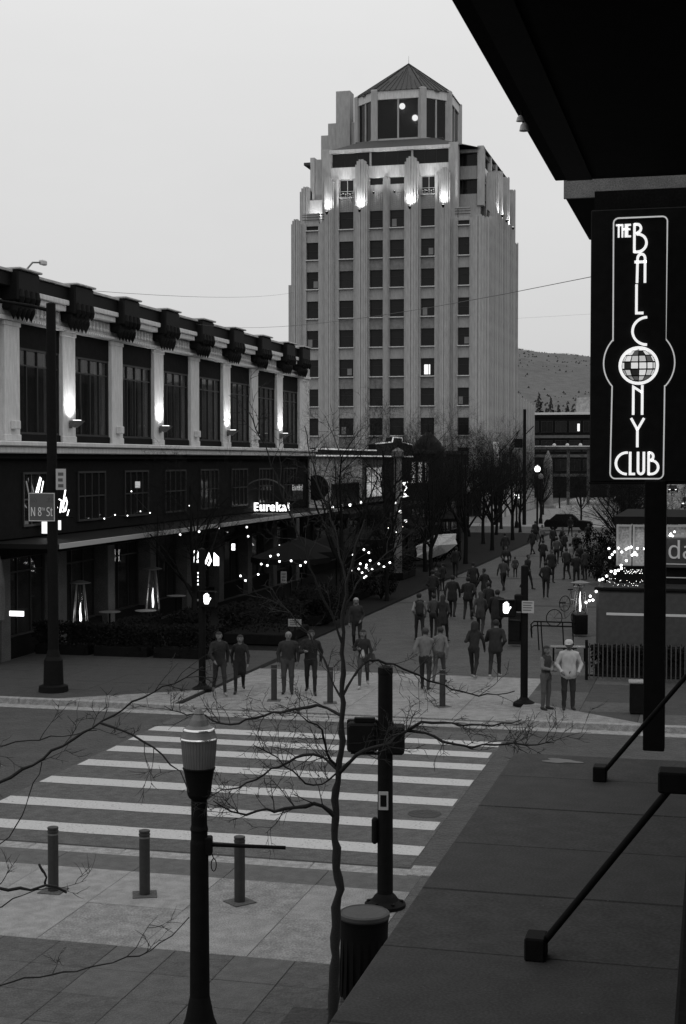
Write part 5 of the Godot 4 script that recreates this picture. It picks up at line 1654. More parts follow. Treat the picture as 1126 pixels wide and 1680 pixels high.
func heater(label: String, at: Vector3, h := 2.35) -> void:
	# pyramid patio heater with a glowing flame tube
	var o := thing("patio_heater", label, "patio heater", at, 0.3, "pyramid patio heaters")
	var g := Geo.new()
	g.cbox(Vector3(0, 0.38, 0), Vector3(0.5, 0.76, 0.5), 0.03)
	part(g, "base", M.black_paint, o)
	g = Geo.new()
	for i in 4:
		var s := Vector2(1 if i & 1 else -1, 1 if i & 2 else -1)
		g.tube([Vector3(s.x * 0.24, 0.76, s.y * 0.24), Vector3(s.x * 0.12, h - 0.12, s.y * 0.12)], [0.018, 0.016], 5)
	part(g, "frame", M.grey_metal, o)
	g = Geo.new()
	g.tube([Vector3(0, 0.78, 0), Vector3(0, h - 0.15, 0)], [0.06, 0.06], 10)
	part(g, "glass_tube", M.clear_glass, o)
	g = Geo.new()
	g.tube([Vector3(0, 0.85, 0), Vector3(0.01, 1.05, 0), Vector3(-0.01, 1.3, 0.01), Vector3(0.01, 1.6, 0)], [0.028, 0.04, 0.03, 0.006], 8)
	part(g, "flame", M.flame, o)
	g = Geo.new()
	g.lathe(Vector3(0, h - 0.12, 0), [Vector2(0.1, 0), Vector2(0.36, 0.03), Vector2(0.36, 0.05), Vector2(0.1, 0.12), Vector2(0, 0.13)], 16)
	part(g, "hood", M.grey_metal, o)
	var ol := OmniLight3D.new()
	ol.name = "light"
	ol.light_energy = 0.35
	ol.light_size = 0.15
	ol.omni_range = 10
	ol.shadow_enabled = true
	o.add_child(ol)
	ol.position = Vector3(0, 1.25, 0.35)

func hedge_box(label: String, a: Vector3, b: Vector3, group: String) -> void:
	var o := thing("planter_hedge", label, "hedge", Vector3((a.x + b.x) / 2, 0, (a.z + b.z) / 2), 0, group)
	var s := (b - a).abs()
	piece(o, "trough", Vector3(-s.x / 2 + 0.06, 0, -s.z / 2 + 0.06), Vector3(s.x / 2 - 0.06, 0.38, s.z / 2 - 0.06), M.dark_wall)
	var g := Geo.new()
	for i in 1500:
		var p := Vector3(rng.randf_range(-0.53, 0.53) * s.x, 0.12 + (s.y - 0.12) * sqrt(rng.randf()), rng.randf_range(-0.5, 0.5) * s.z)
		var d := Vector3(rng.randf_range(-1, 1), rng.randf_range(-0.3, 1), rng.randf_range(-1, 1)).normalized() * 0.09
		var e := d.cross(Vector3(rng.randf(), rng.randf(), 0.3)).normalized() * 0.035
		g.tri(p - e, p + e, p + d); g.tri(p - e, p - d * 0.4, p + e)
	part(g, "foliage", M.hedge, o)

func hand_symbol(parent: Node, at: Vector3, s: float) -> void:
	# raised-hand symbol of a pedestrian signal
	var g := Geo.new()
	g.colored = false
	var xf := Transform3D(Basis.IDENTITY.scaled(Vector3(s, s, 1)), at)
	var palm := PackedVector2Array([Vector2(-0.3, -0.7), Vector2(0.25, -0.7), Vector2(0.4, -0.3), Vector2(0.66, 0.12), Vector2(0.56, 0.24), Vector2(0.36, 0.05), Vector2(0.34, 0.2), Vector2(-0.42, 0.2), Vector2(-0.42, -0.4)])
	g.prism(palm, 0.012, xf)
	var i := 0
	for f in [[-0.33, 0.62], [-0.13, 0.8], [0.07, 0.85], [0.26, 0.68]]:
		g.prism(PackedVector2Array([Vector2(f[0] - 0.085, 0.15), Vector2(f[0] + 0.085, 0.15), Vector2(f[0] + 0.085, f[1] - 0.06), Vector2(f[0], f[1]), Vector2(f[0] - 0.085, f[1] - 0.06)]), 0.0125, xf)
	part(g, "hand_symbol", M.neon, parent)

func ped_signal(label: String, base: Vector3, h: float, head: Vector3, turn: float) -> Node3D:
	var o := thing("pedestrian_signal", label, "pedestrian signal", base, 0, "pedestrian signals across the street")
	var g := Geo.new()
	g.lathe(Vector3.ZERO, [Vector2(0.3, 0), Vector2(0.28, 0.08), Vector2(0.14, 0.16), Vector2(0.1, 0.22), Vector2(0.095, h), Vector2(0, h + 0.04)], 16)
	part(g, "post", M.black_paint, o)
	var hn := Geo.new()
	hn.cbox(head - base, Vector3(0.44, 0.46, 0.24), 0.03)
	var ho := part(hn, "signal_head", M.black_paint, o)
	var c := head - base
	hand_symbol(ho, c + Vector3(-0.02, 0.02, 0.122), 0.2)
	var vz := Geo.new()
	vz.box(c + Vector3(0, 0.24, 0.2), Vector3(0.44, 0.02, 0.18))
	part(vz, "visor", M.black_paint, ho)
	var ar := Geo.new()
	ar.tube([c + Vector3(0, 0.1, -0.05), Vector3(0, c.y + 0.1, 0)], [0.03, 0.03], 6)
	part(ar, "arm", M.black_paint, o)
	return o

func build_plaza() -> void:
	rng.seed = 1234
	# tall corner pole with the street name sign
	var p := thing("corner_pole", "tall dark pole at the far left corner carrying the street name sign", "pole", Vector3(-17.86, 0.03, -37.4))
	var g := Geo.new()
	g.lathe(Vector3.ZERO, [Vector2(0.42, 0), Vector2(0.4, 0.18), Vector2(0.28, 0.22), Vector2(0.26, 0.9), Vector2(0.2, 1.0), Vector2(0.15, 1.2), Vector2(0.13, 10.8), Vector2(0, 10.85)], 16)
	part(g, "post", M.black_paint, p)
	g = Geo.new()
	g.tube([Vector3(0, 10.6, 0), Vector3(-0.6, 10.75, 0), Vector3(-1.5, 10.9, 0.1)], [0.05, 0.05, 0.04], 8)
	g.cbox(Vector3(-1.8, 10.9, 0.1), Vector3(0.7, 0.12, 0.24), 0.03)
	part(g, "lamp_arm", M.black_paint, p)
	var s := thing("street_sign", "square street name sign reading N 8th St on the corner pole", "sign", Vector3(-18.09, 5.2, -37.22), deg_to_rad(8))
	piece(s, "plate", Vector3(-0.38, -0.4, -0.01), Vector3(0.38, 0.4, 0.01), M.sign_mid, 0.004)
	g = Geo.new()
	g.stroke([Vector2(-0.36, -0.38), Vector2(0.36, -0.38), Vector2(0.36, 0.38), Vector2(-0.36, 0.38), Vector2(-0.36, -0.38)], 0.015, 0.004, Transform3D(Basis.IDENTITY, Vector3(0, 0, 0.01)))
	part(g, "border", M.sign_text, s)
	text(s, "lettering", "N 8", 0.26, Vector3(-0.16, -0.13, 0.016), M.sign_text, 0.006, 0.62)
	text(s, "lettering", "TH", 0.09, Vector3(0.045, -0.06, 0.016), M.sign_text, 0.006, 0.7)
	text(s, "lettering", "St", 0.26, Vector3(0.22, -0.13, 0.016), M.sign_text, 0.006, 0.62)
	text(s, "lettering", "100", 0.13, Vector3(-0.24, 0.22, 0.016), M.grey_metal, 0.006, 0.7)
	text(s, "lettering", "200", 0.13, Vector3(0.24, 0.22, 0.016), M.grey_metal, 0.006, 0.7)
	g = Geo.new()
	g.tube([Vector3(0.36, 0.2, -0.04), Vector3(0.2, 0.2, -0.04)], [0.02, 0.02], 6)
	part(g, "bracket", M.black_paint, s)
	s = thing("notice_sign", "small pale upright notice on the right of the corner pole", "sign", Vector3(-17.5, 5.97, -37.2))
	piece(s, "plate", Vector3(-0.15, -0.29, -0.008), Vector3(0.15, 0.29, 0.008), M.sign_grey, 0.003)
	for i in 3:
		piece(s, "printed_line", Vector3(-0.08, 0.1 - i * 0.16, 0.009), Vector3(0.08 - 0.02 * (i % 2), 0.19 - i * 0.16, 0.012), M.sign_mid, 0.0)
	# pedestrian signals showing the raised hand
	ped_signal("pedestrian signal with a lit raised hand at the far left corner", Vector3(-13.98, 0, -38.83), 4.0, Vector3(-13.73, 2.6, -38.7), 0)
	var ps := ped_signal("pedestrian signal with a lit raised hand at the far right corner", Vector3(-4.87, 0, -38.61), 3.7, Vector3(-5.3, 2.58, -38.5), 0)
	piece(ps, "side_head", Vector3(-0.26, 2.5, -0.2), Vector3(-0.02, 2.95, 0.1), M.black_paint)
	piece(ps, "lower_box", Vector3(-0.42, 1.7, -0.12), Vector3(-0.1, 2.26, 0.08), M.black_paint)
	var np := piece(self, "notice_sign", Vector3(-4.92, 2.47, -38.47), Vector3(-4.6, 2.79, -38.45), M.sign_grey, 0.003)
	tag(np, "small pale notice with printed lines on the right-hand signal post", "sign")
	for i in 4:
		piece(np, "printed_line", Vector3(-0.13, 0.1 - i * 0.065, 0.01), Vector3(0.12 - 0.03 * (i % 2), 0.125 - i * 0.065, 0.013), M.sign_mid, 0.0)
	# patio heaters, hedges, tables under the awning
	heater("lit pyramid patio heater nearest the corner under the long awning", Vector3(-20.95, 0.05, -46.0))
	heater("lit pyramid patio heater farther along under the long awning", Vector3(-20.7, 0.05, -52.0), 2.4)
	var hg := "planter hedges round the patio"
	for i in 5:
		hedge_box(["planter hedge at the corner end of the patio", "second planter hedge of the patio row", "third planter hedge of the patio row", "fourth planter hedge of the patio row", "last planter hedge of the patio row"][i], Vector3(-19.5 + i * 0.95, 0, -47.9 - i * 2.4), Vector3(-18.7 + i * 0.95, 1.15, -45.6 - i * 2.4), hg)
	for i in 3:
		hedge_box(["long planter hedge across the patio front, left", "long planter hedge across the patio front, middle", "long planter hedge across the patio front, right"][i], Vector3(-22.0 + i * 2.1, 0, -45.3), Vector3(-20.0 + i * 2.1, 1.1, -44.5), hg)
	for i in 4:
		var tb := thing("bistro_table", ["pale-topped bistro table beside the first hedge", "pale-topped bistro table behind the near heater", "pale-topped bistro table in the middle of the patio", "pale-topped bistro table by the far heater"][i], "table", [V(-19.9, 0.05, -49.3), V(-21.0, 0.05, -48.6), V(-19.2, 0.05, -53.6), V(-20.9, 0.05, -55.0)][i], 0, "bistro tables on the patio")
		g = Geo.new()
		g.lathe(Vector3.ZERO, [Vector2(0, 1.0), Vector2(0.38, 1.0), Vector2(0.39, 1.015), Vector2(0.38, 1.03), Vector2(0, 1.03)], 18)
		part(g, "table_top", M.spandrel, tb)
		g = Geo.new()
		g.lathe(Vector3.ZERO, [Vector2(0.24, 0), Vector2(0.23, 0.03), Vector2(0.04, 0.05), Vector2(0.035, 1.0)], 12)
		part(g, "pedestal", M.black_paint, tb)
	# dark parasols added along the patio to block sky light
	var par := thing("parasol", "added dark parasol shading the patio nearest the tree row", "parasol", Vector3(-17.6, 0, -60.0), 0.2, "added dark parasols shading the patios")
	g = Geo.new()
	var n := 8
	for i in n:
		var a0 := TAU * i / n
		var a1 := TAU * (i + 1) / n
		g.tri(Vector3(cos(a0) * 1.7, 2.35, -sin(a0) * 1.7), Vector3(cos(a1) * 1.7, 2.35, -sin(a1) * 1.7), Vector3(0, 3.0, 0))
		g.quad(Vector3(cos(a0) * 1.7, 2.12, -sin(a0) * 1.7), Vector3(cos(a1) * 1.7, 2.12, -sin(a1) * 1.7), Vector3(cos(a1) * 1.7, 2.35, -sin(a1) * 1.7), Vector3(cos(a0) * 1.7, 2.35, -sin(a0) * 1.7))
	part(g, "canopy", M.fabric_dark, par)
	g = Geo.new()
	g.tube([Vector3(0, 0, 0), Vector3(0, 3.1, 0)], [0.03, 0.03], 8)
	g.lathe(Vector3.ZERO, [Vector2(0.3, 0), Vector2(0.3, 0.06), Vector2(0.05, 0.12)], 14)
	part(g, "pole", M.black_paint, par)
	copy(par, "second added dark parasol along the left patio row", Vector3(-18.4, 0, -64.5), 0.6)
	copy(par, "third added dark parasol along the left patio row", Vector3(-17.9, 0, -69.0), 0.9)
	copy(par, "fourth added dark parasol along the left patio row", Vector3(-18.6, 0, -75.0), 0.1)
	copy(par, "fifth added dark parasol along the left patio row", Vector3(-18.2, 0, -82.0), 0.4)
	copy(par, "added dark parasol below the turret building", Vector3(-18.8, 0, -93.0), 0.8)
	copy(par, "added dark parasol farthest along the left side", Vector3(-18.8, 0, -104.0), 0.3)
	for i in 4:
		hedge_box(["dark planter hedge behind the left walkers", "dark planter hedge between the patio and the tree row", "dark planter hedge beside the lit column", "dark planter hedge far along the tree row"][i], [V(-16.9, 0, -49.5), V(-16.6, 0, -57.0), V(-16.8, 0, -66.0), V(-17.2, 0, -78.0)][i] + Vector3(0, 0, -3.0), [V(-14.6, 1.35, -49.5), V(-15.8, 1.3, -57.0), V(-15.9, 1.3, -66.0), V(-16.3, 1.3, -78.0)][i] + Vector3(0, 0, 0.6), hg)
	# tilted white parasol catching the sky light
	var wp := thing("white_parasol", "pale crumpled parasol leaning over beside the walkers", "parasol", Vector3(-16.5, 0, -88.0), 0.3)
	g = Geo.new()
	var rim := []
	for i in 13:
		var a := TAU * i / 12
		var r := 1.15 + (0.16 if i % 2 else -0.08)
		rim.append(Vector3(cos(a) * r * 1.1, 1.2 + sin(a) * 0.62 + (0.1 if i % 2 else 0.0) + cos(a) * 0.45, sin(a) * -0.55))
	for i in 12: g.tri(rim[i], rim[i + 1], Vector3(0.1, 1.35, 0.75))
	part(g, "canopy", M.fabric_white, wp)
	g = Geo.new()
	g.tube([Vector3(0, 0, -0.3), Vector3(0.1, 1.35, 0.7)], [0.03, 0.03], 6)
	part(g, "pole", M.grey_metal, wp)
	# lit directory column with a neon sign
	var co := thing("directory_column", "tall speckled column with a neon sign at the edge of the plaza", "column", Vector3(-16.77, 0, -78.0))
	g = Geo.new()
	g.lathe(Vector3.ZERO, [Vector2(0.4, 0), Vector2(0.36, 0.3), Vector2(0.24, 0.4), Vector2(0.22, 6.6), Vector2(0.34, 6.7), Vector2(0.34, 7.0), Vector2(0, 7.2)], 14)
	part(g, "shaft", M.spandrel, co)
	g = Geo.new()
	g.stroke([Vector2(0.2, 0.45), Vector2(-0.05, 0.4), Vector2(0.1, 0.15), Vector2(-0.1, -0.1), Vector2(0.15, -0.3), Vector2(-0.2, -0.35)], 0.09, 0.05, Transform3D(Basis.IDENTITY, Vector3(0.42, 4.85, 0.2)))
	part(g, "neon_sign", M.neon, co)
	for i in 3:
		g = Geo.new()
		g.lathe(Vector3(-0.1 + 0.3 * i, 4.2 - 0.5 * i, 0.3), ball(0.09, 6), 8)
		part(g, "lamp", M.bulb_soft, co)
	# shop signs on and above the awning of the long building
	var eu := thing("shop_sign", "bright white illuminated word sign standing on the far end of the awning", "sign", Vector3(-21.2, 3.98, -69.0))
	text(eu, "lettering", "Eureka!", 0.42, Vector3(0, 0.2, 0), M.neon, 0.06, 0.92, true)
	piece(eu, "rail", Vector3(-0.75, -0.05, -0.03), Vector3(0.75, 0.0, 0.03), M.black_paint)
	var eb := thing("blade_sign", "dim upright blade sign hung from the facade past the word sign", "sign", Vector3(-21.3, 4.85, -74.0))
	piece(eb, "panel", Vector3(-0.26, -0.4, -0.06), Vector3(0.26, 0.4, 0.0), M.sign_mid)
	text(eb, "lettering", "Eureka!", 0.3, Vector3(0, 0.2, 0.02), M.lit_dim, 0.02, 0.4, true)
	piece(eb, "bracket", Vector3(-0.75, 0.4, -0.05), Vector3(0.26, 0.46, 0.0), M.black_paint)
	var disc := thing("round_sign", "large dark round blade sign at the far end of the long building", "sign", Vector3(-21.75, 4.95, -79.4))
	g = Geo.new()
	var rd := PackedVector2Array()
	for i in 28: rd.append(Vector2(cos(TAU * i / 28), sin(TAU * i / 28)) * 0.72)
	g.prism(rd, 0.14, Transform3D.IDENTITY)
	part(g, "disc", M.dark_tile, disc)
	g = Geo.new()
	var ar := arc(Vector2.ZERO, 1.35, 1.3, 40, 150, 18)
	g.stroke(ar, 0.06, 0.05, Transform3D(Basis.IDENTITY, Vector3(-21.25, 4.28, -68.0)))
	tag(part(g, "arch_trim", M.mid_wall, self), "thin curved arch trim above the bright word sign", "trim")
	var sc := thing("neon_script", "cursive white neon sign half hidden behind the corner pole", "sign", Vector3(-21.5, 5.2, -45.0))
	g = Geo.new()
	var I := Transform3D.IDENTITY
	g.stroke([Vector2(-0.68, -0.25), Vector2(-0.5, 0.2), Vector2(-0.38, 0.68), Vector2(-0.42, 0.72), Vector2(-0.55, 0.3), Vector2(-0.66, -0.2)], 0.024, 0.03, I)
	g.stroke([Vector2(-0.5, -0.2), Vector2(-0.4, 0.1), Vector2(-0.3, 0.6)], 0.024, 0.03, I)
	g.stroke([Vector2(0.3, -0.45), Vector2(0.42, -0.1), Vector2(0.5, 0.32)], 0.036, 0.03, I)
	g.stroke([Vector2(0.26, 0.0), Vector2(0.36, -0.05), Vector2(0.3, -0.4), Vector2(0.42, -0.42)], 0.03, 0.03, I)
	g.stroke([Vector2(0.44, -0.4), Vector2(0.42, -0.2), Vector2(0.52, 0.05), Vector2(0.56, -0.1), Vector2(0.5, -0.38), Vector2(0.44, -0.42)], 0.026, 0.03, I)
	g.stroke([Vector2(0.62, -0.35), Vector2(0.56, -0.55)], 0.03, 0.03, I)
	g.stroke([Vector2(-0.3, -0.3), Vector2(-0.1, 0.0), Vector2(0.0, -0.3), Vector2(0.14, 0.0), Vector2(0.2, -0.3)], 0.024, 0.03, I)
	part(g, "script", M.neon, sc)
	piece(sc, "rail", Vector3(-0.75, -0.62, -0.06), Vector3(0.75, -0.58, -0.02), M.black_paint)
	# small lit fittings along the mezzanine and shopfronts
	var lg := "small lit wall fittings on the long building"
	var fit := [[V(-23.0, 6.1, -45.0), 0.5, 0.16, "pale lit strip high at the left edge", "lit_dim"], [V(-21.72, 4.25, -45.0), 0.3, 0.42, "bright square lit window below the street name sign", "lit_window"], [V(-21.22, 4.33, -45.0), 0.1, 0.32, "slim bright lit slot right of the corner pole", "lit_window"], [V(-22.3, 4.86, -44.9), 0.55, 0.3, "dim grey shade left of the street name sign", "spandrel"], [V(-20.9, 2.48, -57.5), 0.3, 0.5, "bright lit sign board under the awning near the raised hand", "neon"], [V(-21.5, 2.5, -64.0), 0.16, 0.3, "small lit lantern under the awning", "neon"], [V(-21.6, 1.6, -42.6), 0.5, 0.16, "bright lit lantern box at the left edge under the awning", "neon"], [V(-21.7, 5.55, -53.0), 0.2, 0.25, "dim lit panel above the awning", "lit_dim"]]
	for f in fit:
		var fo := thing("wall_light", f[3], "wall light", f[0], 0, lg)
		piece(fo, "lit_face", Vector3(-f[1] / 2, -f[2] / 2, 0), Vector3(f[1] / 2, f[2] / 2, 0.03), M[f[4]], 0.005)
		piece(fo, "back_box", Vector3(-f[1] / 2 - 0.02, -f[2] / 2 - 0.02, -0.1), Vector3(f[1] / 2 + 0.02, f[2] / 2 + 0.02, -0.002), M.black_paint)
	# pale rounded pillar at the left edge
	var pp := thing("round_pillar", "pale round-topped pillar at the left edge of the frame", "pillar", Vector3(-22.05, 0, -41.6))
	g = Geo.new()
	g.lathe(Vector3.ZERO, [Vector2(0.3, 0), Vector2(0.3, 1.4), Vector2(0.48, 1.5), Vector2(0.5, 2.6), Vector2(0.42, 3.3), Vector2(0.25, 3.8), Vector2(0, 4.0)], 20)
	part(g, "shaft", M.mid_wall, pp)
	# small signs among the plaza trees
	for q in [[V(-16.4, 1.9, -55.0), 0.24, 0.46, "small pale upright notice among the trees left of centre"], [V(-13.05, 1.28, -45.0), 0.44, 0.24, "small pale notice behind the bald man"]]:
		var so := thing("plaza_notice", q[3], "sign", Vector3(q[0].x, 0, q[0].z))
		piece(so, "plate", Vector3(-q[1] / 2, q[0].y - q[2] / 2, 0), Vector3(q[1] / 2, q[0].y + q[2] / 2, 0.02), M.spandrel, 0.004)
		piece(so, "post", Vector3(-0.025, 0, -0.06), Vector3(0.025, q[0].y + q[2] / 2, -0.005), M.black_paint)
		for i in 3:
			piece(so, "printed_line", Vector3(-q[1] * 0.36, q[0].y - q[2] * 0.3 + i * q[2] * 0.26, 0.021), Vector3(q[1] * 0.36, q[0].y - q[2] * 0.18 + i * q[2] * 0.26, 0.024), M.sign_mid, 0.0)
	# strings of bulbs
	light_string("short string of round bulbs among the nearest left trees", [V(-17.19, 2.17, -52), V(-17.0, 2.0, -52), V(-16.5, 2.24, -52), V(-16.38, 2.63, -52), V(-16.14, 2.58, -52), V(-16.02, 2.93, -52), V(-15.72, 2.98, -52), V(-15.67, 2.74, -52), V(-15.22, 2.77, -52), V(-14.86, 2.6, -52), V(-14.67, 2.73, -52)], 0.04, "bulb")
	light_string("dense cluster of round bulbs wound through the middle tree", [V(-16.64, 2.02, -62), V(-16.03, 2.15, -62), V(-15.74, 2.18, -62), V(-15.32, 2.36, -62), V(-14.84, 2.6, -62), V(-14.62, 2.47, -62), V(-15.73, 1.83, -62), V(-15.4, 1.68, -62), V(-15.0, 1.98, -62), V(-15.07, 1.75, -62), V(-14.92, 1.59, -62), V(-14.83, 1.38, -62), V(-14.74, 1.81, -62), V(-14.72, 1.93, -62), V(-14.63, 1.7, -62), V(-14.56, 2.13, -62), V(-14.47, 1.74, -62), V(-14.17, 1.99, -62), V(-13.94, 1.86, -62), V(-13.68, 2.05, -62), V(-14.74, 1.43, -62)], 0.046, "bulb")
	light_string("row of four larger bulbs above the shop awning", [V(-20.83, 3.85, -79.5), V(-20.31, 3.93, -79.5), V(-19.83, 3.99, -79.5), V(-19.19, 4.14, -79.5)], 0.08, "bulb")
	light_string("faint scattered string of small bulbs under the shop awnings", [V(-22.0, 2.06, -73), V(-21.67, 2.12, -75), V(-21.32, 1.99, -75), V(-21.1, 2.18, -75), V(-20.23, 2.2, -75), V(-19.9, 2.6, -75), V(-19.48, 2.56, -75), V(-17.57, 2.35, -75), V(-16.69, 2.55, -75), V(-16.62, 2.94, -75), V(-16.22, 2.73, -75), V(-15.83, 3.01, -75)], 0.035, "bulb")
	light_string("row of downlights under the awning by the far heater", [V(-20.9, 3.5, -55.5), V(-21.0, 3.5, -58.0), V(-21.0, 3.55, -60.5), V(-20.2, 3.52, -62.0), V(-20.2, 3.1, -62.2)], 0.05, "bulb_soft")
	light_string("tiny fairy lights on the mezzanine front", [V(-21.8, 4.35, -50), V(-21.8, 4.45, -51), V(-21.8, 4.38, -52.2), V(-21.8, 4.5, -53.5), V(-21.8, 4.4, -54.5), V(-21.8, 5.3, -52.6), V(-21.8, 4.55, -59)], 0.025, "bulb")
	# bright upright neon figure under the awning, above the raised hand
	var nf := thing("neon_figure", "bright upright neon line sign above the left raised hand", "sign", Vector3(-15.9, 3.1, -44.0))
	g = Geo.new()
	g.stroke([Vector2(0, -0.45), Vector2(0, 0.35)], 0.05, 0.04, I)
	for i in 4: g.stroke([Vector2(-0.08, -0.2 - i * 0.12), Vector2(0.08, -0.2 - i * 0.12)], 0.05, 0.04, I)
	g.stroke([Vector2(0.18, 0.1), Vector2(0.3, 0.4), Vector2(0.36, 0.2), Vector2(0.28, 0.05)], 0.06, 0.04, I)
	g.stroke([Vector2(0.5, 0.05), Vector2(0.5, 0.4), Vector2(0.6, 0.3), Vector2(0.6, 0.05)], 0.07, 0.04, I)
	part(g, "tube", M.neon, nf)
	piece(nf, "post", Vector3(-0.03, -3.1, -0.08), Vector3(0.03, 0.45, -0.02), M.black_paint)

func build_right_corner() -> void:
	rng.seed = 777
	# dark kiosk with a pale stripe, string-lit pavilion behind it
	var k := thing("kiosk", "dark grey kiosk trailer with a pale stripe behind the picket fence", "kiosk")
	piece(k, "body", Vector3(-3.57, 0.55, -47.6), Vector3(2.6, 2.45, -46.0), M.kiosk, 0.08)
	piece(k, "stripe", Vector3(-3.25, 1.68, -46.0), Vector3(2.6, 1.76, -45.985), M.white_paint, 0.003)
	piece(k, "skirt", Vector3(-3.4, 0.0, -47.4), Vector3(2.6, 0.55, -46.15), M.black_paint)
	piece(k, "roof", Vector3(-3.62, 2.45, -47.7), Vector3(2.6, 2.55, -45.95), M.black_paint, 0.02)
	for x in [-2.2, 0.8]:
		var w := Geo.new()
		w.tube([Vector3(x, 0.33, -46.16), Vector3(x, 0.33, -45.98)], [0.33, 0.33], 18)
		part(w, "wheel", M.black_metal, k)
	var pv := thing("pavilion", "dark pavilion with framed windows painted pale for sky reflection and lowercase lettering", "pavilion")
	piece(pv, "wall", Vector3(-3.3, -0.1, -58), Vector3(2.8, 2.9, -50.2), M.dark_brick, 0.0)
	piece(pv, "upper_wall", Vector3(-3.3, 4.35, -58), Vector3(2.8, 4.6, -50.2), M.dark_brick, 0.0)
	piece(pv, "fascia", Vector3(-1.7, 2.9, -50.15), Vector3(2.8, 3.9, -49.95), M.kiosk)
	text(pv, "lettering", "da", 0.62, Vector3(-1.08, 3.5, -49.93), M.sign_text, 0.03, 1.0)
	piece(pv, "trim_line", Vector3(-1.7, 3.02, -49.95), Vector3(2.8, 3.05, -49.93), M.sign_text, 0.0)
	piece(pv, "trim_line", Vector3(-1.7, 2.55, -50.19), Vector3(-0.9, 2.58, -50.16), M.sign_text, 0.0)
	for q in [[-3.22, -2.72], [-2.68, -2.2], [-1.6, -0.6]]:
		var o := window_part(pv, Vector3(q[0], 2.95 if q[0] < -2 else 3.92, -50.1), Vector3(q[1], 4.33, -50.1), "z", "pale_wall", [], [], "pale_frame")  # opaque pale panes, sky reflection put into their colour
	# picket fence in front of the kiosk: rails, posts and single pickets
	var f := thing("picket_fence", "dark metal picket fence in front of the kiosk", "fence", Vector3(0, 0.05, -43.2))
	for y in [0.12, 0.95]:
		piece(f, "rail", Vector3(-3.6, y, -0.03), Vector3(2.4, y + 0.05, 0.02), M.black_paint)
	for i in 46:
		piece(f, "picket", Vector3(-3.55 + i * 0.13, 0.06, 0.025), Vector3(-3.515 + i * 0.13, 1.1 - 0.03 * (i % 2), 0.045), M.picket, 0.004)
	for i in 4:
		piece(f, "post", Vector3(-3.66 + i * 2.0, -0.02, -0.06), Vector3(-3.58 + i * 2.0, 1.18, 0.02), M.black_paint)
	# dark planting behind the fence
	for i in 3:
		hedge_box(["dark shrub trough behind the left of the picket fence", "dark shrub trough behind the middle of the picket fence", "dark shrub trough behind the right of the picket fence"][i], Vector3(-3.5 + i * 2.0, 0, -44.6), Vector3(-1.6 + i * 2.0, 0.95, -43.9), "shrub troughs behind the picket fence")
	# litter bin at the right corner
	var b := thing("square_bin", "dark square litter bin with a pale tray top near the far kerb", "litter bin", Vector3(-1.87, 0.05, -37.8), 0.1)
	piece(b, "body", Vector3(-0.2, 0, -0.2), Vector3(0.2, 0.78, 0.2), M.black_paint)
	piece(b, "lid", Vector3(-0.23, 0.78, -0.23), Vector3(0.23, 0.84, 0.23), M.spandrel, 0.02)
	piece(b, "slot", Vector3(-0.14, 0.6, 0.2), Vector3(0.14, 0.72, 0.205), M.dark_wall, 0.0)
	# rail rack with bent tube hoops
	var r := thing("bicycle_rack", "bent tube rail rack behind the right-hand signal post", "bicycle rack", Vector3(-5.3, 0, -50.0))
	for y in [0.98, 0.84]:
		var g := Geo.new()
		g.tube([Vector3(-0.75, y - 0.42, 0), Vector3(-0.78, y - 0.1, 0), Vector3(-0.68, y, 0), Vector3(0.7, y, 0)], [0.025, 0.025, 0.025, 0.025], 8)
		part(g, "rail", M.black_paint, r)
	for x in [-0.5, -0.38, 0.35, 0.68]:
		var g := Geo.new()
		g.tube([Vector3(x, 0, 0), Vector3(x - 0.06, 0.98, 0)], [0.022, 0.022], 8)
		part(g, "upright", M.black_paint, r)
	piece(r, "tray", Vector3(0.1, 0.1, -0.25), Vector3(0.8, 0.16, 0.25), M.black_paint)
	var bx := thing("bench", "low dark slatted bench with a pale top slat beside the rail rack", "bench", Vector3(-4.55, 0, -47.6), 0.1)
	for i in 5: piece(bx, "slat", Vector3(-0.6, 0.44, -0.22 + i * 0.09), Vector3(0.6, 0.47, -0.145 + i * 0.09), M.spandrel if i == 4 else M.grey_metal)
	for x in [-0.5, 0.5]: piece(bx, "leg", Vector3(x - 0.03, 0, -0.2), Vector3(x + 0.03, 0.44, 0.2), M.black_paint)
	heater("lit patio heater on the right beside the kiosk", Vector3(-4.86, 0, -55.0), 2.0)
	# bicycles parked by the heater
	bicycle("dark bicycle leaning near the right-hand heater", Vector3(-5.6, 0, -57.5), 0.5)
	bicycle("second dark bicycle farther behind the first", Vector3(-5.9, 0, -63.5), 0.9)
	# advertising stand by the signal
	var a := thing("sandwich_board", "black sandwich board with white writing left of the right-hand signal", "sign", Vector3(-6.75, 0, -51.5), 0.1)
	for sgn in [1.0, -1.0]:
		var g := Geo.new()
		g.box(Vector3(0, 0.55, 0.16 * sgn), Vector3(0.62, 1.1, 0.03), Basis(Vector3(1, 0, 0), -0.15 * sgn))
		part(g, "board", M.sign_black, a)
	for i in 3:
		var pr := Geo.new()
		for j in 5 + i:
			pr.stroke([Vector2(-0.16 - 0.02 * i + j * 0.065, -0.04), Vector2(-0.14 - 0.02 * i + j * 0.065, 0.045 - 0.02 * (j % 2)), Vector2(-0.11 - 0.02 * i + j * 0.065, -0.03)], 0.018, 0.006, Transform3D(Basis.IDENTITY, Vector3(0.06, 0.55 - i * 0.15, 0.19 + i * 0.024)))
		part(pr, "chalk_writing", M.sign_text, a)
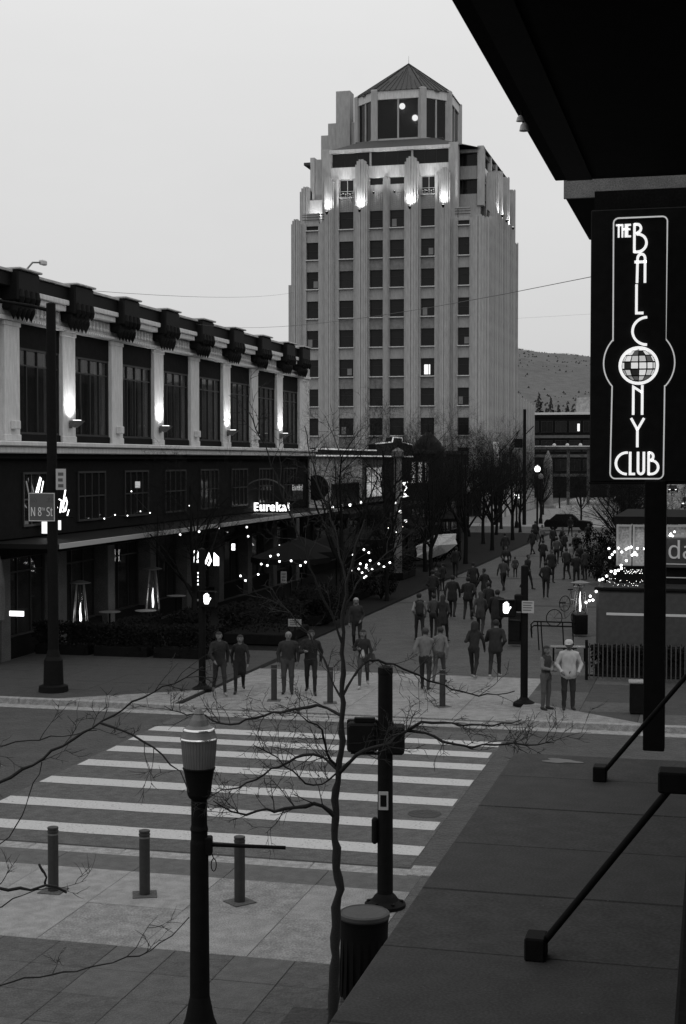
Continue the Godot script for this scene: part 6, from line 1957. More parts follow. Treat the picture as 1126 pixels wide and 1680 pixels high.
	# bulbs over the pavilion front
	light_string("slanting garland of bright round bulbs rising along the kiosk roof", [V(-3.87, 2.07, -45.9), V(-3.77, 2.13, -45.9), V(-3.66, 2.15, -45.9), V(-3.74, 2.27, -45.9), V(-3.57, 2.41, -46), V(-3.51, 2.49, -46.4), V(-3.54, 2.69, -47.0), V(-3.45, 2.72, -47.0), V(-3.32, 2.82, -47.0), V(-3.18, 2.97, -47.0), V(-3.06, 2.91, -47.0), V(-3.05, 2.99, -47.0), V(-2.95, 3.01, -47.0), V(-2.86, 3.07, -47.0), V(-2.87, 3.17, -47.0), V(-2.71, 3.32, -47.0)], 0.04, "bulb")
	light_string("level garland of bright round bulbs in front of the framed panels", [V(-3.45, 3.53, -49.8), V(-3.42, 3.23, -49.8), V(-3.34, 3.33, -49.8), V(-3.26, 3.42, -49.8), V(-3.13, 3.55, -49.8), V(-3.02, 3.42, -49.8), V(-2.88, 3.52, -49.8), V(-2.8, 3.56, -49.8), V(-2.71, 3.59, -49.8), V(-2.51, 3.55, -49.8), V(-2.28, 3.54, -49.8), V(-2.68, 3.32, -49.8), V(-2.62, 3.35, -49.8), V(-2.53, 3.33, -49.8), V(-2.59, 3.41, -49.8)], 0.04, "bulb")
	var pts := []
	for i in 34: pts.append(V(-3.35 + 0.037 * i + rng.randf_range(-.03, .03), 2.6 + rng.randf_range(-0.05, 0.2) - (0.08 if i % 2 else 0.0), -46.6))
	light_string("tiny fairy lights along the top of the kiosk", pts, 0.009, "bulb")
	pts = []
	for i in 30: pts.append(V(-2.85 + 0.02 * i, 2.9 + 0.06 * sin(i * 1.9) + rng.randf_range(-.06, .06), -48.2))
	light_string("tight tangle of fairy lights above the kiosk", pts, 0.009, "bulb")
	light_string("pair of bright bulbs by the far pavilion panel", [V(-1.42, 4.05, -49.8), V(-1.3, 4.12, -49.8), V(-1.36, 3.98, -49.8), V(-1.45, 4.0, -49.8)], 0.035, "bulb")

func bicycle(label: String, at: Vector3, turn: float) -> void:
	var o := thing("bicycle", label, "bicycle", at, turn, "bicycles by the rack")
	for x in [-0.52, 0.52]:
		var g := Geo.new()
		var p := []
		var r := []
		for i in 21:
			p.append(Vector3(x + cos(TAU * i / 20) * 0.33, 0.34 + sin(TAU * i / 20) * 0.33, 0)); r.append(0.018)
		g.tube(p, r, 5, false)
		for i in 8:
			g.tube([Vector3(x, 0.34, 0), Vector3(x + cos(TAU * i / 8) * 0.32, 0.34 + sin(TAU * i / 8) * 0.32, 0)], [0.003, 0.003], 3, false)
		part(g, "wheel", M.black_metal, o)
	var f := Geo.new()
	for s in [[V(-0.52, 0.34, 0), V(-0.14, 0.84, 0)], [V(-0.52, 0.34, 0), V(-0.05, 0.3, 0)], [V(-0.05, 0.3, 0), V(-0.16, 0.9, 0)], [V(-0.14, 0.82, 0), V(0.36, 0.86, 0)], [V(-0.05, 0.3, 0), V(0.38, 0.78, 0)], [V(0.52, 0.34, 0), V(0.33, 0.98, 0)]]:
		f.tube(s, [0.017, 0.017], 6)
	part(f, "frame", M.grey_metal, o)
	f = Geo.new()
	f.tube([V(0.3, 1.02, -0.26), V(0.36, 1.0, 0), V(0.3, 1.02, 0.26)], [0.014, 0.014, 0.014], 6)
	part(f, "handlebar", M.bright_metal, o)
	f = Geo.new()
	f.cbox(V(-0.18, 0.93, 0), V(0.26, 0.05, 0.13), 0.02)
	part(f, "saddle", M.black_metal, o)

# ---------------------------------------------------------------- far street
func globe_post(label: String, at: Vector3, h: float, lit: bool) -> void:
	var o := thing("globe_lamp_post", label, "street lamp", at, 0, "lamp posts along the far street")
	var g := Geo.new()
	g.lathe(Vector3.ZERO, [Vector2(0.22, 0), Vector2(0.18, 0.5), Vector2(0.09, 0.7), Vector2(0.08, h - 0.35), Vector2(0.14, h - 0.3), Vector2(0.16, h - 0.24)], 12)
	part(g, "post", M.black_paint, o)
	g = Geo.new()
	g.lathe(Vector3.ZERO, [Vector2(0.15, h - 0.24), Vector2(0.26, h - 0.1), Vector2(0.28, h + 0.05), Vector2(0.2, h + 0.24), Vector2(0.06, h + 0.32), Vector2(0, h + 0.36)], 14)
	part(g, "globe", M.bulb_soft if lit else M.spandrel, o)
	if lit:
		var ol := OmniLight3D.new()
		ol.name = "light"
		ol.light_energy = 1.5
		ol.omni_range = 30
		ol.light_size = 0.3
		ol.shadow_enabled = true
		o.add_child(ol)
		ol.position = Vector3(0, h, 0.45)

func car(label: String, at: Vector3, turn: float, body: String, lit := true) -> void:
	var o := thing("parked_car", label, "car", at, turn, "cars along the far street")
	var prof := PackedVector2Array([V2(-2.2, 0.3), V2(2.15, 0.3), V2(2.2, 0.62), V2(2.0, 0.82), V2(1.1, 0.92), V2(-2.05, 0.95), V2(-2.22, 0.7)])
	var g := Geo.new()
	g.prism(prof, 1.76, Transform3D(Basis.IDENTITY, Vector3(0, 0, -0.88)))
	part(g, "body", M[body], o)
	g = Geo.new()
	g.prism(PackedVector2Array([V2(-1.8, 0.93), V2(1.05, 0.9), V2(0.45, 1.4), V2(-1.2, 1.44)]), 1.5, Transform3D(Basis.IDENTITY, Vector3(0, 0, -0.75)))
	var cb := part(g, "cabin", M.glass, o)
	g = Geo.new()
	g.cbox(Vector3(-0.4, 1.45, 0), Vector3(1.6, 0.05, 1.44), 0.02)
	part(g, "roof", M[body], cb)
	for x in [-1.35, 1.35]:
		for z in [-0.82, 0.82]:
			g = Geo.new()
			g.tube([Vector3(x, 0.32, z - 0.1), Vector3(x, 0.32, z + 0.1)], [0.32, 0.32], 14)
			part(g, "wheel", M.black_metal, o)
	for z in [-0.6, 0.6]:
		g = Geo.new()
		g.cbox(Vector3(2.19, 0.66, z), Vector3(0.06, 0.14, 0.34), 0.02)
		part(g, "headlight", M.bulb_soft if lit else M.grey_metal, o)

func V2(x: float, y: float) -> Vector2:
	return Vector2(x, y)

func build_far_street() -> void:
	globe_post("unlit lamp post beside the walkers below the tower corner", Vector3(-20.4, 0, -123.4), 3.9, false)
	globe_post("brightly lit lamp post at the second crossing", Vector3(-15.3, 0, -130.0), 5.7, true)
	globe_post("dim lamp post just right of the lit one", Vector3(-17.3, 0, -150.0), 4.8, false)
	globe_post("small lit lamp post in front of the dark trees", Vector3(-18.45, 0, -140.0), 3.0, true)
	var u := thing("utility_pole", "tall dark utility pole at the corner of the tower", "pole", Vector3(-18.6, 0, -147.0))
	var g := Geo.new()
	g.tube([Vector3.ZERO, Vector3(0, 11.6, 0)], [0.2, 0.15], 10)
	part(g, "post", M.black_paint, u)
	g = Geo.new()
	g.tube([Vector3(0, 9.0, 0), Vector3(0.9, 9.9, 0)], [0.05, 0.05], 6)
	g.cbox(Vector3(-0.6, 8.2, 0), Vector3(0.8, 0.9, 0.4), 0.04)
	part(g, "transformer_box", M.black_paint, u)
	var fl := thing("flag", "striped flag drooping from an angled staff on the tower", "flag", Vector3(-23.3, 7.2, -160.0))
	g = Geo.new()
	g.tube([Vector3(-0.3, -0.6, 0), Vector3(2.6, 2.6, 0.6)], [0.06, 0.04], 6)
	part(g, "staff", M.black_metal, fl)
	for i in 7:
		g = Geo.new()
		var a := Vector3(2.45 - i * 0.05, 2.4 - i * 0.22, 0.6)
		for j in 4:
			var x0 := a + Vector3(-0.22 * j, -0.35 * j, 0.12 * sin(j * 1.8))
			var x1 := a + Vector3(-0.22 * (j + 1), -0.35 * (j + 1), 0.12 * sin((j + 1) * 1.8))
			g.quad(x0 + Vector3(0, -0.22, 0.02), x1 + Vector3(0, -0.22, 0.02), x1 + Vector3(0, 0, 0), x0)
		part(g, "stripe", M.black_metal if i % 2 == 0 else M.spandrel, fl)
	car("light car with headlights on coming down the far street", Vector3(-9.0, 0, -172), -PI / 2, "spandrel")
	car("dark car parked at the second crossing", Vector3(-13.2, 0, -137), 0.05, "black_paint", false)
	car("grey car parked on the right of the far street", Vector3(-3.6, 0, -205), -PI / 2, "grey_metal")
	car("pale car parked on the left of the far street", Vector3(-14.6, 0, -235), -PI / 2, "spandrel")
	car("small dark car farther up the far street", Vector3(-8.2, 0, -300), -PI / 2, "black_paint")

func build_wires() -> void:
	var grp := "overhead wires across the sky"
	var W := [
		["upper overhead wire between the long building and the tower", V(-22.3, 12.6, -48.5), V(-45.0, 24.9, -155)],
		["lower overhead wire rising from the long building to the right across the tower", V(-22.3, 12.5, -60.6), V(-1.3, 8.75, -18.0)],
		["level overhead wire right of the tower", V(-23.6, 23.5, -176.0), V(30, 21.0, -120)],
	]
	for w in W:
		var a: Vector3 = w[1]
		var b: Vector3 = w[2]
		var pts := []
		var rad := []
		for i in 13:
			var t := i / 12.0
			pts.append(a.lerp(b, t) + Vector3(0, -0.4 * 4 * t * (1 - t), 0))
			rad.append(0.009 if w[2].z < -100 else 0.0045)
		var g := Geo.new()
		g.tube(pts, rad, 4, true)
		tag(part(g, "overhead_wire", M.wire, self), w[0], "wire", grp)
	# roof camera bracket at the left edge of the long building
	var c := thing("roof_camera", "small camera bracket on the roof edge at the far left", "camera", Vector3(-21.6, 12.6, -43.4))
	var g := Geo.new()
	g.tube([Vector3(0, 0, 0), Vector3(0.1, 0.3, -0.3), Vector3(0.2, 0.36, -0.8)], [0.03, 0.03, 0.03], 6)
	part(g, "arm", M.grey_metal, c)
	g = Geo.new()
	g.cbox(Vector3(0.2, 0.36, -0.85), Vector3(0.16, 0.16, 0.34), 0.03)
	part(g, "head", M.white_paint, c)

# ---------------------------------------------------------------- people
# Each body is one continuous surface: tapered bones joined by a smooth minimum and meshed as surface nets.
func body_mesh(bones: Array, cell: float, head_c: Vector3, head_back: Vector3, cols: Dictionary) -> ArrayMesh:
	var lo := Vector3(9, 9, 9)
	var hi := -lo
	for b in bones:
		for e in 2:
			var r: float = b[2 + e] + 0.05
			lo = lo.min(b[e] - Vector3(r, r, r))
			hi = hi.max(b[e] + Vector3(r, r, r))
	var nx := int((hi.x - lo.x) / cell) + 2
	var ny := int((hi.y - lo.y) / cell) + 2
	var nz := int((hi.z - lo.z) / cell) + 2
	var F := PackedFloat32Array()
	F.resize(nx * ny * nz)
	F.fill(1.0)
	var kk := 0.03
	for b in bones:
		var A: Vector3 = b[0]
		var B: Vector3 = b[1]
		var ra: float = b[2]
		var rb: float = b[3]
		var flat: float = b[5] if b.size() > 5 else 1.0
		var m := maxf(ra, rb) * maxf(1.0, 1.0 / flat) + cell * 2.2 + kk
		var l2 := (A.min(B) - Vector3(m, m, m) - lo) / cell
		var h2 := (A.max(B) + Vector3(m, m, m) - lo) / cell
		var AB := B - A
		var inv := 1.0 / maxf(AB.length_squared(), 0.000001)
		for k in range(maxi(0, int(l2.z)), mini(nz, int(h2.z) + 1)):
			for j in range(maxi(0, int(l2.y)), mini(ny, int(h2.y) + 1)):
				var row := (k * ny + j) * nx
				for i in range(maxi(0, int(l2.x)), mini(nx, int(h2.x) + 1)):
					var p := lo + Vector3(i, j, k) * cell
					var t := clampf((p - A).dot(AB) * inv, 0.0, 1.0)
					var d3 := p - A - AB * t
					d3.z *= flat
					var d := d3.length() - ra - (rb - ra) * t
					var f := F[row + i]
					var h := maxf(kk - absf(f - d), 0.0) / kk
					F[row + i] = minf(f, d) - h * h * kk * 0.25
	var idx := PackedInt32Array()
	idx.resize(nx * ny * nz)
	idx.fill(-1)
	var P := PackedVector3Array()
	var sx := 1
	var sy := nx
	var sz := nx * ny
	for k in nz - 1:
		for j in ny - 1:
			for i in nx - 1:
				var o := (k * ny + j) * nx + i
				var c0 := F[o] < 0.0
				if (F[o + sx] < 0.0) == c0 and (F[o + sy] < 0.0) == c0 and (F[o + sz] < 0.0) == c0 and (F[o + sx + sy] < 0.0) == c0 and (F[o + sx + sz] < 0.0) == c0 and (F[o + sy + sz] < 0.0) == c0 and (F[o + sx + sy + sz] < 0.0) == c0:
					continue
				var s := Vector3.ZERO
				var n := 0
				for e in [[0, 0, 0, 0], [0, 0, 1, 0], [0, 0, 0, 1], [0, 0, 1, 1], [1, 0, 0, 0], [1, 1, 0, 0], [1, 0, 0, 1], [1, 1, 0, 1], [2, 0, 0, 0], [2, 1, 0, 0], [2, 0, 1, 0], [2, 1, 1, 0]]:
					var q := Vector3(e[1], e[2], e[3])
					var q2 := q
					q2[e[0]] = 1.0
					var a := F[o + int(q.x) * sx + int(q.y) * sy + int(q.z) * sz]
					var b2 := F[o + int(q2.x) * sx + int(q2.y) * sy + int(q2.z) * sz]
					if (a < 0.0) != (b2 < 0.0):
						s += q.lerp(q2, a / (a - b2))
						n += 1
				idx[o] = P.size()
				P.append(lo + (Vector3(i, j, k) + s / n) * cell)
	var C := PackedColorArray()
	for p in P:
		var best := 9.0
		var key := "top"
		for b in bones:
			var AB: Vector3 = b[1] - b[0]
			var t := clampf((p - b[0]).dot(AB) / maxf(AB.length_squared(), 0.000001), 0, 1)
			var d: float = (p - b[0] - AB * t).length() - b[2] - (b[3] - b[2]) * t
			if d < best:
				best = d
				key = b[4]
		if key == "head":
			var q := p - head_c
			var fw := -q.dot(head_back)
			key = "hair" if (q.y > 0.055 - maxf(0.0, 0.02 - fw) * 0.4 or fw < 0.008) else "skin"
			if key == "skin":
				var sd := q.cross(head_back).y
				if absf(absf(sd) - 0.034) < 0.014 and absf(q.y - 0.01) < 0.01: key = "eye"
				if absf(sd) < 0.025 and absf(q.y + 0.058) < 0.007: key = "eye"
		var l: float = cols.get(key, 0.03)
		C.append(Color(l, l, l))
		if key in ["top", "sleeve", "pants"]:
			# loose cloth: shallow folds
			var w := 0.0035 * sin(p.y * 26.0 + p.x * 38.0 + 2.0 * sin(p.z * 33.0 + cols.seed)) + 0.003 * sin(p.x * 60.0 - p.y * 19.0 + cols.seed * 3.0)
			P[C.size() - 1] = p + Vector3(p.x, 0, p.z).normalized() * w
	var N := PackedVector3Array()
	N.resize(P.size())
	var tris := PackedInt32Array()
	for k in range(1, nz - 1):
		for j in range(1, ny - 1):
			for i in range(1, nx - 1):
				var o := (k * ny + j) * nx + i
				var s0 := F[o] < 0.0
				for ax in 3:
					var st := sx if ax == 0 else (sy if ax == 1 else sz)
					if (F[o + st] < 0.0) == s0: continue
					var u := sy if ax == 0 else (sz if ax == 1 else sx)
					var w := sz if ax == 0 else (sx if ax == 1 else sy)
					var a := idx[o]
					var b2 := idx[o - u]
					var c := idx[o - u - w]
					var d := idx[o - w]
					if a < 0 or b2 < 0 or c < 0 or d < 0: continue
					# outward (counter-clockwise) order when the solid is on the low side
					var quad := [a, b2, c, d] if s0 else [a, d, c, b2]
					var fn := (P[quad[1]] - P[quad[0]]).cross(P[quad[2]] - P[quad[0]])
					for q in quad: N[q] += fn
					tris.append_array(PackedInt32Array([quad[0], quad[2], quad[1], quad[0], quad[3], quad[2]]))
	for i in N.size(): N[i] = N[i].normalized()
	var arr := []
	arr.resize(Mesh.ARRAY_MAX)
	arr[Mesh.ARRAY_VERTEX] = P
	arr[Mesh.ARRAY_NORMAL] = N
	arr[Mesh.ARRAY_COLOR] = C
	arr[Mesh.ARRAY_INDEX] = tris
	var me := ArrayMesh.new()
	me.add_surface_from_arrays(Mesh.PRIMITIVE_TRIANGLES, arr)
	return me

func person(label: String, at: Vector3, turn: float, o := {}) -> Node3D:
	# local frame: y up, facing +z; `o` holds pose and clothing
	var H: float = o.get("h", 1.75) / 1.75
	var st: float = o.get("stride", 0.0)
	var cell: float = o.get("cell", 0.026)
	var wide: float = o.get("wide", 1.0)
	var cols := {"skin": o.get("skin", 0.15), "eye": 0.02, "hair": o.get("hair", 0.02), "top": o.get("top", 0.03), "sleeve": o.get("sleeve", o.get("top", 0.03)), "pants": o.get("pants", 0.025), "shoe": o.get("shoe", 0.02), "inner": o.get("inner", 0.4), "bag": o.get("bag", 0.03), "hand": 0.14, "seed": float(label.length() % 17)}
	var B := []
	var rr := RandomNumberGenerator.new()
	rr.seed = hash(label)
	var sway := rr.randf_range(-0.025, 0.025)
	var lean: float = 0.045 if st != 0.0 else rr.randf_range(-0.01, 0.02)
	var slope := rr.randf_range(-0.02, 0.02)
	var hip := Vector3(sway, 0.93, 0)
	for s in [-1.0, 1.0]:
		var ph: float = st * s
		var hj := hip + Vector3(0.095 * s, 0, 0)
		var kn := hj + Vector3(0.012 * s, -0.43 * cos(ph * 0.5), 0.43 * sin(ph * 0.5) + (0.05 if st != 0 else 0.015))
		var bend := 0.34 if (st != 0 and ph < 0) else 0.0
		var an := kn + Vector3(0.0, -0.42 * cos(ph * 0.5 - bend), 0.42 * sin(ph * 0.5 - bend * 1.0) - 0.03)
		if s == 1.0 and o.has("knee"): an = kn + Vector3(0.02, -0.4, -0.12)
		var toe := an + Vector3(0.03 * s, -0.055, 0.15)
		var pr: float = o.get("leg", 1.0)
		B.append([hj, kn, 0.088 * pr, 0.06 * pr, "pants"])
		B.append([kn, an + Vector3(0, 0.03, 0), 0.06 * pr, 0.046 * pr, "pants"])
		B.append([an + Vector3(0, -0.03, -0.03), toe, 0.044, 0.036, "shoe"])
		# arms
		var sh := Vector3(0.168 * s * wide, 1.4 + slope * s, -0.01 + lean)
		var arm: Array = o.get("arm_l" if s < 0 else "arm_r", [])
		var swing := -0.16 * ph * rr.randf_range(0.7, 1.5)
		var el := sh + Vector3(0.085 * s, -0.26, swing - 0.03)
		var bendy := rr.randf()
		var wr := el + Vector3(-0.02 * s, -0.23, 0.07 + swing * 0.9)
		if bendy < 0.3: wr = el + Vector3(-0.09 * s, -0.16, 0.15)
		elif bendy < 0.42: wr = el + Vector3(-0.12 * s, 0.04, 0.2)
		if arm.size() == 2:
			el = Vector3(arm[0].x * s, arm[0].y, arm[0].z)
			wr = Vector3(arm[1].x * s, arm[1].y, arm[1].z)
		B.append([sh, el, 0.054 * wide, 0.046 * wide, "sleeve"])
		B.append([el, wr, 0.047 * wide, 0.036 * wide, "sleeve"])
		var hd := (wr - el).normalized()
		B.append([wr + hd * 0.02, wr + hd * 0.085, 0.034, 0.03, "hand"])
		for f in 4:
			var off := Vector3(0, 0, (f - 1.5) * 0.019)
			var k1 := wr + hd * 0.09 + off
			var k2: Vector3 = k1 + (hd * 0.5 + Vector3(-0.3 * s, -0.2, 0.1)).normalized() * [0.045, 0.055, 0.05, 0.04][f]
			B.append([k1, k2, 0.0115, 0.009, "hand"])
		B.append([wr + hd * 0.03 + Vector3(0, 0, 0.03), wr + hd * 0.075 + Vector3(-0.01 * s, 0, 0.052), 0.013, 0.011, "hand"])
		B.append([Vector3(0.02 * s, 1.46, -0.01 + lean), sh + Vector3(-0.02 * s, 0.01, 0), 0.06, 0.055 * wide, "top"])
		B.append([Vector3(0.065 * s * wide, 1.31, lean), Vector3(0.05 * s * wide + sway, 1.0, 0), 0.1 * wide, 0.088 * wide, "top", 1.12])
	B.append([hip + Vector3(0, 0.03, 0), hip + Vector3(0, -0.02, 0), 0.13, 0.12, "pants"])
	B.append([Vector3(0, 1.36, lean), Vector3(0, 1.02, 0), 0.12 * wide, 0.115 * wide, "top"])
	if o.get("coat", 0.0) > 0.0:
		var c: float = o.coat
		B.append([Vector3(0.05, 1.05, 0), Vector3(0.07, 1.0 - c, 0), 0.11 * wide, 0.12 * wide, "top"])
		B.append([Vector3(-0.05, 1.05, 0), Vector3(-0.07, 1.0 - c, 0), 0.11 * wide, 0.12 * wide, "top"])
	if o.has("inner"):
		B.append([Vector3(0, 1.2, 0.115 * wide), Vector3(0, 0.98, 0.115 * wide), 0.02, 0.06, "inner"])
	if o.get("tote", false):
		B.append([Vector3(0.3 * wide, 0.98, -0.06), Vector3(0.3 * wide, 0.86, 0.06), 0.06, 0.09, "bag"])
		B.append([Vector3(0.16 * wide, 1.44, 0), Vector3(0.29 * wide, 1.02, 0), 0.014, 0.014, "bag"])
	if o.get("pack", false):
		B.append([Vector3(0, 1.36, -0.17), Vector3(0, 1.08, -0.18), 0.12, 0.13, "bag"])
	var tilt: float = o.get("look", rr.randf_range(-0.5, 0.5))
	var fwd := Vector3(sin(tilt), 0, cos(tilt))
	B.append([Vector3(0, 1.43, -0.01 + lean), Vector3(0, 1.53, 0.01 + lean), 0.058, 0.052, "skin"])
	var hc := Vector3(rr.randf_range(-0.012, 0.012), 1.63, 0.03 + lean)
	B.append([hc + Vector3(0, 0.03, 0) - fwd * 0.012, hc + Vector3(0, -0.045, 0) + fwd * 0.012, 0.094, 0.066, "head"])
	B.append([hc + fwd * 0.085 + Vector3(0, -0.005, 0), hc + fwd * 0.098 + Vector3(0, -0.03, 0), 0.012, 0.017, "head"])
	for s in [-1.0, 1.0]:
		B.append([hc + fwd.cross(Vector3.UP) * 0.085 * s + Vector3(0, 0.01, 0), hc + fwd.cross(Vector3.UP) * 0.09 * s + Vector3(0, -0.03, 0), 0.014, 0.012, "skin"])
	if o.get("long_hair", false):
		B.append([hc - fwd * 0.05 + Vector3(0, 0.02, 0), hc - fwd * 0.1 + Vector3(0, -0.24, 0), 0.09, 0.075, "hair"])
	if o.get("hood", false):
		B.append([hc + Vector3(0, 0.02, -0.02), hc + Vector3(0, -0.12, -0.05), 0.115, 0.11, "top"])
	# rest the soles on the ground
	var low := 9.0
	for b in B:
		if b[4] == "shoe": low = minf(low, minf(b[0].y - b[2], b[1].y - b[3]))
	var me := body_mesh(B, cell, hc, -fwd, cols)
	var t := thing("person", label, "person", at, turn, "people on the street")
	var bo := put(me, "body", M.person, t, Vector3(0, -low * H, 0), Basis.from_scale(Vector3(H, H, H)))
	if o.get("cap", false):
		var g := Geo.new()
		g.lathe(hc + Vector3(0, 0.045, -0.01), [Vector2(0.108, -0.01), Vector2(0.11, 0.02), Vector2(0.095, 0.065), Vector2(0.055, 0.095), Vector2(0, 0.103)], 16)
		var br := PackedVector2Array()
		for i in 11:
			var a := PI * i / 10
			br.append(Vector2(cos(a) * 0.085, sin(a) * 0.095))
		g.prism(br, 0.012, Transform3D(Basis(Vector3(1, 0, 0), Vector3(0, -0.12, 1), Vector3(0, 1, 0)), hc + Vector3(0, 0.035, 0.085)))
		var cap := part(g, "cap", M.fabric_white, bo)
		cap.rotation.y = tilt
	return t

func build_people() -> void:
	var R := PI           # walking away from the camera
	# couple waiting at the right corner
	person("man in white cap and pale long-sleeved shirt standing at the right corner", V(-3.62, 0.05, -37.85), 0.25, {"h": 1.8, "top": 0.42, "pants": 0.022, "cap": true, "cell": 0.02, "wide": 1.16, "coat": 0.1, "leg": 1.15, "look": -0.3, "skin": 0.1, "arm_l": [V(0.31, 1.14, -0.02), V(0.2, 0.98, 0.14)], "arm_r": [V(0.31, 1.14, -0.02), V(0.22, 0.97, 0.14)]})
	person("woman in dark vest and jeans with folded arms beside the man in the cap", V(-4.2, 0.05, -37.72), 1.0, {"h": 1.66, "top": 0.03, "sleeve": 0.16, "pants": 0.075, "leg": 1.12, "long_hair": true, "cell": 0.02, "arm_l": [V(0.22, 1.16, 0.06), V(-0.02, 1.1, 0.2)], "arm_r": [V(0.22, 1.16, 0.06), V(0.0, 1.13, 0.21)]})
	# walkers heading up the street
	person("man in grey jacket walking away beside a woman in a pale top", V(-7.92, -0.02, -40.5), R + 0.1, {"h": 1.82, "top": 0.13, "pants": 0.02, "stride": 0.62, "wide": 1.12, "cell": 0.022, "hair": 0.04})
	person("woman in pale top with hair up walking away beside the grey-jacketed man", V(-7.75, -0.02, -41.9), R, {"h": 1.68, "top": 0.14, "pants": 0.07, "stride": -0.55, "cell": 0.022, "hair": 0.03})
	person("person in black hoodie with white shoes walking away, left of the pair", V(-6.95, -0.05, -43.3), R - 0.1, {"h": 1.74, "top": 0.018, "pants": 0.014, "stride": 0.55, "shoe": 0.3, "hood": true, "cell": 0.024})
	person("broad man in black jacket with white shoes walking away, right of the pair", V(-6.35, -0.05, -43.5), R + 0.05, {"h": 1.8, "top": 0.016, "pants": 0.018, "stride": -0.6, "shoe": 0.35, "wide": 1.18, "cell": 0.024, "coat": 0.12})
	person("woman with long hair walking behind the black-jacketed pair", V(-8.42, -0.05, -53.8), R, {"h": 1.7, "top": 0.04, "pants": 0.03, "stride": 0.55, "long_hair": true, "hair": 0.05, "coat": 0.2, "tote": true})
	person("dark-coated man near the lit raised hand on the right", V(-7.72, -0.05, -53.2), R, {"h": 1.84, "top": 0.014, "pants": 0.016, "stride": -0.6, "wide": 1.2, "coat": 0.2})
	person("tall figure in black walking at the middle of the street, left of two", V(-10.54, -0.05, -59.8), R, {"h": 1.8, "top": 0.014, "pants": 0.014, "stride": 0.55, "wide": 1.15, "coat": 0.2})
	person("tall figure in black walking at the middle of the street, right of two", V(-9.75, -0.05, -59.0), R, {"h": 1.8, "top": 0.014, "pants": 0.014, "stride": -0.4, "wide": 1.15, "coat": 0.1})
	person("dark figure walking away farther up, left of the two tall figures", V(-11.88, -0.05, -62.5), R, {"h": 1.78, "top": 0.016, "pants": 0.016, "stride": 0.3})
	person("person with a white striped pack walking among the group", V(-10.33, -0.05, -51.8), R + 0.3, {"h": 1.76, "top": 0.02, "sleeve": 0.25, "pants": 0.02, "stride": 0.4, "pack": true, "bag": 0.02})
	person("dark-coated person behind the grey-jacketed man", V(-9.43, -0.05, -51.6), R, {"h": 1.76, "top": 0.018, "pants": 0.018, "stride": -0.6, "coat": 0.25, "long_hair": true})
	person("person in charcoal jacket in the middle of the group", V(-9.95, -0.05, -52.6), R, {"h": 1.66, "top": 0.05, "pants": 0.02, "stride": 0.3})
	# people coming towards the crossing
	person("dark-clothed man with pale shoes stepping off at the far left corner", V(-13.3, 0.0, -38.3), 0.5, {"h": 1.78, "top": 0.012, "pants": 0.016, "shoe": 0.2, "stride": 0.55, "wide": 1.1, "cell": 0.024})
	person("woman in dark coat at the far left corner beside the first man", V(-12.88, -0.02, -38.9), 0.3, {"h": 1.66, "top": 0.01, "pants": 0.01, "stride": -0.6, "coat": 0.35, "long_hair": true, "cell": 0.024})
	person("bald man in loose patterned trousers behind the left far bollard", V(-11.5, -0.02, -39.0), 0.2, {"h": 1.74, "top": 0.02, "pants": 0.05, "hair": 0.2, "wide": 1.2, "leg": 1.2, "cell": 0.024})
	person("man in dark jacket walking towards the crossing between the far bollards", V(-10.87, -0.02, -39.1), 0.25, {"h": 1.82, "top": 0.01, "pants": 0.01, "stride": 0.4, "wide": 1.15, "cell": 0.024})
	person("woman in dark cardigan over a white shirt walking towards the crossing", V(-9.75, -0.02, -40.6), 0.2, {"h": 1.7, "top": 0.018, "pants": 0.05, "shoe": 0.35, "stride": -0.55, "long_hair": true, "inner": 0.4, "tote": true, "cell": 0.024})
	person("person with pale curly hair behind the woman in the cardigan", V(-12.0, -0.05, -49.0), 0.2, {"h": 1.8, "top": 0.02, "pants": 0.015, "hair": 0.3, "stride": 0.2, "long_hair": true})
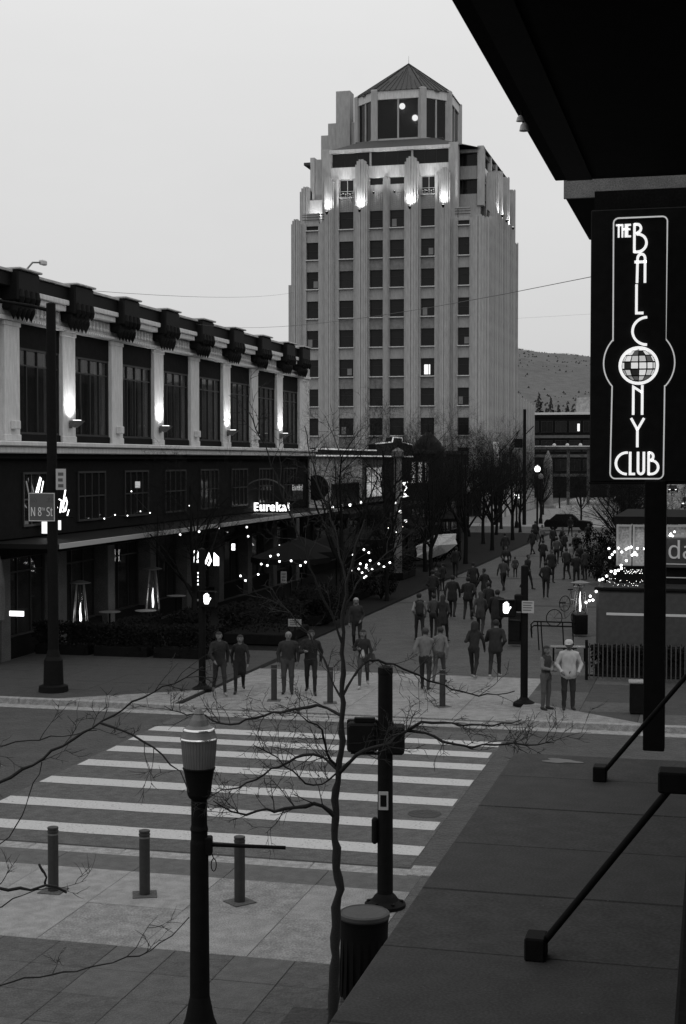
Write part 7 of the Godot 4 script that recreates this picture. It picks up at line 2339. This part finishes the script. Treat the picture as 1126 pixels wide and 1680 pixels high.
	# farther people
	var far := [
		["lone dark figure walking on the right of the plaza", -7.76, -69.4, 1.75, 0.014, 0.3],
		["dark figure standing with the group by the bicycles, left", -8.43, -78.2, 1.8, 0.016, 0.0],
		["dark figure standing with the group by the bicycles, middle", -7.84, -80.4, 1.75, 0.02, 0.2],
		["dark figure standing with the group by the bicycles, right", -6.87, -80.6, 1.72, 0.03, 0.0],
		["figure with a white scarf near the middle of the far plaza", -11.36, -81.7, 1.75, 0.02, 0.2],
		["small child beside the figure with the white scarf", -10.8, -81.4, 1.15, 0.05, 0.0],
		["dark figure far up the street, left of two heads against the pale road", -11.13, -104.3, 1.8, 0.012, 0.2],
		["dark figure far up the street, right of two heads against the pale road", -10.54, -104.5, 1.8, 0.012, -0.2],
		["figure in grey coat among the far crowd", -9.6, -92.0, 1.72, 0.06, 0.2],
		["dark figure among the far crowd by the lamp post", -13.4, -96.0, 1.75, 0.015, -0.2],
		["pale-topped figure among the far crowd", -12.6, -110.0, 1.7, 0.2, 0.2],
		["dark figure seated height by the left trees", -13.2, -72.0, 1.4, 0.015, 0.0],
		["dark figure strolling near the directory column", -13.9, -80.0, 1.75, 0.014, 0.3],
		["last dark figure before the second crossing", -12.0, -126.0, 1.75, 0.015, 0.2],
		["dark walker just left of the sandwich board", -8.6, -57.0, 1.78, 0.012, 0.5],
		["dark walker behind the tall pair in the middle", -9.9, -64.5, 1.76, 0.012, -0.5],
		["woman-sized dark walker left of the far middle group", -12.4, -66.0, 1.66, 0.014, 0.5],
		["dark walker in the middle distance by the band of paving", -11.0, -68.0, 1.78, 0.012, 0.5],
		["grey-topped walker in the middle distance", -10.2, -72.5, 1.7, 0.05, -0.5],
		["dark walker ahead of the group by the bicycles", -9.2, -74.0, 1.8, 0.012, 0.5],
		["dark figure leaning by the first shrub", -6.9, -76.0, 1.76, 0.012, 0],
		["dark figure right of the bicycles group", -6.1, -80.0, 1.74, 0.014, 0],
		["dark figure at the back of the bicycles group", -7.5, -84.0, 1.8, 0.012, 0.3],
		["pale-jacketed figure at the back of the bicycles group", -8.2, -86.5, 1.68, 0.22, 0.3],
		["dark walker in the far middle of the street", -10.0, -88.0, 1.78, 0.012, -0.5],
		["dark walker beside the far paving band", -8.9, -97.0, 1.75, 0.012, 0.5],
		["dark walker close behind the far pair of heads", -9.8, -99.0, 1.7, 0.014, 0.5],
		["dark walker to the left in the far crowd", -12.2, -101.0, 1.78, 0.012, -0.5],
		["small dark walker near the second crossing", -9.4, -113.0, 1.75, 0.012, 0.5],
		["small dark walker left near the second crossing", -13.8, -116.0, 1.75, 0.014, 0.5],
	]
	var i := 0
	for f in far:
		var opt := {"h": f[3], "top": f[4], "pants": 0.014, "stride": f[5], "cell": 0.036, "coat": 0.15 * (i % 2), "wide": 1.1}
		if i == 4:
			opt["inner"] = 0.5
		person(f[0], V(f[1], -0.05, f[2]), (0.2 if i % 3 == 1 or i == 4 else PI) + 0.3 * (i % 4), opt)
		i += 1
